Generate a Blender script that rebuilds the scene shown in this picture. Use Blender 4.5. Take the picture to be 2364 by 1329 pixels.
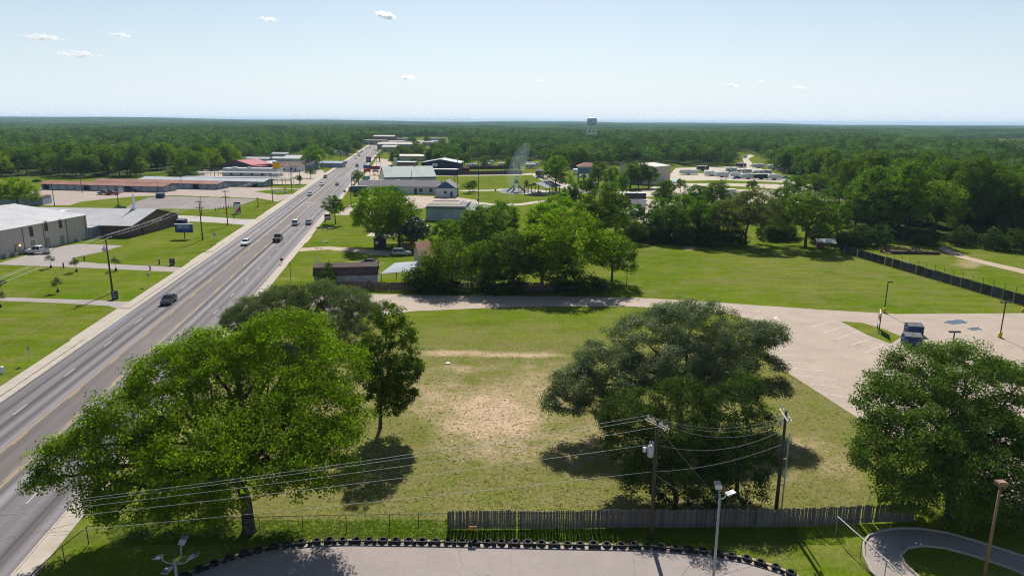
import bpy, bmesh, math, random
import numpy as np
from mathutils import Matrix, Vector
for o in list(bpy.data.objects): bpy.data.objects.remove(o)
sc = bpy.context.scene
COL = sc.collection
R = math.radians
# ------------------------------------------------------------------ camera
CAM_H, F_PX, PITCH, ROLL = 32.0, 1620.0, R(13.35), R(0.37)
PW, PH = 2364.0, 1329.0
cd = bpy.data.cameras.new('camera'); cam = bpy.data.objects.new('camera', cd); COL.objects.link(cam)
cd.sensor_fit = 'HORIZONTAL'; cd.sensor_width = 36.0; cd.lens = 36.0*F_PX/PW
cd.clip_start = 0.5; cd.clip_end = 60000
cam.matrix_world = Matrix.Translation((0, 0, CAM_H)) @ Matrix.Rotation(R(90)-PITCH, 4, 'X') @ Matrix.Rotation(ROLL, 4, 'Z')
sc.camera = cam
# ------------------------------------------------------------------ sky, sun, exposure
SUN_EL, SUN_AZ = R(41.0), R(1.0)          # azimuth from +Y towards +X
w = bpy.data.worlds.new('World'); sc.world = w; w.use_nodes = True
wt = w.node_tree; wt.nodes.clear()
def wn(t, **k):
    n = wt.nodes.new(t)
    for a, v in k.items(): setattr(n, a, v)
    return n
SKY_STRENGTH = 0.058
sky = wn('ShaderNodeTexSky', sky_type='NISHITA', sun_disc=False, sun_elevation=SUN_EL, sun_rotation=SUN_AZ)
sky.air_density = 1.0; sky.dust_density = 0.6; sky.ozone_density = 1.6; sky.altitude = 150
bgn = wn('ShaderNodeBackground'); bgn.inputs[1].default_value = SKY_STRENGTH
out = wn('ShaderNodeOutputWorld')
def cray(px, py):
    u = (px-PW/2)/F_PX; v = -(py-PH/2)/F_PX
    c, s = math.cos(ROLL), math.sin(ROLL)
    u2, v2 = c*u-s*v, s*u+c*v
    return Vector((u2, math.cos(PITCH)+v2*math.sin(PITCH), -math.sin(PITCH)+v2*math.cos(PITCH))).normalized()
# pale summer haze low in the sky, the same all round the horizon
geo = wn('ShaderNodeNewGeometry'); sxyz = wn('ShaderNodeSeparateXYZ'); wt.links.new(geo.outputs['Incoming'], sxyz.inputs[0])
def wm(op, a, b=None):
    n = wn('ShaderNodeMath', operation=op)
    for i, v in enumerate((a, b)):
        if v is None: continue
        if isinstance(v, (int, float)): n.inputs[i].default_value = v
        else: wt.links.new(v, n.inputs[i])
    return n.outputs[0]
hzf = wm('MULTIPLY', wm('EXPONENT', wm('MULTIPLY', wm('ABSOLUTE', sxyz.outputs[2]), -6.5)), 0.92)
veil = wn('ShaderNodeMix', data_type='RGBA'); veil.inputs[7].default_value = (9.0, 10.5, 12.0, 1); wt.links.new(hzf, veil.inputs[0])
wt.links.new(sky.outputs[0], veil.inputs[6]); wt.links.new(veil.outputs[2], bgn.inputs[0]); wt.links.new(bgn.outputs[0], out.inputs[0])
sl = bpy.data.lights.new('sun', 'SUN'); so = bpy.data.objects.new('sun', sl); COL.objects.link(so)
sl.energy = 5.0; sl.angle = R(0.53); sl.color = (1.0, 0.955, 0.88)
sdir = Vector((math.sin(SUN_AZ)*math.cos(SUN_EL), math.cos(SUN_AZ)*math.cos(SUN_EL), math.sin(SUN_EL)))
so.rotation_euler = sdir.to_track_quat('Z', 'Y').to_euler(); so.location = (0, 0, 200)
vs = sc.view_settings; vs.view_transform = 'Standard'; vs.look = 'None'; vs.gamma = 1.0; vs.exposure = 0.6; vs.use_curve_mapping = False
sc.display_settings.display_device = 'sRGB'
sc.cycles.max_bounces = 5; sc.cycles.diffuse_bounces = 3; sc.cycles.glossy_bounces = 2; sc.cycles.transmission_bounces = 3; sc.cycles.volume_bounces = 0; sc.cycles.transparent_max_bounces = 6
sc.cycles.use_denoising = True; sc.cycles.denoiser = 'OPENIMAGEDENOISE'; sc.cycles.denoising_input_passes = 'RGB_ALBEDO_NORMAL'; sc.cycles.denoising_prefilter = 'NONE'; sc.cycles.use_adaptive_sampling = True; sc.cycles.adaptive_threshold = 0.012
sc.cycles.caustics_reflective = False; sc.cycles.caustics_refractive = False
sc.render.film_transparent = False; sc.cycles.pixel_filter_type = 'BLACKMAN_HARRIS'; sc.cycles.filter_width = 1.1
# ------------------------------------------------------------------ pixel of the photo -> point on the ground
def G(px, py, z=0.0):
    d = cray(px, py); t = (z-CAM_H)/d.z
    return Vector((d.x*t, d.y*t, z))
def AT(px, py, Y):
    d = cray(px, py); t = Y/d.y
    return Vector((d.x*t, Y, CAM_H+d.z*t))
def PROJ(x, y, z=0.0):
    c, s = math.cos(PITCH), math.sin(PITCH); zz = z-CAM_H
    dep = y*c-zz*s; up = y*s+zz*c
    u2, v2 = x/dep, up/dep
    c, s = math.cos(ROLL), math.sin(ROLL)
    return (c*u2+s*v2)*F_PX+PW/2, -(-s*u2+c*v2)*F_PX+PH/2
def HGT(b, top):
    lo, hi = 0.0, 90.0
    for _ in range(40):
        m = (lo+hi)/2
        if PROJ(b.x, b.y, m)[1] > top: lo = m
        else: hi = m
    return lo
def PXM(y, z=0):   # photo pixels per metre at ground distance y
    return F_PX/(y*math.cos(PITCH)+(CAM_H-z)*math.sin(PITCH))
RD = Vector((-0.1483, 0.9889, 0)); RN = Vector((0.9889, 0.1483, 0)); RTH = math.atan2(0.1483, 0.9889)
def RP(o, s, z=0.0): v = RD*s+RN*o; v.z = z; return v
# ------------------------------------------------------------------ materials
MATS = {}
def mat(name, col, rough=0.8, metal=0.0, var=0.12, vscale=1.5, col2=None, bump=0.0, spec=0.3, objrand=0.0, stretch=None, emit=None):
    if name in MATS: return MATS[name]
    m = bpy.data.materials.new(name); m.use_nodes = True; t = m.node_tree; b = t.nodes['Principled BSDF']
    b.inputs['Roughness'].default_value = rough; b.inputs['Metallic'].default_value = metal; b.inputs['Specular IOR Level'].default_value = spec
    tc = t.nodes.new('ShaderNodeTexCoord'); nz = t.nodes.new('ShaderNodeTexNoise'); nz.inputs['Scale'].default_value = vscale; nz.inputs['Detail'].default_value = 5; nz.inputs['Roughness'].default_value = .65
    src = tc.outputs['Object']
    if stretch:
        mp = t.nodes.new('ShaderNodeMapping'); mp.inputs['Scale'].default_value = stretch; t.links.new(src, mp.inputs[0]); src = mp.outputs[0]
    t.links.new(src, nz.inputs['Vector'])
    cr = t.nodes.new('ShaderNodeValToRGB'); c2 = col2 or tuple(max(0, c*(1-2.2*var)) for c in col)
    c1 = col if col2 else tuple(c*(1+var) for c in col)
    cr.color_ramp.elements[0].position = 0.33; cr.color_ramp.elements[1].position = 0.66
    cr.color_ramp.elements[0].color = (*c2, 1); cr.color_ramp.elements[1].color = (*c1, 1)
    t.links.new(nz.outputs['Fac'], cr.inputs[0]); last = cr.outputs[0]
    if objrand:
        oi = t.nodes.new('ShaderNodeObjectInfo'); hs = t.nodes.new('ShaderNodeHueSaturation'); mr = t.nodes.new('ShaderNodeMapRange')
        mr.inputs[3].default_value = 1-objrand; mr.inputs[4].default_value = 1+objrand
        t.links.new(oi.outputs['Random'], mr.inputs[0]); t.links.new(mr.outputs[0], hs.inputs['Value']); t.links.new(last, hs.inputs['Color']); last = hs.outputs[0]
    t.links.new(last, b.inputs['Base Color'])
    if bump:
        bp = t.nodes.new('ShaderNodeBump'); bp.inputs['Strength'].default_value = bump; bp.inputs['Distance'].default_value = 0.05
        n2 = t.nodes.new('ShaderNodeTexNoise'); n2.inputs['Scale'].default_value = vscale*6; n2.inputs['Detail'].default_value = 4
        t.links.new(src, n2.inputs['Vector']); t.links.new(n2.outputs['Fac'], bp.inputs['Height']); t.links.new(bp.outputs[0], b.inputs['Normal'])
    if emit:
        b.inputs['Emission Color'].default_value = (*emit[0], 1); b.inputs['Emission Strength'].default_value = emit[1]
    MATS[name] = m; return m
def leafmat(name, ca, cb, trans=0.35, rnd=0.18, gloss=0.0):
    m = bpy.data.materials.new(name); m.use_nodes = True; t = m.node_tree; t.nodes.clear()
    o = t.nodes.new('ShaderNodeOutputMaterial')
    at = t.nodes.new('ShaderNodeAttribute'); at.attribute_name = 'v'
    oi = t.nodes.new('ShaderNodeObjectInfo')
    mx = t.nodes.new('ShaderNodeMix'); mx.data_type = 'RGBA'; mx.inputs[6].default_value = (*ca, 1); mx.inputs[7].default_value = (*cb, 1)
    t.links.new(at.outputs['Fac'], mx.inputs[0])
    hs = t.nodes.new('ShaderNodeHueSaturation')
    mr = t.nodes.new('ShaderNodeMapRange'); mr.inputs[3].default_value = 1-rnd; mr.inputs[4].default_value = 1+rnd
    t.links.new(oi.outputs['Random'], mr.inputs[0]); t.links.new(mr.outputs[0], hs.inputs['Value'])
    m2 = t.nodes.new('ShaderNodeMapRange'); m2.inputs[3].default_value = 0.485; m2.inputs[4].default_value = 0.515
    ml = t.nodes.new('ShaderNodeMath'); ml.operation = 'MULTIPLY'; ml.inputs[1].default_value = 7.31; fr = t.nodes.new('ShaderNodeMath'); fr.operation = 'FRACT'
    t.links.new(oi.outputs['Random'], ml.inputs[0]); t.links.new(ml.outputs[0], fr.inputs[0]); t.links.new(fr.outputs[0], m2.inputs[0]); t.links.new(m2.outputs[0], hs.inputs['Hue'])
    t.links.new(mx.outputs[2], hs.inputs['Color'])
    di = t.nodes.new('ShaderNodeBsdfDiffuse'); tr = t.nodes.new('ShaderNodeBsdfTranslucent')
    t.links.new(hs.outputs[0], di.inputs[0])
    tm = t.nodes.new('ShaderNodeMix'); tm.data_type = 'RGBA'; tm.blend_type = 'MULTIPLY'; tm.inputs[0].default_value = 1; tm.inputs[7].default_value = (1.15, 1.5, 0.5, 1)
    t.links.new(hs.outputs[0], tm.inputs[6]); t.links.new(tm.outputs[2], tr.inputs[0])
    ms = t.nodes.new('ShaderNodeMixShader'); ms.inputs[0].default_value = trans
    t.links.new(di.outputs[0], ms.inputs[1]); t.links.new(tr.outputs[0], ms.inputs[2]); last = ms.outputs[0]
    if gloss:
        gl = t.nodes.new('ShaderNodeBsdfGlossy'); gl.inputs['Roughness'].default_value = 0.38; gl.inputs[0].default_value = (.9, .95, 1, 1)
        m3 = t.nodes.new('ShaderNodeMixShader'); m3.inputs[0].default_value = gloss
        t.links.new(last, m3.inputs[1]); t.links.new(gl.outputs[0], m3.inputs[2]); last = m3.outputs[0]
    t.links.new(last, o.inputs[0]); MATS[name] = m; return m
# ------------------------------------------------------------------ mesh helpers
class MB:
    def __init__(s): s.v = []; s.f = []
    def poly(s, pts):
        n = len(s.v); s.v += [tuple(p) for p in pts]; s.f.append(tuple(range(n, n+len(pts)))); return s
    def box(s, x0, x1, y0, y1, z0, z1):
        n = len(s.v); s.v += [(x0,y0,z0),(x1,y0,z0),(x1,y1,z0),(x0,y1,z0),(x0,y0,z1),(x1,y0,z1),(x1,y1,z1),(x0,y1,z1)]
        s.f += [(n+3,n+2,n+1,n),(n+4,n+5,n+6,n+7),(n,n+1,n+5,n+4),(n+1,n+2,n+6,n+5),(n+2,n+3,n+7,n+6),(n+3,n,n+4,n+7)]; return s
    def cyl(s, p, q, r0, r1=None, n=8, cap=True):
        r1 = r0 if r1 is None else r1; p = Vector(p); q = Vector(q); d = (q-p)
        if d.length < 1e-6: return s
        d.normalize(); a = Vector((0,0,1)) if abs(d.z) < .9 else Vector((1,0,0)); u = d.cross(a).normalized(); w_ = d.cross(u)
        b = len(s.v)
        for c, r in ((p, r0), (q, r1)):
            for i in range(n):
                t = 2*math.pi*i/n; s.v.append(tuple(c+u*(r*math.cos(t))+w_*(r*math.sin(t))))
        for i in range(n): j = (i+1) % n; s.f.append((b+i, b+j, b+n+j, b+n+i))
        if cap: s.f += [tuple(b+i for i in reversed(range(n))), tuple(b+n+i for i in range(n))]
        return s
    def tube(s, pts, r, n=6):
        pts = [Vector(p) for p in pts]; k = len(pts); rr = r if isinstance(r, (list, tuple)) else [r]*k; b = len(s.v); pu = None
        for i, p in enumerate(pts):
            d = (pts[min(i+1, k-1)]-pts[max(i-1, 0)]).normalized()
            if pu is None: a = Vector((0,0,1)) if abs(d.z) < .9 else Vector((1,0,0)); u = d.cross(a).normalized()
            else: u = (pu-d*pu.dot(d)).normalized()
            pu = u; w_ = d.cross(u)
            for j in range(n): t = 2*math.pi*j/n; s.v.append(tuple(p+u*(rr[i]*math.cos(t))+w_*(rr[i]*math.sin(t))))
        for i in range(k-1):
            for j in range(n): m = (j+1) % n; s.f.append((b+i*n+j, b+i*n+m, b+(i+1)*n+m, b+(i+1)*n+j))
        s.f += [tuple(b+j for j in reversed(range(n))), tuple(b+(k-1)*n+j for j in range(n))]; return s
    def lathe(s, prof, n=16, cx=0, cy=0):
        b = len(s.v); k = len(prof)
        for (r, z) in prof:
            for j in range(n): t = 2*math.pi*j/n; s.v.append((cx+r*math.cos(t), cy+r*math.sin(t), z))
        for i in range(k-1):
            for j in range(n): m = (j+1) % n; s.f.append((b+i*n+j, b+i*n+m, b+(i+1)*n+m, b+(i+1)*n+j))
        s.f += [tuple(b+j for j in reversed(range(n))), tuple(b+(k-1)*n+j for j in range(n))]; return s
    def prism(s, poly, z0, z1):
        n = len(poly); b = len(s.v); s.v += [(p[0], p[1], z0) for p in poly]+[(p[0], p[1], z1) for p in poly]
        s.f.append(tuple(b+i for i in reversed(range(n)))); s.f.append(tuple(b+n+i for i in range(n)))
        for i in range(n): j = (i+1) % n; s.f.append((b+i, b+j, b+n+j, b+n+i))
        return s
    def loft(s, rings, cap=True):
        b = len(s.v); n = len(rings[0])
        for r in rings: s.v += [tuple(p) for p in r]
        for i in range(len(rings)-1):
            for j in range(n): m = (j+1) % n; s.f.append((b+i*n+j, b+i*n+m, b+(i+1)*n+m, b+(i+1)*n+j))
        if cap: s.f += [tuple(b+j for j in reversed(range(n))), tuple(b+(len(rings)-1)*n+j for j in range(n))]
        return s
    def mesh(s, name, m, smooth=False, fix=True):
        me = bpy.data.meshes.new(name); me.from_pydata(s.v, [], s.f)
        if fix and len(s.f) < 20000:
            bm = bmesh.new(); bm.from_mesh(me); bmesh.ops.recalc_face_normals(bm, faces=bm.faces); bm.to_mesh(me); bm.free()
        if m: me.materials.append(m)
        if smooth:
            for p in me.polygons: p.use_smooth = True
        me.update(); return me
    def build(s, name, m, parent=None, smooth=False, label=None, fix=True):
        o = bpy.data.objects.new(name, s.mesh(name, m, smooth, fix)); COL.objects.link(o)
        if parent: o.parent = parent
        if label: o['label'] = label
        return o
def tag(o, label=None, cat=None, group=None, kind=None):
    if label: o['label'] = label
    if cat: o['category'] = cat
    if group: o['group'] = group
    if kind: o['kind'] = kind
    return o
def thing(name, label, cat, loc=(0,0,0), rz=0.0, group=None, scale=None):
    o = bpy.data.objects.new(name, None); COL.objects.link(o); o.empty_display_size = .3
    o.location = loc; o.rotation_euler = (0, 0, rz)
    if scale: o.scale = (scale,)*3 if isinstance(scale, (int, float)) else scale
    return tag(o, label, cat, group)
def share(name, me, parent, loc=(0,0,0), rot=None, scale=None):
    o = bpy.data.objects.new(name, me); COL.objects.link(o); o.parent = parent; o.location = loc
    if rot: o.rotation_euler = rot
    if scale: o.scale = scale
    return o
def copy_tree(o, parent=None):
    c = o.copy(); COL.objects.link(c); c.parent = parent
    for ch in o.children: copy_tree(ch, c)
    return c
def text(s, size, m, parent, loc, rot, name='lettering', align='CENTER', ext=0.01):
    c = bpy.data.curves.new(name, 'FONT'); c.body = s; c.size = size; c.align_x = align; c.align_y = 'CENTER'; c.extrude = ext; c.resolution_u = 2
    c.materials.append(m); f_ = bpy.data.objects.new(name, c); me = bpy.data.meshes.new_from_object(f_); bpy.data.objects.remove(f_); me.materials.clear(); me.materials.append(m); o = bpy.data.objects.new(name, me); COL.objects.link(o); o['kind'] = 'stuff'; o.parent = parent; o.location = loc; o.rotation_euler = rot; return o
def np_mesh(name, V, Q, m, attr=None):
    me = bpy.data.meshes.new(name); n, k = len(V), len(Q); c = Q.shape[1]
    me.vertices.add(n); me.vertices.foreach_set('co', np.ascontiguousarray(V, np.float32).ravel())
    me.loops.add(k*c); me.loops.foreach_set('vertex_index', np.ascontiguousarray(Q, np.int32).ravel())
    me.polygons.add(k); me.polygons.foreach_set('loop_start', np.arange(0, k*c, c, dtype=np.int32))
    if attr is not None:
        a = me.attributes.new('v', 'FLOAT', 'FACE'); a.data.foreach_set('value', np.ascontiguousarray(attr, np.float32))
    if m: me.materials.append(m)
    me.update(calc_edges=True); return me
def sheet(name, pts, z, m, kind='structure', parent=None, hole=None):
    """flat polygon on the ground, triangulated"""
    bm = bmesh.new(); vs_ = [bm.verts.new((p[0], p[1], z)) for p in pts]; f = bm.faces.new(vs_)
    if f.normal.z < 0: f.normal_flip()
    bm.normal_update()
    if f.normal.z < 0: f.normal_flip()
    bmesh.ops.triangulate(bm, faces=bm.faces[:])
    me = bpy.data.meshes.new(name); bm.to_mesh(me); bm.free(); me.materials.append(m)
    o = bpy.data.objects.new(name, me); COL.objects.link(o)
    if kind: o['kind'] = kind
    if parent: o.parent = parent
    return o
def gp(*pts): return [G(a, b) for a, b in pts]
# ------------------------------------------------------------------ where the woods stand (lower edge of the woods in the photo)
EDGE = [(-3000, 470), (-600, 425), (0, 409), (60, 408), (200, 412), (333, 408), (345, 393), (408, 393), (416, 412), (440, 415), (470, 408), (482, 395), (535, 391), (546, 376), (600, 368), (640, 362), (700, 357), (770, 350), (800, 344), (850, 333), (862, 322), (1000, 318), (1040, 330), (1050, 366), (1100, 371), (1160, 373), (1240, 376), (1262, 388), (1300, 392), (1330, 388), (1440, 383), (1560, 379), (1600, 383), (1690, 385), (1700, 362), (1745, 352), (1775, 372), (1800, 398), (1850, 412), (1880, 425), (1950, 450), (1950, 500), (1965, 552), (2070, 557), (2180, 553), (2260, 560), (2364, 576), (2800, 640), (5000, 900)]
EX = np.array([e[0] for e in EDGE], float); EY = np.array([e[1] for e in EDGE], float)
def vproj(x, y, z=0.0):
    c, s = math.cos(PITCH), math.sin(PITCH); zz = z-CAM_H
    dep = np.maximum(y*c-zz*s, 0.5); up = y*s+zz*c
    u2, v2 = x/dep, up/dep; c, s = math.cos(ROLL), math.sin(ROLL)
    return (c*u2+s*v2)*F_PX+PW/2, -(-s*u2+c*v2)*F_PX+PH/2
def in_poly(px, py, poly):
    r = np.zeros(np.shape(px), bool); n = len(poly)
    for i in range(n):
        x1, y1 = poly[i]; x2, y2 = poly[(i+1) % n]
        if y1 == y2: continue
        c = ((y1 > py) != (y2 > py)) & (px < (x2-x1)*(py-y1)/(y2-y1)+x1); r ^= c
    return r
CLEAR = [[(2030, 331), (2080, 322), (2140, 317), (2364, 317.5), (2600, 319), (2600, 350), (2364, 345), (2250, 342), (2130, 336)], [(690, 345), (712, 345), (700, 362), (650, 368)],
         [(862, 352), (855, 324), (900, 318), (1040, 316), (1045, 322), (1020, 350)], [(1690, 352), (1740, 348), (1735, 385), (1690, 388)],
         [(1925, 395), (1960, 395), (1960, 420), (1925, 420)], [(330, 409), (345, 392), (408, 392), (416, 412)], [(1060, 380), (1250, 380), (1250, 362), (1230, 358), (1225, 372), (1060, 372)]]
def wooded(x, y):
    px, py = vproj(x, y); w_ = (py < np.interp(px, EX, EY)) & (y > 60)
    for c in CLEAR: w_ &= ~in_poly(px, py, c)
    o = x*RN.x+y*RN.y; s = x*RD.x+y*RD.y
    w_ &= ~((o > -56) & (o < -20) & (s < 1010))
    return w_
# ------------------------------------------------------------------ ground
def lines(lo, hi, step, far_lo, far_hi):
    a = list(np.arange(lo, hi+.01, step)); s = step; x = a[-1]
    while x < far_hi: s *= 1.16; x += s; a.append(x)
    s = step; x = a[0]; b = []
    while x > far_lo: s *= 1.3 if far_lo > -1000 else 1.16; x -= s; b.append(x)
    return np.array(b[::-1]+a)
gx = lines(-140, 150, 1.3, -16000, 16000); gy = lines(38, 235, 1.3, -120, 15000)
XX, YY = np.meshgrid(gx, gy); xs, ys = XX.ravel(), YY.ravel()
def relief(x, y):
    d = np.hypot(x, y); t = np.clip((d-4200)/5500, 0, 1); az = np.arctan2(x, y)
    h = t*t*(3-2*t)*(15+19*np.clip(-az*1.3, -0.35, 1)+6*np.sin(az*9)+4*np.sin(az*23+1))
    m = np.clip((d-900)/1500, 0, 1)*(3.0*np.sin(x/410.0+y/730.0)+2.2*np.sin(x/190.0-y/510.0+2))
    return h+m
zs = relief(xs, ys)
px, py = vproj(xs, ys)
def blob(cx, cy, rx, ry, a): return a*np.exp(-np.clip(((px-cx)/rx)**2+((py-cy)/ry)**2, 0, 40)**1.4)
dirt = np.zeros_like(xs)
for b in [(1140, 965, 150, 85, .95), (1010, 925, 110, 70, .62), (1140, 1040, 190, 40, .55), (1050, 814, 120, 8, .9), (1200, 819, 130, 7, .95), (1075, 850, 90, 12, .6), (960, 900, 90, 60, .45), (1240, 900, 110, 80, .6), (1350, 1020, 150, 90, .5), (1120, 890, 160, 30, .4),
          (1850, 1035, 75, 40, .6), (1920, 1070, 70, 45, .5), (1975, 1100, 40, 50, .45), (1592, 573, 16, 6, 1.0), (2240, 608, 50, 14, .6), (1910, 560, 40, 9, .8), (830, 610, 50, 9, .85), (790, 577, 40, 4, .7), (900, 860, 60, 60, .55), (850, 900, 50, 50, .5),
          (300, 700, 40, 6, .6), (1265, 1150, 25, 12, .5), (520, 505, 30, 3, .5), (1640, 1160, 200, 14, .55), (1720, 1090, 160, 40, .5), (2350, 1290, 60, 30, .6), (660, 640, 40, 6, .4)]:
    dirt = np.maximum(dirt, blob(*b))
dry = np.where(py > 810, .80, .12); dry = np.where((py > 720) & (py <= 810), .12+.68*(py-720)/90, dry)
dry = np.where((px < 420) | (px > 2020), np.minimum(dry, .22), dry)
dry = np.maximum(dry, blob(1900, 640, 380, 60, .42)); dry = np.maximum(dry, blob(2100, 600, 300, 30, .3)); dry = np.where(py > 1205, .1, dry)
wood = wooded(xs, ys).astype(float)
dry = np.where((ys > 900) & (wood < .5), .35, dry)
ny, nx = XX.shape; idx = np.arange(ny*nx).reshape(ny, nx)
Q = np.stack([idx[:-1, :-1], idx[:-1, 1:], idx[1:, 1:], idx[1:, :-1]], -1).reshape(-1, 4)
gm = bpy.data.materials.new('grass_ground'); gm.use_nodes = True; t = gm.node_tree; b = t.nodes['Principled BSDF']; b.inputs['Roughness'].default_value = 1; b.inputs['Specular IOR Level'].default_value = 0
def N(t, typ, **k):
    n = t.nodes.new(typ)
    for a, v in k.items(): setattr(n, a, v)
    return n
def noise(t, src, scale, detail=5, rough=.6, stretch=None):
    if stretch:
        mp = N(t, 'ShaderNodeMapping'); mp.inputs['Scale'].default_value = stretch; t.links.new(src, mp.inputs[0]); src = mp.outputs[0]
    n = N(t, 'ShaderNodeTexNoise'); n.inputs['Scale'].default_value = scale; n.inputs['Detail'].default_value = detail; n.inputs['Roughness'].default_value = rough; t.links.new(src, n.inputs['Vector']); return n.outputs['Fac']
def rng(t, f, a, b_, c=0., d=1.):
    n = N(t, 'ShaderNodeMapRange'); n.inputs[1].default_value = a; n.inputs[2].default_value = b_; n.inputs[3].default_value = c; n.inputs[4].default_value = d; t.links.new(f, n.inputs[0]); return n.outputs[0]
def mix(t, f, a, b_, mode='MIX'):
    n = N(t, 'ShaderNodeMix', data_type='RGBA', blend_type=mode)
    for i, v in ((0, f), (6, a), (7, b_)):
        if isinstance(v, (int, float)): n.inputs[i].default_value = v
        elif isinstance(v, tuple): n.inputs[i].default_value = (*v, 1)
        else: t.links.new(v, n.inputs[i])
    return n.outputs[2]
def mathn(t, op, a, b_=None):
    n = N(t, 'ShaderNodeMath', operation=op)
    for i, v in enumerate((a, b_)):
        if v is None: continue
        if isinstance(v, (int, float)): n.inputs[i].default_value = v
        else: t.links.new(v, n.inputs[i])
    return n.outputs[0]
gg = N(t, 'ShaderNodeNewGeometry').outputs['Position']
def attr(t, nm): n = N(t, 'ShaderNodeAttribute'); n.attribute_name = nm; return n.outputs['Fac']
big = noise(t, gg, .045, 4); mid = noise(t, gg, .35, 5, .7); fine = noise(t, gg, 3.2, 4, .75, (1, .55, 1)); mow = noise(t, gg, .5, 2, .5, (.12, 1.0, 1))
LUSH1, LUSH2, DRYC, DIRT1, DIRT2 = (.100, .170, .004), (.164, .205, .012), (.205, .182, .070), (.455, .335, .225), (.375, .272, .180)
c = mix(t, rng(t, big, .36, .66), LUSH1, LUSH2)
c = mix(t, rng(t, mow, .38, .62, 0, .55), c, (.080, .112, .008)); c = mix(t, rng(t, noise(t, gg, .13, 5, .7), .45, .7, 0, .7), c, (.215, .198, .070))
dm = rng(t, mathn(t, 'ADD', attr(t, 'dry'), mathn(t, 'MULTIPLY', mathn(t, 'SUBTRACT', mid, .5), 2.1)), .15, 1.0)
c = mix(t, dm, c, DRYC)
c = mix(t, rng(t, fine, .36, .62, .0, .75), c, mix(t, .6, c, (.03, .045, .008)))
dt = mathn(t, 'ADD', attr(t, 'dirt'), mathn(t, 'ADD', mathn(t, 'MULTIPLY', mathn(t, 'SUBTRACT', mid, .5), .75), mathn(t, 'MULTIPLY', mathn(t, 'SUBTRACT', fine, .5), 1.5)))
c = mix(t, rng(t, dt, .30, .92), c, mix(t, rng(t, mid, .35, .65), DIRT2, DIRT1))
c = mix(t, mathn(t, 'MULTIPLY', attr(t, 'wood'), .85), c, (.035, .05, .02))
t.links.new(c, b.inputs['Base Color'])
bp = N(t, 'ShaderNodeBump'); bp.inputs['Strength'].default_value = .55; bp.inputs['Distance'].default_value = .12; t.links.new(fine, bp.inputs['Height']); t.links.new(bp.outputs[0], b.inputs['Normal'])
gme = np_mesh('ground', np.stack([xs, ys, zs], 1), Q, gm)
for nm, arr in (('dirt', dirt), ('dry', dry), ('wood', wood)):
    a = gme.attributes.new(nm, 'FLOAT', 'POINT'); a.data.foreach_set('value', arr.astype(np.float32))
ground = bpy.data.objects.new('ground', gme); COL.objects.link(ground); tag(ground, kind='structure', label='grassy ground with bare sandy patches')
MATS['grass_ground'] = gm
# ------------------------------------------------------------------ paved-surface material
def pavemat(name, c1, c2, crack=0.0, sc_=.25, stain=None, joints=None):
    m = bpy.data.materials.new(name); m.use_nodes = True; t = m.node_tree; b = t.nodes['Principled BSDF']; b.inputs['Roughness'].default_value = .9; b.inputs['Specular IOR Level'].default_value = .2
    g_ = N(t, 'ShaderNodeNewGeometry').outputs['Position']
    c = mix(t, rng(t, noise(t, g_, sc_, 6, .65), .34, .66), c1, c2)
    c = mix(t, rng(t, noise(t, g_, 1.7, 5, .7), .4, .7, 0, .3), c, tuple(x*.7 for x in c2))
    c = mix(t, rng(t, noise(t, g_, 14, 3, .6), .35, .7, 0, .25), c, tuple(x*.6 for x in c2))
    if stain: c = mix(t, rng(t, noise(t, g_, .11, 4, .6, (1, 2.2, 1)), .55, .75, 0, .6), c, stain)
    if joints:
        bk = N(t, 'ShaderNodeTexBrick'); bk.offset = 0; bk.inputs['Scale'].default_value = 1; bk.inputs['Mortar Size'].default_value = .012; bk.inputs['Mortar Smooth'].default_value = .6; bk.inputs['Brick Width'].default_value = joints[0]; bk.inputs['Row Height'].default_value = joints[1]
        t.links.new(g_, bk.inputs['Vector']); c = mix(t, mathn(t, 'MULTIPLY', bk.outputs['Fac'], .45), c, tuple(x*.35 for x in c2))
    if crack:
        vo = N(t, 'ShaderNodeTexVoronoi', feature='DISTANCE_TO_EDGE'); vo.inputs['Scale'].default_value = crack
        wv = N(t, 'ShaderNodeVectorMath', operation='ADD'); n2 = N(t, 'ShaderNodeTexNoise'); n2.inputs['Scale'].default_value = .9; n2.inputs['Detail'].default_value = 4; t.links.new(g_, n2.inputs['Vector'])
        t.links.new(g_, wv.inputs[0]); t.links.new(n2.outputs['Color'], wv.inputs[1]); t.links.new(wv.outputs[0], vo.inputs['Vector'])
        c = mix(t, rng(t, vo.outputs['Distance'], .0, .005, .38, 0), c, tuple(x*.3 for x in c2))
    t.links.new(c, b.inputs['Base Color'])
    bp = N(t, 'ShaderNodeBump'); bp.inputs['Strength'].default_value = .2; bp.inputs['Distance'].default_value = .02; t.links.new(noise(t, g_, 9, 4), bp.inputs['Height']); t.links.new(bp.outputs[0], b.inputs['Normal'])
    MATS[name] = m; return m
CONC = pavemat('concrete', (.405, .328, .262), (.34, .274, .218), crack=.07, stain=(.26, .20, .15), joints=(4.6, 4.6))
TRACKC = pavemat('track_concrete', (.318, .270, .248), (.275, .232, .214), crack=.09, joints=(6.1, 40))
KERB = pavemat('kerb_concrete', (.44, .39, .33), (.36, .31, .26), sc_=.6)
SANDY = pavemat('sandy_concrete', (.46, .40, .335), (.36, .31, .255), sc_=.5, stain=(.30, .25, .2))
LOTG = pavemat('gravel', (.36, .285, .245), (.30, .235, .20), sc_=.12, stain=(.25, .205, .185))
OLDASPH = pavemat('old_asphalt', (.235, .20, .185), (.18, .152, .145), sc_=.15, stain=(.30, .26, .235))
DRIVEC = pavemat('drive_asphalt', (.335, .29, .27), (.27, .235, .22), sc_=.2, stain=(.22, .195, .18))
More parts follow.
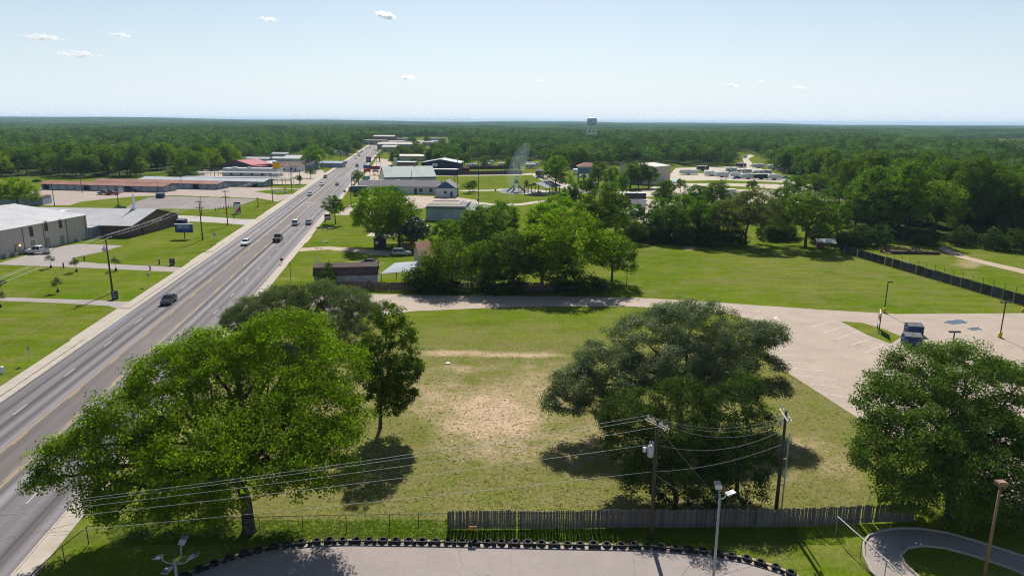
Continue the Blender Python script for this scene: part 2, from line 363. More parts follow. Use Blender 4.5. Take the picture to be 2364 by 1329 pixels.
DIRTM = pavemat('dirt', (.44, .345, .25), (.35, .27, .19), sc_=.3)
RVG = pavemat('pale_gravel', (.45, .39, .31), (.37, .32, .25), sc_=.12, stain=(.23, .23, .11))
# ------------------------------------------------------------------ highway, in road coordinates (x across, y along)
am = bpy.data.materials.new('asphalt'); am.use_nodes = True; t = am.node_tree; b = t.nodes['Principled BSDF']; b.inputs['Roughness'].default_value = .85; b.inputs['Specular IOR Level'].default_value = .16
oc = N(t, 'ShaderNodeTexCoord').outputs['Object']
streak = noise(t, oc, .95, 3, .55, (1, .008, 1)); wide = noise(t, oc, .33, 3, .5, (1, .012, 1)); patch = noise(t, oc, .12, 5, .6, (1, .25, 1)); grit = noise(t, oc, 11, 3, .7)
sx0 = N(t, 'ShaderNodeSeparateXYZ'); t.links.new(oc, sx0.inputs[0])
trk = rng(t, mathn(t, 'COSINE', mathn(t, 'MULTIPLY', mathn(t, 'ADD', sx0.outputs[0], mathn(t, 'MULTIPLY', wide, .9)), 3.44)), -.7, .8)
c = mix(t, mathn(t, 'ADD', mathn(t, 'MULTIPLY', rng(t, streak, .36, .64), .6), mathn(t, 'MULTIPLY', trk, .4)), (.036, .031, .030), (.245, .222, .232))
c = mix(t, rng(t, wide, .46, .66, 0, .3), c, (.180, .168, .186))
sx = N(t, 'ShaderNodeSeparateXYZ'); t.links.new(oc, sx.inputs[0])
turn = mathn(t, 'MULTIPLY', rng(t, sx.outputs[0], -40.4, -39.9), rng(t, sx.outputs[0], -37.1, -36.5, 1, 0))
c = mix(t, mathn(t, 'MULTIPLY', turn, .8), c, mix(t, rng(t, patch, .35, .65), (.105, .086, .080), (.165, .138, .128)))
c = mix(t, rng(t, patch, .56, .76, 0, .4), c, (.20, .175, .165)); c = mix(t, rng(t, grit, .35, .7, 0, .22), c, (.07, .065, .068))
t.links.new(c, b.inputs['Base Color'])
bp = N(t, 'ShaderNodeBump'); bp.inputs['Strength'].default_value = .25; bp.inputs['Distance'].default_value = .02; t.links.new(grit, bp.inputs['Height']); t.links.new(bp.outputs[0], b.inputs['Normal'])
rm = MB()
for s0 in range(-60, 1010, 30): rm.poly([(-47.2, s0, .03), (-29.0, s0, .03), (-29.0, s0+30, .03), (-47.2, s0+30, .03)])
road = rm.build('road', am); road.rotation_euler.z = RTH; tag(road, 'five lane asphalt highway with worn wheel tracks', kind='structure')
YEL = mat('yellow_paint', (.50, .30, .045), .7, var=.25, vscale=2.5, col2=(.30, .215, .12)); WHT = mat('white_paint', (.50, .48, .45), .7, var=.2, vscale=3, col2=(.28, .265, .26))
FWHT = mat('faded_white_paint', (.62, .58, .52), .75, var=.2, vscale=1.5, col2=(.46, .415, .37)); BLUP = mat('blue_road_paint', (.10, .15, .27), .75, var=.2, vscale=2, col2=(.15, .155, .18))
line = MB()
for s0 in range(-60, 1010, 30): line.poly([(-.055, s0, .036), (.055, s0, .036), (.055, s0+29.99, .036), (-.055, s0+29.99, .036)])
lme = line.mesh('yellow_line', YEL)
for o in (-40.27, -36.55): share('yellow_line', lme, road, (o, 0, 0))
dme = MB().poly([(-.06, 0, .036), (.06, 0, .036), (.06, 3.05, .036), (-.06, 3.05, .036)]).mesh('lane_dash', WHT)
yme = MB().poly([(-.05, 0, .036), (.05, 0, .036), (.05, 3.05, .036), (-.05, 3.05, .036)]).mesh('yellow_dash', YEL)
for k in range(-4, 40):
    share('lane_dash', dme, road, (-43.85, 79.7+12.2*k, 0)); share('lane_dash', dme, road, (-32.88, 59.5+12.2*k, 0))
    share('yellow_dash', yme, road, (-40.02, 84.0+12.2*k, 0)); share('yellow_dash', yme, road, (-36.82, 76.0+12.2*k, 0))
for s0 in (286, 278):
    MB().poly([(-39.6, s0, .036), (-37.3, s0, .036), (-37.3, s0+.9, .036), (-39.6, s0+.9, .036)]).build('turn_marking', WHT, road)
MB().poly([(-47.0, 113, .036), (-46.5, 113, .036), (-46.5, 122, .036), (-47.0, 121, .036)]).build('blue_marking', BLUP, road, label='faded blue paint on the road edge')
# kerbs, gutters and pavements; slabs are pieces
def strip(name, o0, o1, s0, s1, z0, z1, m, parent=None): return MB().box(o0, o1, s0, s1, z0, z1).build(name, m, parent)
GAPS_L = [(83, 84), (112, 122), (168, 178.5), (196, 236), (262, 300), (330, 352), (420, 432)]
swl = bpy.data.objects.new('sidewalk', None); COL.objects.link(swl); swl.rotation_euler.z = RTH; tag(swl, 'concrete sidewalk and kerb along the far left side of the highway', kind='structure')
swr = bpy.data.objects.new('sidewalk', None); COL.objects.link(swr); swr.rotation_euler.z = RTH; tag(swr, 'sandy concrete sidewalk along the near right side of the highway', kind='structure')
slL = MB().box(-49.8, -48.32, 0, 5.97, 0, .13).mesh('slab', KERB); kbL = MB().box(-48.3, -48.12, 0, 5.98, 0, .15).mesh('kerb', KERB); gtL = MB().box(-48.1, -47.15, 0, 5.99, 0, .045).mesh('gutter', KERB)
slR = MB().box(-28.75, -27.2, 0, 5.97, 0, .10).mesh('slab', SANDY); kbR = MB().box(-28.95, -28.77, 0, 5.98, 0, .12).mesh('kerb', SANDY)
GAPS_R = [(121, 136), (196, 204), (300, 318), (356, 380)]
for k in range(-8, 70):
    s0 = 6*k
    if not any(a < s0+6 and s0 < b_ for a, b_ in GAPS_L[1:]): share('slab', slL, swl, (0, s0, 0)); share('kerb', kbL, swl, (0, s0, 0))
    share('gutter', gtL, swl, (0, s0, 0))
    if not any(a < s0+6 and s0 < b_ for a, b_ in GAPS_R): share('slab', slR, swr, (0, s0, 0)); share('kerb', kbR, swr, (0, s0, 0))
for o0, o1, m, p in ((-49.8, -47.2, KERB, swl), (-29.0, -27.2, SANDY, swr)): strip('far_sidewalk', o0, o1, 420.02, 1000, 0, .1, m, p)
for a, b_ in GAPS_L[1:]: strip('driveway_apron', -50.2, -48.12, math.floor(a/6)*6+.03, math.ceil(b_/6)*6-.03, 0, .05, SANDY, swl)
for a, b_ in GAPS_R: strip('driveway_apron', -28.98, -26.9, math.floor(a/6)*6+.03, math.ceil(b_/6)*6-.03, 0, .045, SANDY, swr)
# ------------------------------------------------------------------ drives, lots, paths
z_ = [0.020]
def lot(name, label, m, *pts):
    z_[0] += .0005; o = sheet(name, gp(*pts), z_[0], m); o['label'] = label; return o
lot('church_parking', 'faded asphalt parking beside the tan hall', DRIVEC, (-420, 668), (-300, 652), (0, 607), (60, 589), (150, 567), (182, 563), (285, 567), (240, 580), (165, 596), (172, 603), (230, 608), (330, 613), (418, 617), (407, 628), (300, 623), (150, 616), (0, 611), (-420, 690))
lot('driveway', 'pale driveway crossing the lawn in front of the hall', DRIVEC, (-420, 684), (0, 686), (230, 693), (300, 697), (276, 714), (250, 706), (150, 700), (0, 694), (-420, 694))
lot('side_street', 'pale side street beside the church', pavemat('street', (.40, .365, .345), (.34, .31, .295), sc_=.2), (330, 493), (412, 497), (480, 500), (560, 506), (622, 506), (600, 524), (585, 521), (560, 519), (500, 514), (440, 511), (424, 520), (412, 524), (330, 515))
lot('storage_lot', 'wide pinkish gravel lot in front of the storage sheds', LOTG, (85, 474), (60, 462), (70, 443), (95, 434), (250, 428), (455, 429), (520, 432), (640, 434), (700, 436), (684, 450), (640, 466), (600, 458), (400, 451), (320, 453), (240, 460), (186, 466), (160, 474))
lot('asphalt_lot', 'dark cracked asphalt lot beyond the church', OLDASPH, (275, 486), (315, 466), (345, 456), (385, 453), (595, 460), (545, 477), (488, 483), (380, 482))
lot('drive_in_lot', 'pale concrete lot round the drive-in canopies', CONC, (412, 405), (430, 394), (560, 388), (640, 386), (745, 392), (752, 402), (735, 418), (712, 425), (600, 426), (445, 424))
sheet('grass_island', gp((585, 442), (650, 436), (693, 438), (676, 448), (640, 450)), .035, gm)['label'] = 'grass island by the driveway with a yellow post'
lot('shop_lot', 'concrete forecourt between the highway and the green roofed hall', CONC, (806, 446), (838, 426), (880, 428), (872, 405), (905, 378), (900, 368), (870, 366), (858, 385), (842, 402), (826, 420))
lot('office_lot', 'pale parking lot in front of the blue and white office', CONC, (772, 496), (812, 472), (850, 456), (960, 452), (1060, 456), (1100, 462), (1125, 485), (1090, 485), (1050, 470), (985, 478), (900, 500))
lot('park_path', 'pale path ending at the park lawn', SANDY, (1052, 441), (1075, 439), (1140, 438), (1155, 436), (1230, 437), (1310, 444), (1340, 455), (1330, 458), (1290, 449), (1226, 441), (1160, 440), (1075, 442))
lot('park_path', 'curving pale path below the playground', SANDY, (1104, 466), (1150, 472), (1200, 470), (1240, 464), (1262, 462), (1262, 466), (1205, 474), (1150, 476), (1100, 470))
lot('park_path', 'straight white sidewalk along the brown fence', SANDY, (985, 403), (1100, 402), (1225, 400), (1228, 404), (1100, 406), (985, 407))
lot('playground_pad', 'dark grey oval safety surface under the climbing frame', pavemat('rubber', (.17, .155, .15), (.14, .125, .12)), (1149, 441), (1158, 438), (1185, 437), (1228, 439), (1240, 443), (1228, 447), (1185, 448), (1158, 446))
lot('park_road', 'gravel road curving past the elevated blue house', RVG, (1225, 400), (1262, 402), (1300, 420), (1330, 432), (1380, 440), (1500, 442), (1480, 450), (1340, 446), (1280, 430), (1236, 410))
lot('rv_ground', 'pale gravel ground of the caravan park', RVG, (1375, 455), (1500, 436), (1545, 405), (1560, 388), (1690, 384), (1745, 385), (1790, 402), (1840, 420), (1900, 432), (1955, 462), (1800, 470), (1640, 478), (1560, 490), (1500, 520), (1450, 512), (1425, 470))
for pts, lb in (([(1560, 418), (1660, 416), (1790, 420), (1840, 426), (1720, 424), (1580, 423)], 'thin grass strip between two caravan lanes'), ([(1580, 432), (1700, 430), (1850, 440), (1700, 437)], 'thin grass strip below the caravan rows'), ([(1590, 394), (1740, 396), (1800, 404), (1720, 404), (1600, 400)], 'grass strip among the caravans'), ([(1480, 455), (1600, 450), (1640, 458), (1530, 466)], 'grass strip near the fallen tarp')):
    z_[0] += .0005; sheet('grass_strip', gp(*pts), z_[0]+.012, gm)['label'] = lb
lot('wood_track', 'pale track winding from the caravans into the woods', RVG, (1700, 386), (1718, 377), (1714, 366), (1730, 357), (1742, 359), (1727, 367), (1738, 378), (1724, 388))
lot('farm_track', 'dirt track on the far right', DIRTM, (2175, 568), (2200, 578), (2240, 594), (2300, 608), (2364, 622), (2500, 655), (2500, 668), (2364, 632), (2280, 612), (2210, 594), (2165, 574))
lot('front_drive', 'dirt driveway leading to the silver car', DIRTM, (683, 573), (760, 569), (830, 574), (900, 580), (900, 592), (840, 585), (760, 576), (690, 581))
lot('patio', 'pale concrete pad behind the leaning tree', SANDY, (845, 545), (858, 536), (915, 537), (915, 546))
lot('parking_lot', 'pale concrete drive and parking lot', CONC, (560, 716), (640, 690), (700, 684), (865, 679), (1040, 683), (1300, 684), (1480, 688), (1600, 694), (1750, 705), (1900, 715), (2070, 725), (2364, 723), (2900, 723), (3000, 1000), (2800, 1330), (2364, 1180), (2150, 1062), (1985, 968), (1830, 868), (1795, 845), (1760, 800), (1728, 737), (1700, 728), (1600, 716), (1450, 707), (1200, 708), (960, 718), (800, 735), (560, 760))
sheet('grass_island', gp((1941, 742), (1990, 745), (2040, 760), (2082, 777), (2056, 793), (2005, 774)), .05, gm)['label'] = 'small grass island holding the banner sign'
def pline(parent, a, b_, wd, z, m, name='parking_line'):
    a, b_ = G(*a), G(*b_); d = (b_-a).normalized(); n = Vector((-d.y, d.x, 0))*wd/2
    return MB().poly([(p.x, p.y, z) for p in (a-n, b_-n, b_+n, a+n)]).build(name, m, parent)
PKL = bpy.data.objects['parking_lot']
for a, b_ in [((1875, 754), (1915, 742)), ((1902, 768), (1944, 755)), ((1932, 782.5), (1984, 764)), ((1962, 798), (2013, 780)), ((1995, 815), (2037, 798)), ((2033, 795), (2060, 808)), ((2032, 795), (2056, 792)), ((1790, 819), (1856, 822)), ((1804, 836), (1866, 837)), ((1824, 849), (1900, 856)), ((1840, 866), (1933, 877)), ((1871, 887), (1944, 894)), ((1899, 909), (1980, 920)), ((1938, 934), (1990, 941)), ((1980, 962), (2014, 966))]:
    pline(PKL, a, b_, .11, z_[0]+.012, FWHT)
pline(PKL, (1790, 732), (1803, 742), .18, z_[0]+.012, FWHT, 'painted_arrow'); A = [G(*p) for p in ((1786, 731.5), (1796, 732), (1789, 738))]
MB().poly([(p.x, p.y, z_[0]+.0125) for p in A]).build('painted_arrow', FWHT, PKL)
pm = mat('puddle_water', (.05, .06, .08), .06, var=.1, spec=.5)
def blobpts(cx, cy, rx, ry, seed, n=22):
    rr = random.Random(seed); f = [rr.uniform(.45, 1.3) for _ in range(n)]
    return [G(cx+rx*(f[i]+f[i-1])/2*math.cos(2*math.pi*i/n), cy+ry*(f[i]+f[i-1])/2*math.sin(2*math.pi*i/n)) for i in range(n)]
for k, (cx, cy, rx, ry, lb) in enumerate([(2205, 744, 26, 5, 'larger shallow puddle on the concrete'), (2250, 759, 19, 3.8, 'smaller puddle nearer the double lamp')]):
    o = sheet('puddle', blobpts(cx, cy, rx, ry, k), .052, pm); tag(o, lb, 'puddle', 'puddles on the parking lot', 'thing')
# go-kart circuit in the foreground
KT = [(400, 1352), (450, 1325), (530, 1295), (620, 1271), (720, 1258), (800, 1255), (1000, 1258), (1300, 1264), (1500, 1268), (1620, 1279), (1720, 1296), (1790, 1316), (1850, 1345), (1900, 1385)]
lot('kart_track', 'grey concrete go-kart track bordered by tyres', TRACKC, *KT, (1900, 1800), (300, 1800))
out_ = [(2040, 1360), (2012, 1320), (1995, 1285), (1993, 1255), (2005, 1238), (2035, 1226), (2080, 1220), (2130, 1222), (2190, 1232), (2260, 1252), (2330, 1275), (2420, 1305), (2520, 1340)]
inn = [(2520, 1410), (2400, 1345), (2330, 1312), (2250, 1285), (2180, 1266), (2130, 1261), (2095, 1266), (2080, 1282), (2088, 1303), (2115, 1328), (2150, 1360)]
lot('kiddie_track', 'curved concrete kiddie track under the big right tree', pavemat('kiddie_concrete', (.36, .315, .275), (.30, .26, .23), stain=(.2, .17, .15)), *out_, *inn)
kd = bpy.data.objects['kiddie_track']
for pts in (out_, inn):
    MB().tube([Vector((*G(*p).xy, .09)) for p in pts], .11, 6).build('track_kerb', KERB, kd)
# ------------------------------------------------------------------ trees
BARK = mat('bark', (.085, .068, .054), .95, var=.3, vscale=3, bump=.5); BARKG = mat('grey_bark', (.15, .135, .118), .95, var=.3, vscale=3, bump=.5)
LEAF = dict(
    pecan=leafmat('leaf_pecan', (.080, .136, .009), (.222, .286, .017), .48, .0),
    oak=leafmat('leaf_liveoak', (.090, .110, .046), (.205, .222, .110), .28, .0, .01),
    under=leafmat('leaf_understory', (.034, .058, .014), (.082, .112, .028), .34, .0),
    dark=leafmat('leaf_dark', (.060, .104, .020), (.140, .192, .036), .40, .12),
    thin=leafmat('leaf_thin', (.095, .118, .048), (.165, .190, .078), .34, .06),
    mid=leafmat('leaf_mid', (.058, .106, .014), (.145, .208, .028), .42, .24),
    magn=leafmat('leaf_magnolia', (.022, .044, .012), (.070, .092, .030), .14, .0, .05),
    speck=leafmat('leaf_speckled', (.065, .090, .026), (.215, .215, .090), .3, .0),
    willow=leafmat('leaf_willow', (.070, .118, .010), (.150, .205, .020), .45, .06),
    forest2=leafmat('leaf_forest_light', (.060, .108, .022), (.165, .215, .050), .36, .4),
    forest3=leafmat('leaf_forest_grey', (.050, .078, .036), (.120, .150, .075), .3, .4),
    forest=leafmat('leaf_forest', (.036, .078, .020), (.128, .188, .050), .34, .5))
def leaves(rs, C, Rr, per, size, up=.5, flat=.65, droop=0.0, wild=.6, D=None, dw=.7):
    """C: clump centres (n,3); Rr: clump radius (n,); per: leaves in each clump -> verts, quads, per-face value"""
    n = len(C); k = n*per; ci = np.repeat(np.arange(n), per)
    off = rs.normal(size=(k, 3)); ln = np.linalg.norm(off, axis=1, keepdims=True)+1e-6
    off = off/ln*np.minimum(ln*.62, 1.25)
    off[:, 2] *= flat; P = C[ci]+off*Rr[ci][:, None]; P[:, 2] -= droop*rs.random(k)*Rr[ci]
    nm = off*.7+np.array([0, 0, up])+rs.normal(size=(k, 3))*wild+(D[ci]*dw if D is not None else 0); nm /= np.linalg.norm(nm, axis=1, keepdims=True)+1e-6
    a = rs.normal(size=(k, 3)); u = np.cross(nm, a); u /= np.linalg.norm(u, axis=1, keepdims=True)+1e-6; v = np.cross(nm, u)
    s = size*rs.uniform(.6, 1.35, size=(k, 1)); asp = rs.uniform(.5, .85, size=(k, 1))
    V = np.stack([P-u*s*.5, P-v*s*.5*asp+nm*s*.08, P+u*s*.5, P+v*s*.5*asp+nm*s*.08], 1).reshape(-1, 3)
    Q_ = np.arange(4*k).reshape(k, 4)
    cv = rs.random(n); return V, Q_, np.clip(.55*cv[ci]+.55*rs.random(k)-.05, 0, 1)
def clumps(rs, lobes, spacing, cr, shell=.5, low=-.35, gap=-1.25):
    """clump centres spread through the outer part of every lobe"""
    C, Rr, DD = [], [], []
    L = np.array([[*l[0], l[1], l[2]] for l in lobes])
    for (c, r, rz) in lobes:
        n = max(3, int(4*math.pi*r*r*.75/(spacing*spacing)))
        d = rs.normal(size=(n*2, 3)); d /= np.linalg.norm(d, axis=1, keepdims=True); d = d[d[:, 2] > low][:n]
        q = rs.uniform(shell, 1.0, size=(len(d), 1))**.6*np.where(rs.random((len(d), 1)) < .12, rs.uniform(1.05, 1.22, (len(d), 1)), 1.0)
        p = np.array(c)+d*q*np.array([r, r, rz])
        ins = np.zeros(len(p), int)
        for l in L: ins += (((p-l[:3])/np.array([l[3], l[3], l[4]]))**2).sum(1) < .5
        wl = max(1.2, r*.42); ph = rs.uniform(0, 6.28, 6); lo_ = np.sin(p[:, 0]/wl+ph[0]+1.7*np.sin(p[:, 2]/wl+ph[1]))+np.sin(p[:, 1]/wl+ph[2]+1.3*np.sin(p[:, 0]/wl*.7+ph[3]))+np.sin(p[:, 2]/wl*1.4+ph[4])
        keep = (lo_ > gap) & ((ins == 0) | (rs.random(len(p)) < .15))
        C.append(p[keep]); DD.append(d[keep]); Rr.append(cr*rs.uniform(.6, 1.3, size=keep.sum()))
    return np.concatenate(C), np.concatenate(Rr), np.concatenate(DD)
def branches(rs, base, lobes, C, r0, fork=.32, twig=.25, bend=.12, multi=1):
    """trunk, limbs to every lobe, twigs to a share of the clumps"""
    mb = MB(); base = Vector(base); cen = sum((Vector(l[0]) for l in lobes), Vector())/len(lobes); zt = min(l[0][2] for l in lobes)
    fk = Vector((base.x+(cen.x-base.x)*.35, base.y+(cen.y-base.y)*.35, base.z+max(1.0, (cen.z-base.z)*fork*2)))
    mid_ = (base+fk)/2+Vector(rs.normal(size=3)*.12*r0*3)
    mb.tube([base-Vector((0, 0, .15)), base+Vector((0, 0, .25)), mid_, fk], [r0*1.45, r0*1.1, r0*.9, r0*.8], 8)
    node = []
    for l in lobes:
        e = Vector(l[0]); ln = (e-fk).length; pts = [fk-(fk-mid_)*.15]
        for t_ in (.3, .6, .85, 1.0):
            p = fk.lerp(e, t_); p += Vector(rs.normal(size=3))*ln*bend*.5; p.z += math.sin(t_*math.pi)*ln*.08; pts.append(p)
        rr = [r0*.5*min(1, l[1]/3.5+.25), r0*.42*min(1, l[1]/3.5+.25), r0*.3, r0*.2, r0*.1]
        mb.tube(pts, rr, 6); node += [(p, r) for p, r in zip(pts[2:], rr[2:])]
    NP = np.array([p for p, _ in node])
    pick = rs.permutation(len(C))[:int(len(C)*twig)]
    for i in pick:
        c_ = C[i]; j = int(np.argmin(((NP-c_)**2).sum(1))); a = node[j][0]; b_ = Vector(c_); m_ = (a+b_)/2+Vector(rs.normal(size=3))*.15*(b_-a).length
        mb.tube([a, m_, b_], [max(.02, node[j][1]*.55), max(.016, node[j][1]*.3), .012], 4)
    return mb
def hero(name, label, base, lobes, leaf, size, spacing, cr, per, r0, seed, bark=BARK, twig=.25, up=.5, flat=.65, shell=.5, low=-.35, wild=.6, group=None, bend=.12, rs_=.93, gap=-1.25):
    rs = np.random.RandomState(seed); b0 = Vector((base.x, base.y, 0))
    L = [((l[0]-b0), l[1]*rs_, l[1]*l[2]*rs_) for l in lobes]
    C, Rr, DD = clumps(rs, L, spacing, cr, shell, low, gap)
    ok = C[:, 2] > .6; C, Rr, DD = C[ok], Rr[ok], DD[ok]
    V, Q_, a = leaves(rs, C, Rr, per, size, up, flat, 0, wild, DD)
    V[:, 2] = np.maximum(V[:, 2], .1)
    tt = thing(name, label, 'tree', b0, 0, group)
    share('crown', np_mesh('crown', V, Q_, LEAF[leaf], a), tt)
    branches(rs, (0, 0, 0), L, C, r0, twig=twig, bend=bend).build('trunk', bark, tt, True, fix=False)
    return tt
def lob(Y0, *ls): return [(AT(a, b_, Y), r, rz) for (a, b_, Y, r, rz) in ls]
hero('pecan_tree', 'huge bright green spreading tree overhanging the highway sidewalk', G(575, 1226), lob(50,
    (650, 800, 60, 4.8, .7), (490, 830, 59, 4.5, .65), (752, 850, 58, 3.8, .7), (400, 860, 57, 3.8, .65), (570, 900, 55.5, 5.2, .75), (720, 950, 54, 4.6, .7), (785, 895, 56, 2.4, .7), (430, 960, 53.5, 4.6, .7),
    (310, 970, 52.5, 4.0, .65), (240, 1030, 50.5, 3.8, .65), (160, 1060, 49, 2.8, .6), (340, 1080, 49.5, 4.0, .65), (480, 1050, 49.5, 4.6, .7), (620, 1050, 49.5, 4.6, .7), (725, 1050, 50, 3.6, .7), (775, 1005, 51, 2.2, .7),
    (560, 1120, 48, 3.2, .6), (725, 1110, 48.5, 2.4, .6), (250, 1120, 48.5, 2.4, .6), (430, 1130, 48, 3.0, .6), (225, 1180, 48, 1.7, .7), (115, 1105, 48, 1.7, .6), (370, 900, 56, 3.0, .7), (700, 770, 61, 3.0, .7), (560, 800, 60, 3.4, .7), (460, 1200, 47.5, 1.8, .8), (350, 1190, 47.5, 1.6, .8), (610, 980, 52.5, 4.2, .7), (500, 910, 55.5, 4.2, .7), (670, 890, 56, 4.2, .7), (650, 1000, 51, 3.8, .7), (430, 1020, 51, 4.0, .7), (540, 850, 58, 4.0, .7), (610, 860, 57.5, 3.6, .7)),
    'pecan', .20, 1.0, .80, 138, .50, 11, shell=.25, low=-.6, gap=-1.0)
hero('upright_tree', 'tall narrow dark green tree standing alone on the dry lot', G(878, 988), lob(69, (896, 735, 69.8, 1.5, 1.2), (880, 775, 69.6, 1.9, 1.1), (918, 780, 69.6, 1.9, 1.1), (865, 820, 69.4, 1.9, 1.1), (905, 830, 69, 2.6, 1.0), (937, 825, 69.4, 1.8, 1.1), (880, 870, 69, 2.1, .9), (925, 875, 69, 2.0, .9), (900, 905, 69, 1.6, .8), (855, 860, 69.2, 1.2, .9), (950, 850, 69.3, 1.2, 1.0), (900, 930, 68.8, 1.5, .8), (870, 915, 68.8, 1.3, .8), (935, 905, 68.9, 1.3, .8)),
    'mid', .2, .56, .44, 56, .19, 12, up=.6, shell=.3, low=-.7, rs_=1.1, gap=-.95)
hero('scrub_tree', 'thin grey-green scrubby tree beside the highway edge', G(625, 800), lob(99, (600, 715, 100, 3.4, .55), (560, 745, 98, 2.8, .5), (655, 690, 102, 3.4, .55), (690, 740, 98, 3.6, .55), (620, 755, 96, 3.0, .5), (545, 725, 99, 1.8, .5)),
    'thin', .16, .56, .52, 62, .16, 13, bark=BARKG, twig=.5, shell=.25, low=-.6, rs_=1.12, group=None)
hero('scrub_tree', 'thin grey-green scrubby tree behind the tall narrow tree, near the drive', G(770, 800), lob(99, (735, 680, 103, 3.4, .55), (800, 695, 102, 3.4, .55), (760, 735, 98, 3.8, .55), (838, 720, 100, 2.8, .5), (700, 705, 101, 2.6, .55), (820, 770, 96, 2.4, .6)),
    'thin', .16, .56, .52, 62, .16, 14, bark=BARKG, twig=.5, shell=.25, low=-.6, rs_=1.12)
hero('live_oak', 'broad grey-green live oak with arching limbs on the dry lot', G(1572, 985), lob(57, (1600, 755, 75, 5.2, .6), (1490, 785, 74, 4.8, .6), (1405, 830, 71.5, 4.1, .6), (1335, 885, 69, 3.3, .6), (1300, 925, 67.5, 2.3, .6), (1700, 785, 75, 4.3, .6), (1752, 850, 72, 3.1, .6), (1785, 895, 70, 1.8, .5), (1560, 825, 71, 4.4, .55), (1665, 845, 71, 4.0, .55), (1440, 880, 68.5, 3.1, .55), (1380, 930, 67, 2.2, .55), (1770, 770, 74.5, 2.4, .6), (1545, 735, 76.5, 2.9, .6), (1500, 860, 69.5, 3.2, .6), (1620, 790, 73, 4.0, .6), (1600, 900, 68, 3.2, .6), (1700, 900, 69, 2.8, .6), (1355, 950, 66.5, 1.8, .7), (1430, 940, 66, 2.4, .7)),
    'oak', .155, .78, .62, 140, .38, 15, twig=.35, low=-.5, shell=.35, gap=-1.0)
hero('understory_tree', 'dense low green tree growing under the live oak limbs', G(1560, 1150), lob(56, (1470, 955, 58.5, 3.0, .8), (1580, 985, 57, 3.4, .9), (1530, 1060, 55.5, 2.8, .9), (1610, 1090, 55, 2.6, .9), (1420, 960, 59, 1.8, .8), (1570, 920, 59, 2.4, .8), (1450, 1030, 57.5, 2.2, 1.0), (1480, 1110, 55.2, 1.8, 1.0), (1560, 1120, 54.6, 2.2, 1.0), (1430, 1000, 58.5, 2.0, 1.0)), 'under', .17, .66, .54, 72, .2, 16, shell=.3, low=-.8)
hero('understory_tree', 'dense low green tree behind the right utility pole', G(1700, 1140), lob(56, (1690, 945, 59, 3.2, .85), (1745, 995, 57.5, 2.6, .9), (1690, 1060, 56, 2.8, .9), (1760, 1060, 56, 1.8, .9), (1640, 1010, 57, 2.6, .9), (1720, 900, 60.5, 2.0, .8), (1640, 1120, 54.8, 2.0, 1.0), (1720, 1115, 55, 2.0, 1.0), (1790, 1040, 57, 1.6, 1.0)), 'under', .17, .66, .54, 72, .2, 17, shell=.3, low=-.8)
hero('broad_tree', 'big dark green tree over the kiddie track on the right', G(2195, 1190), lob(52, (2125, 855, 60.5, 3.6, .7), (2225, 845, 61.5, 3.6, .7), (2330, 900, 60, 4.0, .7), (2045, 895, 58.5, 2.5, .7), (2085, 960, 56.5, 3.6, .8), (2200, 945, 57.5, 4.4, .8), (2320, 1000, 56, 4.4, .8), (2050, 1045, 53.5, 3.0, .8), (2150, 1055, 53.5, 4.0, .8), (2280, 1085, 53.5, 4.4, .8), (2380, 1060, 54.5, 4.4, .8), (2085, 1120, 52, 2.6, .8), (2200, 1140, 51.5, 3.2, .8), (2310, 1150, 52, 3.0, .8), (2440, 990, 57, 4.4, .8), (2010, 920, 58.5, 1.6, .7), (2025, 990, 56, 1.8, .7), (2250, 900, 59, 4.0, .8), (2150, 900, 58.5, 3.6, .8), (2250, 1010, 55.5, 4.2, .8), (2120, 1005, 55, 3.8, .8), (2350, 950, 58, 4.5, .8), (2230, 1080, 53, 4.0, .8), (2090, 1070, 53, 3.0, .8)),
    'dark', .195, .90, .74, 120, .42, 18, shell=.25, low=-.8, gap=-.95)
# --- middle-distance kinds: built once, copied
PROTO = {}
def proto(kind, leaf, h, w, lobes_n, size, per, spacing, cr, seed, r0=.25, trunk=.13, bark=BARK, shape='dome', twig=.12, up=.5, low=-.75, droop=0., flat=.65):
    rs = np.random.RandomState(seed); L = []
    z0 = h*trunk; ch = h-z0
    for i in range(lobes_n):
        a = 2*math.pi*(i*.618+rs.rand()*.12); t_ = (i+.5)/lobes_n
        zc = z0+ch*(.22+.62*t_)
        if shape == 'dome': rad = w/2*.62*math.sqrt(max(0, 1-t_**1.6))*rs.uniform(.75, 1.1); lr = w/2*rs.uniform(.36, .52)
        elif shape == 'col': rad = w/2*.42*math.sin(math.pi*min(1, t_*.9+.12))*rs.uniform(.7, 1.2); lr = w/2*rs.uniform(.45, .62)
        else: rad = w/2*.66*rs.uniform(.2, 1.0); lr = w/2*rs.uniform(.26, .44)
        lz = min(lr*.85, ch*.3); zc = min(zc, h-lz)
        if shape == 'bush': zc = h*(.12+.55*t_); rad = w/2*.62*math.sqrt(1-t_**2)*rs.uniform(.6, 1.05); lr = w/2*rs.uniform(.38, .5); lz = h*.32
        L.append((Vector((math.cos(a)*rad, math.sin(a)*rad, zc)), lr, lz))
    C, Rr, DD = clumps(rs, L, spacing, cr, .5, low); ok = C[:, 2] > h*.05; C, Rr, DD = C[ok], Rr[ok], DD[ok]
    V, Q_, at_ = leaves(rs, C, Rr, per, size, up, flat, droop, .6, DD)
    V[:, 2] = np.maximum(V[:, 2], .1)
    cm = np_mesh('crown', V, Q_, LEAF[leaf], at_)
    tm = branches(rs, (0, 0, 0), L, C, r0, twig=twig).mesh('trunk', bark, True, False)
    PROTO[kind] = (cm, tm, h, w)
proto('round', 'mid', 12, 11, 9, .36, 34, 1.15, .72, 31)
proto('round2', 'mid', 12, 12, 11, .36, 34, 1.15, .72, 32)
proto('dense', 'dark', 13, 11, 11, .36, 36, 1.1, .72, 33)
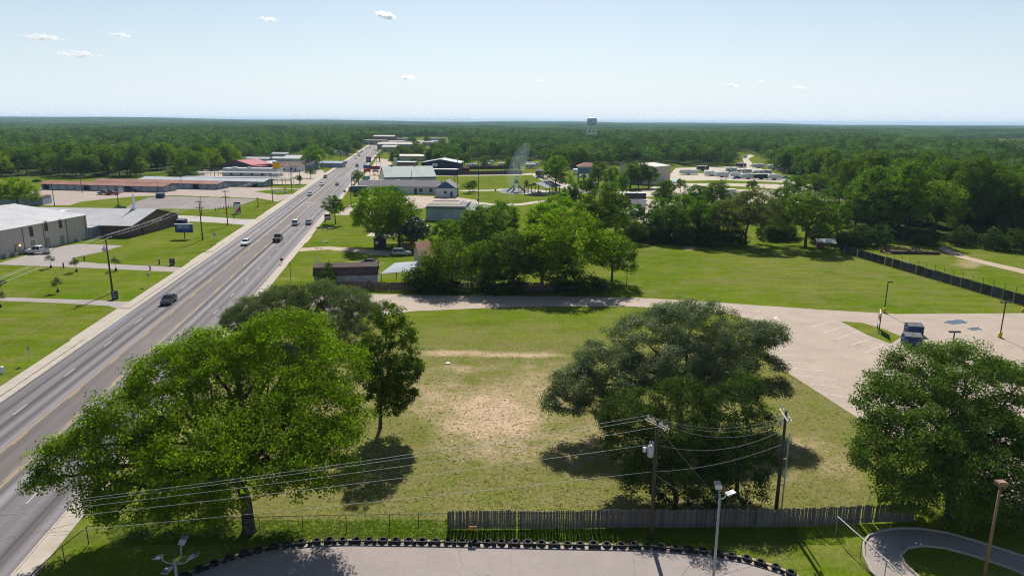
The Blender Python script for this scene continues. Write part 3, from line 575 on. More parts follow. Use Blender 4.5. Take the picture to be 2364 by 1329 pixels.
proto('pecan', 'pecan', 13, 13, 10, .36, 32, 1.2, .74, 34)
proto('willow', 'willow', 10, 10, 9, .30, 34, 1.0, .66, 35, droop=1.5, flat=1.1, trunk=.12)
proto('magnolia', 'magn', 8, 7, 8, .34, 34, .85, .55, 36, trunk=.08, r0=.18)
proto('speckled', 'speck', 14, 15, 12, .36, 34, 1.2, .72, 37, trunk=.22)
proto('column', 'mid', 13, 7, 9, .34, 32, 1.0, .66, 38, shape='col', trunk=.15)
proto('sparse', 'thin', 12, 9, 7, .32, 20, 1.3, .7, 39, bark=BARKG, twig=.5, shape='open')
proto('shrub', 'under', 4, 5, 9, .26, 34, .66, .5, 40, trunk=.04, r0=.08, shape='bush', low=-1)
proto('sapling', 'thin', 3.0, 2.2, 6, .16, 26, .42, .3, 42, trunk=.3, r0=.04)
proto('young', 'mid', 6, 4.5, 6, .26, 30, .75, .45, 41, trunk=.28, r0=.1)
rnd = random.Random(7)
def tree(kind, px_, py_, top, wpx, label, group=None, name='broadleaf_tree'):
    cm, tm, h, w_ = PROTO[kind]; p = G(px_, py_); H_ = HGT(p, top); W_ = wpx/PXM(p.y, H_*.6)
    tt = thing(name, label, 'tree', p, rnd.uniform(0, 6.28), group, (W_/w_, W_/w_, H_/h))
    share('crown', cm, tt); share('trunk', tm, tt); return tt
T = tree
T('young', 775, 517, 450, 58, 'young round tree by the maroon realty sign', name='young_tree')
T('pecan', 868, 567, 432, 150, 'light green tree with a dark leaning trunk by the playhouse', name='pecan_tree')
T('willow', 922, 566, 446, 118, 'bright feathery tree right of the leaning trunk', name='willow_tree')
T('round', 905, 520, 428, 130, 'green tree standing behind the feathery tree', name='broadleaf_tree')
T('magnolia', 962, 574, 497, 82, 'dark glossy magnolia above the silver car', name='magnolia_tree')
T('willow', 1042, 664, 543, 165, 'weeping light green tree over the left of the board fence', name='willow_tree')
T('shrub', 985, 668, 600, 100, 'rambling shrub spilling over the fence by the white roof', name='shrub')
T('dense', 1115, 612, 472, 150, 'dark tree in front of the derelict green roof', name='broadleaf_tree')
T('round2', 1035, 600, 505, 110, 'green tree right of the terracotta roof', name='broadleaf_tree')
T('round', 1160, 590, 462, 120, 'tree behind the fence cluster below the smoke', name='broadleaf_tree')
T('dense', 1185, 666, 530, 165, 'dark round tree in the middle of the fence cluster', name='broadleaf_tree')
T('round', 1118, 668, 555, 90, 'small tree between the weeping tree and the dark tree', name='broadleaf_tree')
T('pecan', 1305, 662, 488, 260, 'largest rounded green tree of the fence cluster', name='broadleaf_tree')
T('dense', 1250, 668, 560, 150, 'low dark tree at the foot of the fence cluster', name='broadleaf_tree')
T('round2', 1412, 650, 535, 125, 'rightmost tree of the fence cluster, reaching over the field', name='broadleaf_tree')
T('pecan', 1285, 580, 447, 170, 'light green tree behind the largest fence tree', name='broadleaf_tree')
T('round', 1385, 560, 437, 150, 'green tree in front of the raised blue house', name='broadleaf_tree')
T('shrub', 1015, 672, 625, 120, 'dark shrubs against the left of the board fence', name='shrub')
T('shrub', 1150, 672, 630, 130, 'dark shrubs against the middle of the board fence', name='shrub')
T('shrub', 1330, 670, 620, 140, 'dark shrubs against the right of the board fence', name='shrub')
T('shrub', 760, 660, 605, 50, 'climbing shrub at the left end of the brown barn', name='shrub')
T('shrub', 758, 668, 612, 44, 'small sapling growing in front of the brown barn roof', name='sapling')
T('round', 1283, 441, 358, 84, 'large lone tree beside the park picnic shelter', name='broadleaf_tree')
T('young', 1084, 446, 420, 34, 'small round tree left on the park lawn', name='young_tree')
T('young', 1092, 441, 416, 30, 'small tree just behind the other on the park lawn', name='young_tree')
T('young', 1215, 438, 415, 16, 'small lone sapling right of the climbing frame', name='young_tree')
for i, (a, b_, c_, d_, k, lb) in enumerate([(1380, 438, 372, 48, 'column', 'narrow tree right against the raised blue house'), (1412, 446, 385, 52, 'round', 'tree in the gap before the tan hall'), (1437, 466, 400, 42, 'young', 'light young tree in front of the tan hall trees'), (1455, 436, 376, 52, 'column', 'left tree against the tan hall'), (1474, 434, 374, 58, 'round', 'middle tree against the tan hall'), (1497, 434, 382, 52, 'column', 'right tree against the tan hall'), (1398, 430, 365, 45, 'sparse', 'thin tree behind the raised blue house')]):
    T(k, a, b_, c_, d_, lb)
for a, b_, c_, d_, k, lb in [(1530, 492, 415, 58, 'column', 'upright tree right of the dead tree'), (1562, 500, 430, 46, 'sparse', 'thin tree right of the upright tree'), (1602, 505, 425, 52, 'column', 'slim tree in front of the caravan rows'), (1650, 500, 418, 80, 'dense', 'dark tree above the field hedge'), (1690, 500, 432, 60, 'sparse', 'sparse tree at the hedge by the white roof'), (1500, 552, 488, 78, 'shrub', 'low bushy growth left of the hedge below the dead tree'), (1545, 556, 470, 100, 'dense', 'left dark bushy tree of the field hedge'), (1612, 560, 462, 120, 'round', 'second bushy tree of the field hedge'), (1668, 556, 458, 80, 'round2', 'bushy tree touching the speckled tree'), (1640, 566, 510, 90, 'shrub', 'low shrub at the foot of the field hedge'), (1790, 540, 455, 90, 'dense', 'dark tree behind the gap of the two field trees'), (1930, 556, 470, 70, 'round', 'tree behind the end of the slatted fence'), (1905, 500, 440, 60, 'sparse', 'grey thin tree beyond the dark field tree'), (1765, 480, 425, 60, 'sparse', 'thin tree behind the speckled tree'), (1830, 470, 405, 80, 'round', 'tree behind the last caravans'), (1880, 462, 400, 90, 'round2', 'broad tree right of the last caravans'), (1935, 480, 410, 80, 'dense', 'dark tree beside the far right caravan'), (1735, 446, 415, 36, 'young', 'small tree between the caravan lanes'), (1668, 432, 408, 22, 'sparse', 'thin sapling between the caravan lanes'), (1480, 554, 520, 60, 'shrub', 'grassy bush at the left end of the field hedge')]:
    T(k, a, b_, c_, d_, lb, name='shrub' if k == 'shrub' else 'broadleaf_tree')
for a, b_, c_, d_, k, lb in [(1330, 470, 420, 50, 'round', 'tree below the raised blue house, left'), (1360, 462, 410, 44, 'column', 'narrow tree below the raised blue house'), (1405, 478, 418, 56, 'round2', 'broad tree left of the striped caravan'), (1432, 500, 448, 60, 'dense', 'dark tree above the white junked cars'), (1520, 520, 455, 60, 'round', 'tree right of the dead tree in the hedge'), (1580, 530, 448, 70, 'round2', 'broad tree in the middle of the hedge'), (1625, 486, 428, 50, 'column', 'narrow tree before the flat caravan roof'), (1712, 500, 440, 60, 'round', 'tree behind the speckled tree, left side'), (1800, 500, 432, 70, 'round', 'tree behind the two field trees'), (1850, 492, 425, 70, 'sparse', 'thin tree behind the dark field tree'), (1310, 470, 428, 40, 'shrub', 'bush by the park road'), (1545, 455, 415, 36, 'column', 'narrow tree beside the tan hall corner'), (1570, 448, 412, 30, 'young', 'young tree near the pool'), (1590, 470, 420, 44, 'sparse', 'thin tree near the pool'), (1470, 520, 470, 66, 'round', 'tree left of the dead tree'), (1420, 540, 480, 90, 'dense', 'dark tree behind the fence cluster right end'), (1455, 560, 505, 80, 'round2', 'tree at the corner of field and fence cluster')]:
    T(k, a, b_, c_, d_, lb)
for k_, (a, b_, c_, d_) in enumerate([(1478, 556, 520, 60), (1515, 560, 518, 66), (1560, 562, 515, 70), (1590, 566, 520, 60), (1630, 566, 516, 76), (1690, 562, 512, 70), (1775, 552, 508, 70), (1810, 552, 505, 60), (1895, 560, 512, 60), (1925, 566, 524, 50), (1960, 566, 518, 60), (1990, 568, 520, 60), (2030, 566, 516, 66), (2140, 566, 522, 60), (2220, 566, 520, 60), (2290, 574, 524, 66), (2340, 580, 526, 70)]):
    T('shrub', a, b_, c_, d_, ['low hedge shrub at the field edge left of the speckled tree', 'low undergrowth shrub at the foot of the right woods'][k_ > 7], ['hedge shrubs of the field', 'undergrowth of the right woods'][k_ > 7], 'shrub')
T('speckled', 1721, 564, 441, 168, 'pale speckled round tree on the field edge', name='flowering_tree')
T('dense', 1859, 571, 444, 150, 'dark round tree on the field edge beside the slatted fence')
T('pecan', 42, 483, 410, 96, 'spreading tree left of the storage lot behind the hall')
T('shrub', 276, 487, 472, 28, 'round bush behind the church roof', name='shrub')
T('shrub', 85, 420, 413, 22, 'small pale bush beside the left end of the storage sheds', name='shrub')
T('pecan', 726, 389, 334, 62, 'bright shade tree beside the highway left', name='shade_tree')
T('young', 717, 411, 387, 30, 'small round street tree by the drive-in', name='street_tree')
T('young', 692, 425, 404, 22, 'small street tree by the drive-in exit', name='street_tree')
T('young', 828, 436, 392, 34, 'street tree by the cluster of poles right of the highway', name='street_tree')
T('shrub', 815, 442, 424, 22, 'bush at the foot of the roadside poles', name='shrub')
for a, b_, c_, d_, k, lb in [(800, 360, 331, 40, 'dense', 'dark tree on the left roadside farther up'), (778, 356, 330, 36, 'round', 'round tree left of the far roadside'), (822, 352, 326, 34, 'dense', 'far roadside tree on the left near the town'), (760, 362, 338, 30, 'round2', 'tree behind the far left driveway'), (876, 372, 337, 30, 'sparse', 'left of two roadside trees by the red pole sign'), (902, 369, 336, 28, 'sparse', 'right of two roadside trees by the red pole sign'), (912, 381, 347, 30, 'dense', 'dark tree behind the green roofed hall left'), (955, 382, 364, 32, 'round', 'light tree above the green roof ridge'), (935, 366, 340, 40, 'dense', 'dark tree behind the green roofed hall'), (965, 362, 338, 36, 'dense', 'dark tree right behind the green roofed hall'), (992, 372, 350, 26, 'column', 'narrow tree behind the navy building'), (1012, 380, 345, 34, 'column', 'narrow tree left of the brown fence'), (1040, 384, 352, 36, 'round', 'tree behind the left end of the brown fence'), (1072, 386, 352, 40, 'dense', 'tree behind the brown fence near the tall pole'), (1120, 388, 358, 34, 'round', 'tree behind the brown fence centre'), (1178, 392, 362, 34, 'round2', 'smoke-veiled tree at the brown fence'), (1200, 398, 360, 34, 'round', 'tree at the right end of the brown fence'), (405, 418, 392, 44, 'shrub', 'vine-covered clump behind the storage sheds'), (440, 420, 384, 44, 'column', 'tall tree at the right end of the storage sheds')]:
    T(k, a, b_, c_, d_, lb)
# trees between the shops and roofs of the town
rt = random.Random(17); BOX = [(868, 356, 992, 432), (925, 378, 960, 390), (985, 380, 1060, 410), (945, 358, 1012, 372), (880, 320, 1046, 350)]; n_ = 0
while n_ < 46:
    if n_ < 30: a, b_ = rt.uniform(900, 1060), rt.uniform(352, 388)
    elif n_ < 38: a, b_ = rt.uniform(872, 1045), rt.uniform(324, 352)
    else: a, b_ = rt.uniform(640, 800), rt.uniform(352, 368)
    if any(x0 < a < x1 and y0 < b_ < y1 for x0, y0, x1, y1 in BOX[:4]): continue
    q = G(a, b_); hh = rt.uniform(8, 13); tp = PROJ(q.x, q.y, hh)[1]; k = rt.choice(['round', 'dense', 'round2', 'column'])
    wh = 'behind the green roofed hall and navy building' if n_ < 30 else ('among the far town shops' if n_ < 38 else 'behind the roadside houses left of the highway')
    T(k, a, b_, tp, rt.uniform(8, 12)*PXM(q.y), dict(round='round', round2='broad', dense='dark', column='narrow')[k]+' tree '+wh, 'town trees '+wh); n_ += 1
# dead trees
def dead(px_, py_, top, seed, label):
    p = G(px_, py_); H_ = HGT(p, top); rs = np.random.RandomState(seed); tt = thing('dead_tree', label, 'tree', p); mb = MB()
    mb.tube([(0, 0, 0), (.1, .05, H_*.3), (.25, 0, H_*.55), (.2, .1, H_*.7)], [.34, .26, .18, .1], 7)
    for k in range(8):
        a = rs.rand()*6.28; z0 = H_*rs.uniform(.3, .65); l = H_*rs.uniform(.18, .4)
        mb.tube([(.15, 0, z0), (math.cos(a)*l*.4, math.sin(a)*l*.4, z0+l*.35), (math.cos(a)*l*.75, math.sin(a)*l*.75, z0+l*.95)], [.12, .08, .02], 5)
    mb.build('trunk', BARKG, tt, True, fix=False)
dead(1484, 535, 448, 3, 'bare dead tree with forked branches above the wrecked cars'); dead(1925, 512, 462, 5, 'bare grey twiggy tree beside the field edge')
# newly planted saplings in front of the hall
for a, b_, lb in [(118, 618, 'sapling nearest the white pickup'), (177, 627, 'sapling by the driveway fork'), (268, 624, 'sapling right of the tall pole'), (134, 674, 'sapling in the middle of the hall lawn'), (6, 680, 'sapling at the left picture edge, upper'), (1, 709, 'sapling at the left picture edge, lower')]:
    cm, tm, h, w_ = PROTO['sapling']; p = G(a, b_); tt = thing('sapling', lb, 'tree', p, rnd.uniform(0, 6), 'young trees planted on the hall lawn'); share('crown', cm, tt); share('trunk', tm, tt)
    MB().lathe([(.28, 0), (.22, .35), (.1, .6)], 8).build('trunk_guard', mat('black_plastic', (.02, .02, .02), .6), tt)
# ------------------------------------------------------------------ the woods: nearest trees singly, the rest as one mass
rs = np.random.RandomState(99); cand = []
def scatter(rmin, rmax, sp):
    a0 = -R(42); a1 = R(42); area = .5*(a1-a0)*(rmax**2-rmin**2); n = int(area/(sp*sp)*1.25)
    r = np.sqrt(rs.uniform(rmin**2, rmax**2, n)); a = rs.uniform(a0, a1, n); x, y = r*np.sin(a), r*np.cos(a)
    k = wooded(x, y); x, y = x[k], y[k]
    # thin out trees that stand too close
    g_ = {}; keep = []
    for i in range(len(x)):
        c_ = (int(x[i]//sp), int(y[i]//sp))
        if c_ in g_: continue
        g_[c_] = 1; keep.append(i)
    return x[keep], y[keep]
x1, y1 = scatter(120, 1700, 9.2)
d1 = np.hypot(x1, y1); o_ = np.argsort(d1); x1, y1, d1 = x1[o_], y1[o_], d1[o_]
pxx, pyy = vproj(x1, y1); inv = (pxx > -60) & (pxx < PW+60)
edge = (np.interp(pxx, EX, EY)-pyy)     # photo pixels behind the edge of the woods
near = np.where(inv & (((pxx > 1240) & (edge < 75) & (d1 < 520)) | ((pxx < 900) & (edge < 30) & (d1 < 620)) | ((pxx >= 900) & (pxx <= 1240) & (edge < 26) & (d1 < 700))))[0][:200]
near_set = set(near.tolist())
FK = ['round', 'round2', 'dense', 'dense', 'column', 'round2', 'round', 'pecan']
for i in near:
    k = FK[rs.randint(len(FK)-(2 if pxx[i] > 1240 else 0))]; cm, tm, h, w_ = PROTO[k]; s = rs.uniform(.85, 1.3)
    if pxx[i] > 1900: s *= 1.28
    q_ = pxx[i]; look = dict(round='round-crowned', round2='broad-crowned', dense='dark dense', column='narrow upright', pecan='light green')[k]
    for lim, wh in ((70, 'at the far left edge of the woods'), (150, 'in the woods behind the left end of the sheds'), (240, 'in the woods behind the shed roofs, left half'), (345, 'in the woods behind the shed roofs, right half'), (480, 'in the woods right of the bright green clearing'), (560, 'in the woods left of the maroon roof'), (660, 'in the woods behind the maroon roof'), (780, 'in the woods behind the brown roofed houses'), (900, 'in the woods near the far end of the highway'), (1240, 'in the woods behind the brown park fence'), (1420, 'in the woods behind the raised blue house'), (1560, 'in the woods behind the tan hall'), (1700, 'in the woods behind the left caravans'), (1800, 'in the woods behind the right caravans'), (1950, 'in the woods beyond the field corner'), (2080, 'in the right woods above the slatted fence end'), (2180, 'in the right woods behind the scrap heap'), (2270, 'in the right woods behind the farm track'), (9999, 'in the right woods at the picture edge')):
        if q_ < lim: break
    lb = look+' tree '+wh; gr = 'woodland trees '+wh
    tt = thing('woodland_tree', lb, 'tree', (x1[i], y1[i], 0), rs.rand()*6.28, gr, (s*rs.uniform(.9, 1.15), s*rs.uniform(.9, 1.15), s*rs.uniform(.85, 1.15)))
    share('crown', cm, tt); share('trunk', tm, tt)
LIB = bpy.data.collections.new('woods_library')
def far_proto(name, seed, h, w_, n, size, lf):
    rs_ = np.random.RandomState(seed); L = []
    for i in range(6):
        a = i*2.4; t_ = (i+.5)/6; rad = w_/2*.5*math.sqrt(1-t_**1.5); L.append((Vector((math.cos(a)*rad, math.sin(a)*rad, h*(.35+.45*t_))), w_/2*.5, h*.22))
    C, Rr, DD = clumps(rs_, L, 1.9, 1.1, .5, -.6); per = max(4, n//len(C))
    V, Q_, at_ = leaves(rs_, C, Rr, per, size, .45, .7, 0, .28, DD, 1.3)
    o = bpy.data.objects.new(name, np_mesh(name, V, Q_, lf, at_)); LIB.objects.link(o)
for i in range(5): far_proto('a_wood_tree_%d' % i, 60+i, [13, 15, 12, 16, 10.5][i], [13, 14, 11.5, 11.5, 12.5][i], 1000, .85, LEAF[['forest', 'forest', 'forest2', 'forest', 'forest3'][i]])
def patch_proto(name, seed):
    rs_ = np.random.RandomState(seed); C, Rr = [], []
    for i in range(12):
        for j in range(12):
            c_ = np.array([(i-5.5)*8.3+rs_.uniform(-3, 3), (j-5.5)*8.3+rs_.uniform(-3, 3), rs_.uniform(5.5, 9.5)])
            for k in range(5):
                d = rs_.normal(size=3); d[2] = abs(d[2]); d /= np.linalg.norm(d); C.append(c_+d*np.array([3.4, 3.4, 2.8])); Rr.append(2.0)
    V, Q_, at_ = leaves(rs_, np.array(C), np.array(Rr), 7, 2.2, .6, .7, 0, .3)
    o = bpy.data.objects.new(name, np_mesh(name, V, Q_, LEAF['forest'], at_)); LIB.objects.link(o)
for i in range(4): patch_proto('b_wood_patch_%d' % i, 80+i)
rest = np.array([i for i in range(len(x1)) if i not in near_set])
P1 = np.stack([x1[rest], y1[rest], relief(x1[rest], y1[rest])], 1)
x2, y2 = scatter(1650, 9800, 88.0)
P2 = np.stack([x2, y2, relief(x2, y2)-.5], 1)
def woods(name, P, lo, hi, smin, smax, label):
    n = len(P); me = bpy.data.meshes.new(name); me.vertices.add(n); me.vertices.foreach_set('co', P.astype(np.float32).ravel())
    for nm, ty, ar, key in (('wrot', 'FLOAT_VECTOR', np.stack([np.zeros(n), np.zeros(n), rs.rand(n)*6.28], 1), 'vector'), ('wscl', 'FLOAT_VECTOR', np.stack([rs.uniform(smin, smax, n), rs.uniform(smin, smax, n), rs.uniform(smin*1.1, smax*.72, n)], 1), 'vector'), ('widx', 'INT', rs.randint(lo, hi, n), 'value')):
        a = me.attributes.new(nm, ty, 'POINT'); a.data.foreach_set(key, ar.astype(np.int32 if ty == 'INT' else np.float32).ravel())
    o = bpy.data.objects.new(name, me); COL.objects.link(o)
    ng = bpy.data.node_groups.new(name+'_nodes', 'GeometryNodeTree'); ng.interface.new_socket('Geometry', in_out='INPUT', socket_type='NodeSocketGeometry'); ng.interface.new_socket('Geometry', in_out='OUTPUT', socket_type='NodeSocketGeometry')
    gi = ng.nodes.new('NodeGroupInput'); go = ng.nodes.new('NodeGroupOutput'); ip = ng.nodes.new('GeometryNodeInstanceOnPoints'); ci = ng.nodes.new('GeometryNodeCollectionInfo'); ci.inputs[0].default_value = LIB; ci.inputs[1].default_value = True; ci.inputs[2].default_value = True
    def na(nm, dt): n_ = ng.nodes.new('GeometryNodeInputNamedAttribute'); n_.data_type = dt; n_.inputs[0].default_value = nm; return n_.outputs[0]
    ng.links.new(gi.outputs[0], ip.inputs['Points']); ng.links.new(ci.outputs[0], ip.inputs['Instance']); ip.inputs['Pick Instance'].default_value = True
    ng.links.new(na('widx', 'INT'), ip.inputs['Instance Index']); ng.links.new(na('wrot', 'FLOAT_VECTOR'), ip.inputs['Rotation']); ng.links.new(na('wscl', 'FLOAT_VECTOR'), ip.inputs['Scale']); ng.links.new(ip.outputs[0], go.inputs[0])
    md = o.modifiers.new('woods', 'NODES'); md.node_group = ng; tag(o, label, 'forest', None, 'stuff'); return o
woods('forest', P1, 0, 5, .62, 1.5, 'unbroken broadleaf woods beyond the town edge'); woods('far_forest', P2, 5, 9, .95, 1.35, 'distant hazy woods reaching to the horizon')
print('near trees', len(near), 'woods', len(P1), 'far', len(P2))
# ------------------------------------------------------------------ near objects
WOODG = mat('weathered_wood', (.165, .145, .132), .9, var=.3, vscale=2.0, stretch=(6, 6, .6), objrand=.30); WOODB = mat('brown_wood', (.17, .125, .10), .9, var=.3, vscale=2, stretch=(6, 6, .6), objrand=.25)
POLEW = mat('pole_wood', (.085, .065, .052), .9, var=.3, vscale=1.5, stretch=(8, 8, .4), bump=.3); GALV = mat('galvanised', (.42, .44, .45), .45, .7, var=.1); DARKM = mat('dark_metal', (.025, .024, .026), .5, .3); WIRE = mat('aluminium_wire', (.34, .34, .34), .6, .2, var=.05)
RUBBER = mat('tyre_rubber', (.022, .021, .022), .8, var=.3, vscale=6, objrand=.35); GREYP = mat('grey_pole_paint', (.36, .37, .375), .5, var=.1); WHITEP = mat('white_enamel', (.72, .72, .72), .5, var=.06); INSUL = mat('insulator', (.55, .57, .62), .3, var=.05)
BROWNP = mat('brown_lamp_paint', (.30, .17, .11), .6, var=.15); YBASE = mat('yellow_base', (.62, .46, .02), .7, var=.15, vscale=3); ARML = mat('pale_crossarm', (.52, .47, .40), .8, var=.2, vscale=3)
def fence_boards(name, label, cat_, pts, h, wbd, gap, m, miss=0.0, seed=1, rails=True, lean=0.02, wavy=0.0, group=None):
    """pts: ground path; every board is a piece of its own (shared meshes)"""
    r = random.Random(seed); base = Vector(pts[0]); f = thing(name, label, cat_, base, 0, group)
    mes = [MB().prism([(-wbd/2, -.011), (wbd/2, -.011), (wbd/2, .011), (-wbd/2, .011)], 0, h*k).mesh('picket', m) for k in (.96, 1.0, .98, 1.03)]
    pos = 0.0; seg = [(Vector(a), Vector(b_)) for a, b_ in zip(pts, pts[1:])]; n = 0
    for a, b_ in seg:
        d = b_-a; ln = d.length; ang = math.atan2(d.y, d.x); u = d.normalized(); x = wbd/2
        while x < ln-wbd/2:
            if r.random() > miss:
                p = a+u*x-base
                share('picket', mes[r.randrange(4)], f, (p.x, p.y, .04+wavy*math.sin((pos+x)*.55)), (r.gauss(0, lean)*.6, r.gauss(0, lean), ang)); n += 1
            x += wbd+gap*r.uniform(.5, 1.5)
        pos += ln
        if rails:
            nrm = Vector((-u.y, u.x, 0))
            for z in (.35, h*.86):
                q0, q1 = a-base+nrm*.05, b_-base+nrm*.05
                MB().tube([(q0.x, q0.y, z), (q1.x, q1.y, z)], .04, 4).build('rail', m, f)
            k = 0
            while k < ln:
                q = a-base+u*k+nrm*.11; MB().box(q.x-.05, q.x+.05, q.y-.05, q.y+.05, 0, h*1.0).build('post', m, f); k += 2.9
    return f
fence_boards('picket_fence', 'long weathered grey picket fence across the foreground', 'fence', [G(1036, 1222), G(1300, 1220), G(1500, 1218), G(1650, 1216), G(1800, 1217), G(1900, 1211), G(2000, 1207), G(2110, 1204)], 1.62, .112, .014, WOODG, .02, 3, wavy=.05)
CHAIN = bpy.data.materials.new('chain_link'); CHAIN.use_nodes = True; t = CHAIN.node_tree; b = t.nodes['Principled BSDF']; b.inputs['Base Color'].default_value = (.10, .10, .10, 1); b.inputs['Metallic'].default_value = .4; b.inputs['Roughness'].default_value = .6
gp_ = N(t, 'ShaderNodeTexCoord').outputs['Object']; mp = N(t, 'ShaderNodeMapping'); mp.inputs['Rotation'].default_value = (0, R(45), 0); mp.inputs['Scale'].default_value = (14, 0, 14); t.links.new(gp_, mp.inputs[0])
fr = N(t, 'ShaderNodeVectorMath', operation='FRACTION'); t.links.new(mp.outputs[0], fr.inputs[0]); sx = N(t, 'ShaderNodeSeparateXYZ'); t.links.new(fr.outputs[0], sx.inputs[0])
al = mathn(t, 'MAXIMUM', mathn(t, 'LESS_THAN', sx.outputs[0], .055), mathn(t, 'LESS_THAN', sx.outputs[2], .055)); t.links.new(al, b.inputs['Alpha'])
def chain_fence(label, pts, h, step, m, top=.03, group=None):
    base = Vector(pts[0]); f = thing('chain_link_fence', label, 'fence', base, 0, group)
    pm_ = MB().cyl((0, 0, 0), (0, 0, h), .03, .03, 8).mesh('post', m)
    for a, b_ in zip(pts, pts[1:]):
        a, b_ = Vector(a), Vector(b_); d = b_-a; ln = d.length; n = max(1, round(ln/step)); ang = math.atan2(d.y, d.x)
        for k in range(n+1): p = a+d*k/n-base; share('post', pm_, f, (p.x, p.y, 0))
        q0, q1 = a-base, b_-base; MB().tube([(q0.x, q0.y, h), (q1.x, q1.y, h)], top, 6).build('rail', m, f)
        me = MB().poly([(0, 0, .03), (ln, 0, .03), (ln, 0, h), (0, 0, h)]).mesh('mesh_panel', CHAIN); share('mesh_panel', me, f, (q0.x, q0.y, 0), (0, 0, ang))
    return f
chain_fence('dark chain link fence running left from the picket fence', [G(1034, 1223), G(900, 1226), G(700, 1230), G(500, 1236), G(330, 1245), G(205, 1256)], 1.55, 3.0, DARKM, .022)
chain_fence('chain link fence slanting beside the highway sidewalk at lower left', [G(205, 1256), G(150, 1300), G(70, 1375)], 1.45, 3.2, DARKM, .03)
chain_fence('chain link fence with a white top rail cutting across the lower right', [G(1928, 1237), G(1985, 1290), G(2040, 1342), G(2100, 1400)], 1.75, 2.4, GALV, .045)
# tyre barrier
tor = MB(); n, k = 18, 8
prof = [(.36, .02), (.385, .07), (.385, .15), (.36, .2), (.27, .22), (.20, .19), (.185, .11), (.20, .03)]
vv = [[(r_*math.cos(2*math.pi*i/n), r_*math.sin(2*math.pi*i/n), z) for (r_, z) in prof] for i in range(n)]; vv.append(vv[0]); tor.loft(vv, False); tyre_me = tor.mesh('tyre', RUBBER, True)
KP = [G(*p) for p in KT]
def along(P, off, step, z=0, start=0.0):
    res = []; acc_ = start
    for a, b_ in zip(P, P[1:]):
        d = b_-a; ln = d.length; u = d.normalized(); nr = Vector((-u.y, u.x, 0))
        while acc_ < ln: res.append((a+u*acc_+nr*off, math.atan2(u.y, u.x))); acc_ += step
        acc_ -= ln
    return res
r_ = random.Random(5)
for p, a in along(KP, .42, 1.03):
    q = PROJ(p.x, p.y)
    if not (380 < q[0] < 1890): continue
    o = bpy.data.objects.new('tyre', tyre_me); COL.objects.link(o); s_ = r_.uniform(.84, 1.02); o.location = (p.x+r_.uniform(-.05, .05), p.y+r_.uniform(-.05, .05), .0); o.rotation_euler = (R(r_.uniform(-5, 5)), R(r_.uniform(-5, 5)), r_.uniform(0, 6)); o.scale = (s_, s_, s_*r_.uniform(.9, 1.25))
    tag(o, 'old black tyre in the row lining the kart track', 'tyre', 'tyres lining the kart track')
rl = thing('barrier_rail', 'low black rail along the edge of the kart track', 'barrier', KP[0]); rb = MB(); P_ = [p for p, a in along(KP, .02, 1.2)]
rb.tube([(p.x-KP[0].x, p.y-KP[0].y, .27) for p in P_], .055, 6); rb.build('rail', RUBBER, rl)
sm = MB().box(-.17, .17, -.05, .05, 0, .26).mesh('support', RUBBER)
for p, a in along(KP, .02, .62): share('support', sm, rl, (p.x-KP[0].x, p.y-KP[0].y, 0), (0, 0, a))
dirt_strip = along(KP, .75, 1.5); dp = [p for p, a in along(KP, .03, 1.5)]; dq = [p for p, a in dirt_strip]
db = MB()
for i in range(min(len(dp), len(dq))-1): db.poly([(dp[i].x, dp[i].y, .012), (dp[i+1].x, dp[i+1].y, .012), (dq[i+1].x, dq[i+1].y, .012), (dq[i].x, dq[i].y, .012)])
tag(db.build('tyre_strip', DIRTM), 'bare gravel strip under the tyres', None, None, 'structure')
# arrow sign
p = G(1092, 1246); s_ = thing('arrow_sign', 'small orange sign with a black arrow behind the tyres', 'sign', p); MB().cyl((0, 0, 0), (0, 0, .95), .02).build('post', DARKM, s_)
MB().box(-.30, .30, -.015, .015, .93, 1.24).build('panel', mat('orange_panel', (.50, .27, .06), .6, var=.2, vscale=4), s_)
MB().poly([(-.22, -.018, 1.06), (.08, -.018, 1.06), (.08, -.018, 1.0), (.22, -.018, 1.085), (.08, -.018, 1.17), (.08, -.018, 1.11), (-.22, -.018, 1.11)]).build('arrow', mat('black_print', (.012, .012, .012), .7), s_)
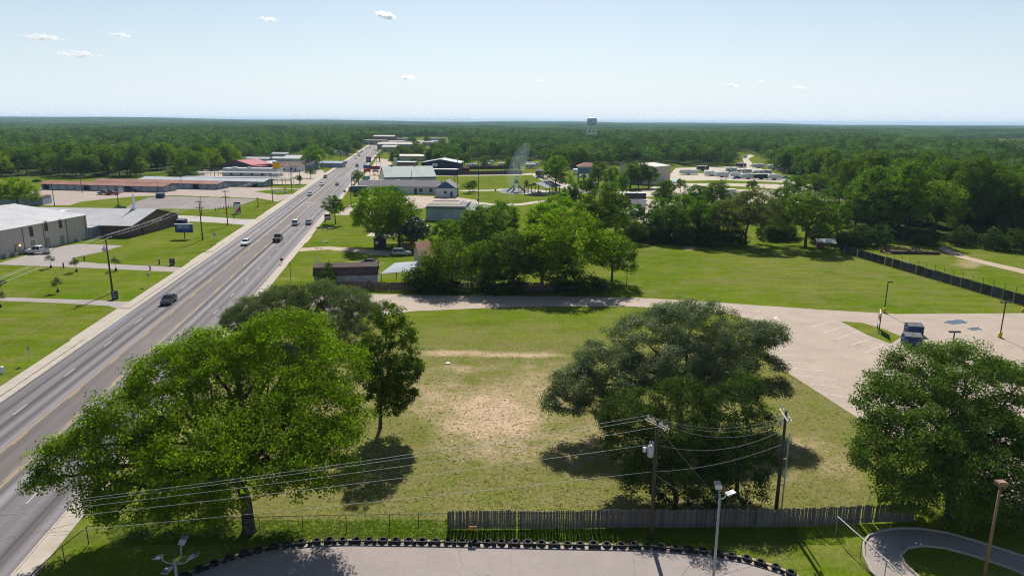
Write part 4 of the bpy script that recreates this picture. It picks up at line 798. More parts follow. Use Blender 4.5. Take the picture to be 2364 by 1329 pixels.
# ---- utility poles and wires
def upole(px_, py_, top, label, arms=1, arm_dir=None, r=.15, transformer=False, double=False, group='utility poles', alen=2.4, extra=None, name='utility_pole', cap=None):
    p = G(px_, py_); H_ = HGT(p, top) if top > 50 or top < 20 else top; t_ = thing(name, label, 'pole', p, 0, group)
    MB().cyl((0, 0, 0), (0, 0, H_), r*1.15, r*.75, 8).build('pole', POLEW, t_, True)
    d = (arm_dir or RN).normalized(); ends = []
    for k in range(arms):
        z = H_-.35-k*1.6; rows = (-.16, .16) if double else (.13,)
        for off in rows:
            nr = Vector((-d.y, d.x, 0))*off; a, b_ = -d*alen/2+nr, d*alen/2+nr; mb = MB(); mb.tube([(a.x, a.y, z), (b_.x, b_.y, z)], .065, 4); mb.build('crossarm', ARML if double else POLEW, t_)
        im = MB()
        for f_ in (-.46, -.2, .2, .46): q = d*alen*f_; MB().lathe([(.045, z+.06), (.075, z+.12), (.05, z+.2), (.07, z+.26), (.03, z+.32)], 7, q.x, q.y).build('insulator', INSUL, t_); ends.append(Vector((p.x+q.x, p.y+q.y, z+.3)))
    if transformer:
        tr = MB().lathe([(.02, H_-3.0), (.24, H_-2.95), (.25, H_-2.2), (.18, H_-2.08), (.02, H_-2.05)], 12, -.42, -.12).build('transformer', mat('transformer_grey', (.50, .53, .57), .45, .2, var=.08), t_, True)
        MB().lathe([(.05, H_-2.08), (.07, H_-1.9), (.03, H_-1.7)], 8, -.5, -.12).lathe([(.05, H_-2.08), (.07, H_-1.9), (.03, H_-1.7)], 8, -.3, -.12).build('bushing', INSUL, tr)
        MB().lathe([(.02, H_-2.7), (.14, H_-2.65), (.15, H_-2.3), (.02, H_-2.25)], 10, -.85, .05).build('lightning_arrester', INSUL, t_)
    if extra: extra(t_, H_)
    return t_, p, H_, ends
def wire(a, b_, sag, label, group, r=.016, name='power_wire', n=14):
    a, b_ = Vector(a), Vector(b_); pts = [a.lerp(b_, i/n)-Vector((0, 0, 4*sag*(i/n)*(1-i/n))) for i in range(n+1)]
    o = MB().tube([p-a for p in pts], r, 5).build(name, WIRE, None, True); o.location = a; tag(o, label, 'wire', group); return o
PD1 = Vector((.55, -.95, 0)); u1, p1, h1, e1 = upole(1502, 1246, 968, 'brown utility pole with transformer beside the kart track tyres', 1, PD1, .15, True, True, 'near utility poles', 2.3)
MB().tube([(0, -.2, h1-5.6), (.35, -.25, h1-5.3), (.45, -.25, h1-5.8), (.2, -.22, h1-6.1), (0, -.2, h1-5.8)], .02, 5).build('cable_loop', DARKM, u1)
def ex2(t_, H_):
    MB().cyl((.42, -.1, 0), (.42, -.1, H_-1.9), .06, .06, 8).build('conduit', GREYP, t_, True)
    for z in (2.2, 4.6): MB().box(.1, .42, -.13, -.07, z, z+.08).build('bracket', GALV, t_)
    for k in range(3): MB().lathe([(.04, H_-1.3+k*.35), (.09, H_-1.2+k*.35), (.09, H_-1.05+k*.35), (.03, H_-.95+k*.35)], 8, -.3-.1*k, -.1).build('insulator', INSUL, t_)
u2, p2, h2, e2 = upole(1792, 1172, 948, 'brown utility pole with a grey conduit at the picket fence', 1, Vector((.12, 1, 0)), .15, False, True, 'near utility poles', 2.6, ex2)
LP = Vector((-55, 33.5, 0))
for k, (q, lb) in enumerate(zip([e1[0], e1[1], e1[3]], ('topmost', 'second', 'third'))): wire(q, LP+Vector((0, k*.3, 8.6-k*.25)), .9, '%s bare wire running left from the transformer pole' % lb, 'wires left of the transformer pole', .012)
wire(p1+Vector((-.2, 0, h1-2.0)), LP+Vector((0, .6, 7.6)), .6, 'fourth wire left of the transformer pole, at transformer height', 'wires left of the transformer pole', .012)
wire(p1+Vector((-.2, 0, h1-4.3)), LP+Vector((0, 1, 6.9)), .4, 'lowest wire left of the transformer pole', 'wires left of the transformer pole', .012)
wire(LP+Vector((0, .5, 3.2)), G(205, 1256)+Vector((0, 0, 2.0)), .1, 'dark cable reaching the fence corner at lower left', None, .012)
for k, (q, q2, lb) in enumerate(zip([e1[0], e1[1], e1[3], p1+Vector((.25, 0, h1-2.1))], [Vector((-.3, 0, -.6)), Vector((-.35, -.1, -.95)), Vector((-.4, -.1, -1.3)), Vector((-.2, -.1, -1.7))], ('topmost', 'second', 'third', 'fourth'))):
    wire(q, p2+Vector((0, 0, h2))+q2, 1.0, '%s slack wire between the two near utility poles' % lb, 'slack wires between the near poles', .012)
wire(p1+Vector((.1, 0, h1-4.3)), p2+Vector((-.1, 0, h2-3.0)), .5, 'lowest slack wire between the two near utility poles', 'slack wires between the near poles', .012)
for e_, lb in ((G(1695, 1195), 'guy wire from the transformer pole head to the ground'), (G(1675, 1205), 'guy wire from the transformer pole middle to the ground')):
    wire(p1+Vector((0, 0, h1-.6 if 'head' in lb else h1-4.5)), e_, 0, lb, 'guy wires', .011, 'guy_wire')
g_ = MB().cyl(G(1692, 1192)+Vector((0, 0, .0)), G(1672, 1180)+Vector((0, .3, 1.9)), .03).build('guy_guard', mat('yellow_green', (.38, .42, .06), .6)); tag(g_, 'yellow-green guy wire guard in front of the fence', 'guard')
# ---- floodlight masts and lamps
LENSW = mat('lens_white', (.38, .38, .40), .75, var=.03); LEDD = mat('led_face', (.08, .08, .10), .3, var=.2)
def flood(px_, py_, top, heads, label, m=GREYP, r=.11):
    p = G(px_, py_) if py_ < 1329 else G(px_, py_); H_ = HGT(p, top); t_ = thing('floodlight_mast', label, 'floodlight', p, 0, 'floodlight masts')
    MB().cyl((0, 0, 0), (0, 0, H_), r, r*.72, 12).build('mast', m, t_, True)
    MB().cyl((0, 0, H_), (0, 0, H_+.35), .05, .05, 8).build('tenon', m, t_)
    for az, rise, ln, tilt in heads:
        d = Vector((math.cos(az), math.sin(az), 0)); hp = d*ln; hp.z = H_+rise
        MB().tube([(0, 0, H_-.05), tuple(d*ln*.55+Vector((0, 0, H_-.02))), tuple(d*ln*.9+Vector((0, 0, H_+.12))), tuple(hp)], .042, 8).build('arm', m, t_, True)
        hd = bpy.data.objects.new('lamp_head', MB().box(0, .34, -.24, .24, -.04, .04).box(.32, .64, -.22, .22, -.03, .03).mesh('lamp_head', LENSW)); COL.objects.link(hd); hd.parent = t_; hd.location = hp; hd.rotation_euler = (0, -tilt, az)
        fb = MB()
        for k in range(5): fb.box(.37, .62, -.2+k*.085, -.155+k*.085, .031, .05)
        fb.build('fin', LEDD, hd)
    return t_
flood(413, 1375, 1300, [(R(172), .42, .95, R(-10)), (R(8), .38, .95, R(20)), (R(78), .95, .75, R(35)), (R(262), .1, .6, R(0))], 'grey mast with four floodlight heads at lower left')
flood(1646, 1345, 1150, [(R(10), .28, .45, R(15)), (R(95), .55, .25, R(35))], 'grey mast with two floodlight heads over the kart track')
p = G(2268, 1350); H_ = HGT(p, 1118); t_ = thing('lamp_post', 'tall brown lamp post with a box lantern at lower right', 'lamp post', p); MB().cyl((0, 0, 0), (0, 0, H_), .11, .085, 10).build('post', BROWNP, t_, True)
MB().box(-.32, .32, -.28, .28, H_-.05, H_+.22).box(-.25, .25, -.22, .22, H_+.22, H_+.27).build('lantern', BROWNP, t_); MB().box(-.26, .26, -.22, .22, H_-.075, H_-.052).build('lens', LENSW, t_)
def lotlamp(px_, py_, top, heads, label, base_h=.85):
    p = G(px_, py_); H_ = HGT(p, top); t_ = thing('parking_lamp', label, 'lamp post', p, 0, 'parking lot lamps on yellow bases')
    MB().cyl((0, 0, 0), (0, 0, base_h), .28, .27, 14).build('base', YBASE, t_, True); MB().box(-.06, .06, -.06, .06, base_h, H_).build('post', DARKM, t_)
    for sgn in heads: MB().box(.08 if sgn > 0 else -.75, .75 if sgn > 0 else -.08, -.2, .2, H_-.12, H_+.06).build('lamp_head', mat('lamp_dark', (.03, .03, .035), .35, .2), t_)
lotlamp(2041, 722, 650, (1,), 'black single lamp with yellow base at the edge of the field'); lotlamp(2308, 779, 697, (1, -1), 'black double lamp with yellow base by the puddles'); lotlamp(2362, 721, 650, (1,), 'black lamp with yellow base at the right picture edge')
lotlamp(2193, 835, 765, (1, -1), 'black double lamp rising behind the big right tree'); lotlamp(1446, 672, 607, (-1,), 'thin black lamp with yellow base right of the fence cluster'); lotlamp(1089, 672, 610, (1,), 'black lamp with yellow base in front of the board fence')
# ---- board fence along the drive, slatted fence in the field
fence_boards('board_fence', 'brown board fence below the tree cluster beside the drive', 'fence', [G(790, 668), G(900, 671), G(1100, 672), G(1300, 671), G(1402, 669)], 1.65, .19, .012, WOODB, .01, 8)
F0, F1 = G(1937, 581), G(2420, 722); ff = thing('slatted_fence', 'long dark panel fence with gaps running down the field', 'fence', F0); d = F1-F0; ln = d.length; u = d.normalized(); ang = math.atan2(u.y, u.x)
pan = MB().box(0, 2.0, -.03, .03, .05, 2.0).mesh('panel', mat('dark_panel', (.055, .06, .07), .8, var=.25, vscale=1.2, objrand=.3)); pst = MB().cyl((0, 0, 0), (0, 0, 3.1), .035, .035, 6).mesh('post', DARKM)
slt = MB().box(-.03, .03, -.02, .02, .1, 1.9).mesh('slat', mat('pale_slat', (.10, .10, .10), .8, var=.3)); rr = random.Random(4); x = 0
while x < ln:
    q = u*x; share('panel', pan, ff, (q.x, q.y, 0), (0, 0, ang), (rr.uniform(1.02, 1.16), 1, rr.uniform(.95, 1.02))); q2 = u*x+Vector((-u.y, u.x, 0))*.12; share('post', pst, ff, (q2.x, q2.y, 0))
    for k in range(2): q3 = u*(x+2.28+k*.12); share('slat', slt, ff, (q3.x, q3.y, 0), (0, 0, ang))
    x += 2.5
MB().box(0, ln, .3, .42, 0, .06).build('footing', SANDY, ff).rotation_euler.z = ang
# ---- left side utility poles
LBL = ['tall utility pole in front of the hall by the black sign', 'utility pole with paired signs beside the blue church sign', 'utility pole at the side street corner', 'utility pole beside the grass island', 'utility pole by the drive-in entrance', 'utility pole beyond the drive-in exit', 'utility pole by the small orange sign', 'far utility pole on the left roadside', 'farthest utility pole on the left roadside']
EN = []
for k, (a, b_, tp) in enumerate([(260, 676, 545), (468, 554, 463), (526, 521, 440), (630, 466, 404), (674, 442, 378), (693, 426, 392), (745, 393, 362), (787, 372, 346), (805, 362, 340)]):
    e = upole(a, b_, tp, LBL[k], 2 if k in (1, 2) else 1, RN, .16, k == 0, False, 'utility poles along the left of the highway', 2.3 if k < 5 else 1.8); EN.append(e)
prev = [RP(-58+q, 60, 10.4) for q in (-1.05, -.45, .45, 1.05)]
for k, lb in ((0, 'by the hall lawn'), (1, 'past the church'), (2, 'at the church corner'), (3, 'over the gravel lot'), (4, 'by the drive-in')):
    cur = EN[k][3][:4]
    for j, w_ in ((0, 'left'), (1, 'second'), (3, 'right')): wire(prev[j], cur[j], .7, '%s overhead wire of the roadside line %s' % (w_, lb), 'overhead wires left of the highway', .022 if k < 2 else .03)
    prev = cur
for (a, b_), tp, q in (((466, 497), 452, 'by the dark asphalt lot'), ((275, 486), 430, 'behind the round bush'), ((126, 475), 424, 'on the storage lot behind the hall'), ((190, 446), 402, 'in front of the left storage shed'), ((163, 428), 404, 'rising over the storage shed roof'), ((366, 456), 420, 'beside the blue dumpster'), ((497, 424), 388, 'beside the white work truck'), ((420, 434), 396, 'at the right end of the sheds')):
    upole(a, b_, tp, 'wooden pole %s' % q, 0, RN, .13, False, False, 'poles on the storage lot')
for (a, b_), tp, q in (((813, 450), 398, 'nearest of the pole pair right of the highway'), ((819, 440), 392, 'second of the pole pair right of the highway'), ((829, 446), 385, 'pole through the street tree right of the highway'), ((811, 478), 437, 'short pole by the office entrance'), ((1057, 452), 352, 'tall dark pole at the corner of the blue office'), ((1105, 470), 366, 'tall dark pole beside the park path'), ((1050, 425), 393, 'thin pole behind the blue office'), ((951, 438), 393, 'pole rising before the green roof'), ((878, 391), 360, 'pole left of the green roofed hall')):
    upole(a, b_, tp, q, 0, RN, .13, False, False, 'poles right of the highway')
# ------------------------------------------------------------------ vehicles
GLASS = mat('car_glass', (.02, .024, .03), .08, var=.05, spec=.6); RIM = mat('wheel_rim', (.45, .45, .46), .35, .7, var=.05); TAILM = mat('tail_lamp', (.35, .02, .02), .3, var=.05); HEADM = mat('head_lamp', (.75, .77, .8), .15, var=.03); TYRE = mat('road_tyre', (.02, .02, .02), .85); PLATE = mat('number_plate', (.6, .6, .58), .5, var=.05)
def paint(name, c, metal=.25): return mat('paint_'+name, c, .28, metal, var=.03, spec=.5)
PAINT = dict(black=paint('black', (.018, .018, .022)), white=paint('white', (.72, .73, .74), .0), silver=paint('silver', (.38, .40, .42), .5), dark=paint('dark', (.035, .03, .03)), red=paint('red', (.28, .03, .03)), bronze=paint('bronze', (.20, .09, .06)), blue=paint('blue', (.03, .05, .20)), grey=paint('grey', (.16, .165, .175)), maroon=paint('maroon', (.16, .02, .03)))
def ring(y, hw, zb, zt): zm = zb+(zt-zb)*.6; return [(-hw*.9, y, zb), (-hw, y, zb+.12), (-hw, y, zm), (-hw*.87, y, zt), (hw*.87, y, zt), (hw, y, zm), (hw, y, zb+.12), (hw*.9, y, zb)]
VM = {}
def vmeshes(kind):
    if kind in VM: return VM[kind]
    if kind == 'sedan': st = [(-2.42, .70, .40, .84), (-2.25, .85, .26, 1.0), (-1.3, .91, .22, 1.0), (0, .91, .22, .96), (1.0, .91, .22, .96), (1.6, .90, .23, .90), (2.15, .84, .27, .78), (2.42, .66, .38, .62)]; bt, tp, zb, zt, bw, tw = (-1.75, 1.12), (-1.05, .25), .95, 1.44, .80, .60
    elif kind == 'suv': st = [(-2.35, .74, .45, .95), (-2.25, .88, .32, 1.12), (-1.3, .94, .27, 1.12), (0, .94, .27, 1.10), (1.0, .94, .27, 1.10), (1.6, .92, .28, 1.04), (2.15, .86, .32, .92), (2.4, .70, .42, .74)]; bt, tp, zb, zt, bw, tw = (-2.25, 1.05), (-1.85, .30), 1.08, 1.70, .84, .66
    else: st = [(-2.95, .88, .55, 1.12), (-2.85, .96, .5, 1.16), (-1.0, .98, .42, 1.16), (0, .98, .40, 1.16), (1.2, .98, .40, 1.16), (1.8, .97, .42, 1.14), (2.5, .94, .46, 1.08), (2.85, .80, .55, .90)]; bt, tp, zb, zt, bw, tw = (-.75, 1.35), (-.5, .65), 1.14, 1.88, .88, .72
    body = MB().loft([ring(*s) for s in st]).mesh('body', None, False)
    def fr(y0, y1, hw, z): return [(-hw, y0, z), (hw, y0, z), (hw, y1, z), (-hw, y1, z)]
    A, B = fr(bt[0], bt[1], bw, zb), fr(tp[0], tp[1], tw, zt)
    glass = MB().loft([A, B]).mesh('window_glass', GLASS)
    roof = MB().loft([fr(tp[0]-.1, tp[1]+.08, tw+.03, zt-.03), fr(tp[0]+.05, tp[1]-.05, tw-.06, zt+.05)]).mesh('roof', None)
    pl = MB()
    for a, b_ in zip(A, B): pl.tube([a, b_], .05, 5)
    for sx_ in (-1, 1):
        ym = (bt[0]+bt[1])*.5-.1; pl.tube([(sx_*bw, ym, zb), (sx_*tw, (tp[0]+tp[1])*.5, zt)], .045, 5)
    pil = pl.mesh('pillar', None)
    bed = None
    if kind == 'pickup': bed = MB().box(-.80, .80, -2.75, -.85, 1.13, 1.168).mesh('bed_liner', mat('bed_liner', (.02, .02, .02), .8))
    r_ = .33 if kind == 'sedan' else (.36 if kind == 'suv' else .40); yw = (1.42, -1.42) if kind != 'pickup' else (1.85, -1.75); hw = .80 if kind == 'sedan' else .84
    tyre = MB().cyl((-.11, 0, 0), (.11, 0, 0), r_, r_, 14).mesh('tyre', TYRE); rim = MB().cyl((-.118, 0, 0), (.118, 0, 0), r_*.62, r_*.62, 10).mesh('rim', RIM)
    e = st[-1]; s = st[0]; lamp = MB().box(-.16, .16, -.06, .06, -.07, .07).mesh('headlight', HEADM); tail = MB().box(-.14, .14, -.04, .04, -.09, .09).mesh('tail_light', TAILM); plate = MB().box(-.16, .16, -.02, .02, -.06, .06).mesh('number_plate', PLATE); mir = MB().box(-.09, .09, -.06, .06, -.06, .06).mesh('mirror', None)
    VM[kind] = dict(body=body, glass=glass, roof=roof, pil=pil, bed=bed, tyre=tyre, rim=rim, r=r_, yw=yw, hw=hw, e=e, s=s, lamp=lamp, tail=tail, plate=plate, mir=mir, bt=bt, zb=zb, bw=bw); return VM[kind]
def setm(o, m):
    if not o.data.materials: o.data.materials.append(None)
    o.material_slots[0].link = 'OBJECT'; o.material_slots[0].material = m; return o
def car(kind, col, loc, rz, label, group=None, name=None):
    v = vmeshes(kind); m = PAINT[col]; t_ = thing(name or dict(sedan='sedan_car', suv='suv_car', pickup='pickup_truck')[kind], label, 'truck' if kind == 'pickup' else 'car', loc, rz, group)
    b_ = setm(share('body', v['body'], t_), m); share('window_glass', v['glass'], t_); setm(share('roof', v['roof'], t_), m); setm(share('pillar', v['pil'], t_), m)
    if v['bed']: share('bed_liner', v['bed'], t_)
    for y in v['yw']:
        for sx_ in (-1, 1): w_ = share('wheel', v['tyre'], t_, (sx_*v['hw'], y, v['r'])); share('rim', v['rim'], w_)
    for sx_ in (-1, 1):
        share('headlight', v['lamp'], t_, (sx_*v['e'][1]*.82, v['e'][0]-.1, v['e'][3]-.02)); share('tail_light', v['tail'], t_, (sx_*v['s'][1]*.86, v['s'][0]-.0, v['s'][3]-.06)); setm(share('mirror', v['mir'], t_, (sx_*(v['bw']+.16), v['bt'][1]-.35, v['zb']+.08)), m)
    share('number_plate', v['plate'], t_, (0, v['s'][0]-.03, v['s'][2]+.2)); share('number_plate', v['plate'], t_, (0, v['e'][0]+.02, v['e'][2]+.12)); return t_
ON = RTH+math.pi; OFF = RTH
def onroad(kind, col, px_, py_, way, label, off=None):
    p = G(px_, py_); o = p.x*RN.x+p.y*RN.y; s = p.x*RD.x+p.y*RD.y; o = off if off is not None else o
    car(kind, col, RP(o, s, .03), way, label, 'traffic on the highway')
onroad('sedan', 'black', 390, 699, ON, 'black sedan driving towards us on the near highway', -42.7); onroad('sedan', 'white', 553, 565, ON, 'white sedan coming past the church lawn', -42.3); onroad('pickup', 'dark', 639, 556, OFF, 'dark pickup truck driving away ahead of the white hatchback', -35.0)
onroad('suv', 'white', 679, 519, OFF, 'white hatchback driving away behind the silver sedan', -34.7); onroad('sedan', 'silver', 709, 517, OFF, 'silver sedan driving away in the right lane', -30.9); onroad('sedan', 'silver', 714, 451, ON, 'pale sedan approaching near the turn markings', -42.0)
onroad('suv', 'white', 743, 428, ON, 'white car approaching beside the drive-in', -42.2); onroad('suv', 'bronze', 751, 411, ON, 'reddish brown suv in the far left lane', -45.6); onroad('sedan', 'silver', 776, 428, OFF, 'silver car driving away in the far lanes', -34.6)
onroad('suv', 'grey', 803, 377, ON, 'grey suv approaching far off in the left lane', -45.4); onroad('pickup', 'dark', 825, 385, OFF, 'dark truck driving away far up the highway', -34.4); onroad('suv', 'white', 833, 367, ON, 'small white car far up the highway', -42.0); onroad('sedan', 'dark', 835, 361, ON, 'small dark car far up the highway', -42.0); onroad('suv', 'silver', 845, 351, ON, 'distant silver car near the town', -45.3); onroad('sedan', 'white', 848, 344, ON, 'distant white car at the town entrance', -45.3); onroad('sedan', 'dark', 853, 342, ON, 'distant dark car at the town entrance', -42.0)
car('pickup', 'white', G(90, 585), R(96), 'white pickup parked beside the tan hall'); car('suv', 'silver', G(927, 589), R(-86), 'silver car parked under the trees by the playhouse')
car('pickup', 'grey', G(242, 449), R(100), 'dark pickup parked on the gravel left of the red one', 'vehicles on the storage lot'); car('pickup', 'red', G(259, 450), R(98), 'red pickup parked on the gravel lot', 'vehicles on the storage lot'); car('pickup', 'white', G(500, 428), R(-95), 'white work truck parked by the drive-in fence', 'vehicles on the storage lot')
car('sedan', 'silver', G(868, 397), R(-80), 'silver car parked below the red shop sign'); car('sedan', 'black', G(850, 612), R(88), 'black car partly hidden behind the barn')
for k, (a, b_, c_, rz_, kd_) in enumerate([(280, 444, 'white', 30, 'sedan'), (290, 441, 'grey', 80, 'suv'), (300, 443, 'black', 110, 'sedan'), (309, 441, 'white', 75, 'suv')]):
    car(kd_, c_, G(a, b_), R(rz_), ['white junked car left in the row by the sheds', 'grey junked car behind the white one by the sheds', 'black junked car in the row by the sheds', 'white junked suv at the right end of the row by the sheds'][k], 'junked cars by the sheds')
for a, b_, c_, k_, lb in [(1456, 503, 'white', 'sedan', 'white junked car left below the dead tree'), (1500, 503, 'white', 'suv', 'white junked car right below the dead tree'), (1477, 499, 'red', 'sedan', 'orange-red junked car between the white ones'), (1585, 401, 'white', 'pickup', 'white truck parked left of the long caravan'), (1645, 405, 'maroon', 'pickup', 'dark red truck between two caravans'), (1700, 413, 'blue', 'pickup', 'blue pickup in the front caravan row'), (1705, 397, 'maroon', 'sedan', 'dark red car between the middle caravans'), (1742, 399, 'white', 'sedan', 'white car by the blue motorhome'), (1815, 413, 'blue', 'pickup', 'blue truck at the right end of the caravan row'), (1718, 365, 'white', 'suv', 'white car on the track into the far woods'), (1345, 410, 'silver', 'suv', 'silver car parked under the raised blue house'), (1246, 412, 'grey', 'suv', 'grey car beside the large park tree'), (1296, 412, 'red', 'sedan', 'red car seen behind the large park tree'), (1672, 409, 'white', 'sedan', 'white car in front of the second caravan')]:
    car(k_, c_, G(a, b_), R(rnd.uniform(60, 120)), lb, 'parked cars of the caravan park')
# caravans
RVW = mat('caravan_white', (.70, .70, .68), .45, var=.05, objrand=.08); RVD = mat('caravan_dark', (.045, .05, .065), .45, var=.08); RVB = mat('caravan_stripe', (.20, .21, .24), .5, var=.1); RVR = mat('caravan_roof', (.74, .74, .72), .6, var=.08)
def rvm(L, H_):
    k = ('rv', L, H_)
    if k in VM: return VM[k]
    pr = [(-L/2, .55), (L/2-.9, .55), (L/2-.25, .9), (L/2, 1.5), (L/2-.15, H_-.5), (L/2-.6, H_), (-L/2, H_)]
    b_ = MB(); b_.loft([[(x, -1.22, z) for x, z in pr], [(x, 1.22, z) for x, z in pr]])
    VM[k] = dict(body=b_.mesh('body', None), roof=MB().box(-L/2+.05, L/2-.65, -1.15, 1.15, H_+.003, H_+.05).mesh('roof', RVR), ac=MB().box(-.4, .4, -.35, .35, 0, .3).mesh('air_conditioner', RVR), win=MB().box(-.5, .5, -.02, .02, -.35, .35).mesh('window', GLASS), door=MB().box(-.36, .36, -.025, .025, -.95, .95).mesh('door', mat('caravan_door', (.5, .5, .5), .5)), stripe=MB().box(-L/2+.1, L/2-1.0, -.012, .012, -.22, .22).mesh('stripe', RVB), wh=MB().cyl((0, -1.24, .38), (0, -1.0, .38), .38, .38, 12).mesh('wheel', TYRE), wh2=MB().cyl((0, 1.0, .38), (0, 1.24, .38), .38, .38, 12).mesh('wheel', TYRE), aw=MB().cyl((-L*.3, -1.33, H_-.25), (L*.2, -1.33, H_-.25), .09, .09, 6).mesh('awning_roll', RVB), hitch=MB().tube([(L/2-.4, -.4, .5), (L/2+.9, 0, .5), (L/2-.4, .4, .5)], .06, 4).mesh('hitch', DARKM)); return VM[k]
def rv(px_, py_, L, label, dark=False, rz=0.0, H_=3.1):
    v = rvm(L, H_); t_ = thing('caravan', label, 'caravan', G(px_, py_), R(rz), 'caravans in the caravan park'); setm(share('body', v['body'], t_), RVD if dark else RVW); share('roof', v['roof'], t_); share('air_conditioner', v['ac'], t_, (-.5, 0, H_+.05)); share('stripe', v['stripe'], t_, (0, -1.235, 1.15), None, None)
    for x in (-.30, .05, .30): share('window', v['win'], t_, (x*L, -1.235, 2.1), None, (rnd.uniform(.7, 1.2), 1, 1))
    share('door', v['door'], t_, (L*.17, -1.24, 1.65)); share('window', v['win'], t_, (-L/2-.005, 0, 2.1), (0, 0, math.pi/2)); share('awning_roll', v['aw'], t_); share('hitch', v['hitch'], t_)
    for x in (-.5, .45): share('wheel', v['wh'], t_, (x, 0, 0)); share('wheel', v['wh2'], t_, (x, 0, 0))
for a in [(1589, 403, 11.5, 'longest white caravan at the left of the caravan rows', False, 178), (1622, 394, 8, 'dark two-tone caravan behind the longest one', True, 3), (1642, 406, 9, 'white caravan second in the front row', False, 176), (1666, 409, 8, 'white caravan third in the front row beside the bare sapling', False, 175), (1688, 398, 7, 'white caravan in the middle row left', False, 4), (1722, 402, 7, 'white caravan in the middle row centre', False, 2), (1699, 410, 7, 'grey-white caravan behind the blue pickup', False, 178), (1727, 413, 8.5, 'white caravan fourth in the front row with awning', False, 178), (1757, 414, 8.5, 'dark striped caravan fifth in the front row', True, 178), (1787, 415, 7.5, 'white caravan at the right end of the front row', False, 176), (1765, 404, 9, 'blue and white motorhome in the middle row right', False, 0), (1711, 387, 7, 'dark caravan on the far green strip', True, 5), (1750, 388, 8.5, 'white caravan in the far row left', False, 3), (1785, 391, 9, 'long white caravan in the far row right', False, 3), (1805, 394, 8, 'white caravan in the far row under the trees', False, 3), (1466, 462, 9, 'dark and white striped caravan near the dead tree', True, 172), (1090, 388, 8, 'white caravan left behind the brown fence', False, 6), (1122, 387, 8, 'tall white caravan behind the brown fence', False, 5), (1128, 380, 8, 'white caravan second row behind the brown fence', False, 5), (1230, 385, 9, 'white caravan right of the smoke', False, 5), (1225, 389, 8, 'pale caravan in front of the one right of the smoke', False, 5), (1160, 386, 6, 'small white caravan behind the smoke', False, 10), (1236, 369, 6, 'distant white caravan at the wood edge above the smoke', False, 8), (1328, 402, 7, 'white caravan left of the raised blue house', False, 80), (2025, 432, 8, 'dark and white caravan half hidden in the right woods', True, 10), (1900, 452, 8, 'grey caravan beyond the dark field tree', False, 5), (1670, 452, 10, 'long flat-roofed caravan behind the hedge', False, 172), (1933, 372, 8, 'white caravan in the far clearing on the right', False, 8)]: rv(*a)
# ------------------------------------------------------------------ buildings
WIN = mat('window_glass', (.03, .04, .05), .12, var=.1, spec=.5); WINL = mat('window_pale', (.20, .26, .25), .2, var=.1); FRAME = mat('window_frame', (.55, .55, .53), .5, var=.05); DOORB = mat('door_blue', (.03, .08, .20), .5, var=.08); DOORW = mat('roller_white', (.38, .42, .46), .6, var=.15, vscale=.8)
def ribs(name, c, rough=.45, metal=.2, var=.1, scale=1.0, axis=0):
    m = mat(name, c, max(rough, .72), 0.0, var, .25, stretch=(1, 1, 1), spec=.18); t = m.node_tree; b = t.nodes['Principled BSDF']; tc = N(t, 'ShaderNodeTexCoord'); wv = N(t, 'ShaderNodeTexWave'); wv.bands_direction = 'XYZ'[axis]; wv.inputs['Scale'].default_value = scale; wv.wave_profile = 'SAW'; t.links.new(tc.outputs['Object'], wv.inputs[0])
    bp = N(t, 'ShaderNodeBump'); bp.inputs['Strength'].default_value = .5; bp.inputs['Distance'].default_value = .04; t.links.new(wv.outputs['Fac'], bp.inputs['Height']); t.links.new(bp.outputs[0], b.inputs['Normal']); return m
WROOF = ribs('white_metal_roof', (.40, .40, .41), .4, .1, .07, .5); TANW = mat('tan_cladding', (.47, .415, .37), .8, var=.06, vscale=.6, stretch=(8, 8, .3)); BRICK = mat('brown_brick', (.155, .105, .085), .9, var=.2, vscale=3, stretch=(1, 1, 4)); OBRICK = BRICK
RROOF = ribs('rusty_red_roof', (.25, .105, .075), .6, .1, .18, .6); GREYW = mat('grey_metal_wall', (.26, .30, .36), .6, var=.15, vscale=.7); GROOF = ribs('green_metal_roof', (.27, .32, .30), .45, .1, .08, .9); GFASC = mat('green_fascia', (.02, .06, .055), .5); SHING = mat('grey_shingle', (.15, .145, .155), .9, var=.15, vscale=2); WALLW = mat('white_wall', (.60, .60, .60), .7, var=.06, vscale=.8); BLUEW = mat('blue_gable', (.035, .09, .20), .6, var=.08); NAVY = ribs('navy_cladding', (.022, .032, .06), .5, .1, .1, .8); LGREY = ribs('pale_grey_roof', (.33, .35, .38), .4, .1, .07, .6)
BRSH = mat('brown_shingle', (.105, .07, .062), .92, var=.2, vscale=2.2, stretch=(1, 3, 1)); TERRA = mat('terracotta_shingle', (.30, .155, .105), .92, var=.12, vscale=2); OLDW = mat('peeling_white_wall', (.46, .46, .45), .85, var=.22, vscale=.9); DKGREEN = ribs('dark_green_roof', (.04, .085, .075), .55, .1, .15, .7); STEELB = ribs('pale_steel_wall', (.36, .42, .46), .55, .2, .1, 1.2); CREAM = mat('cream_wall', (.50, .44, .35), .7, var=.06, vscale=.5); FENCEB = mat('brown_fence', (.085, .055, .05), .85, var=.2)
def face_tf(face, w, d):
    return {'S': (Vector((0, -d/2, 0)), 0.0), 'N': (Vector((0, d/2, 0)), math.pi), 'E': (Vector((w/2, 0, 0)), math.pi/2), 'W': (Vector((-w/2, 0, 0)), -math.pi/2)}[face]
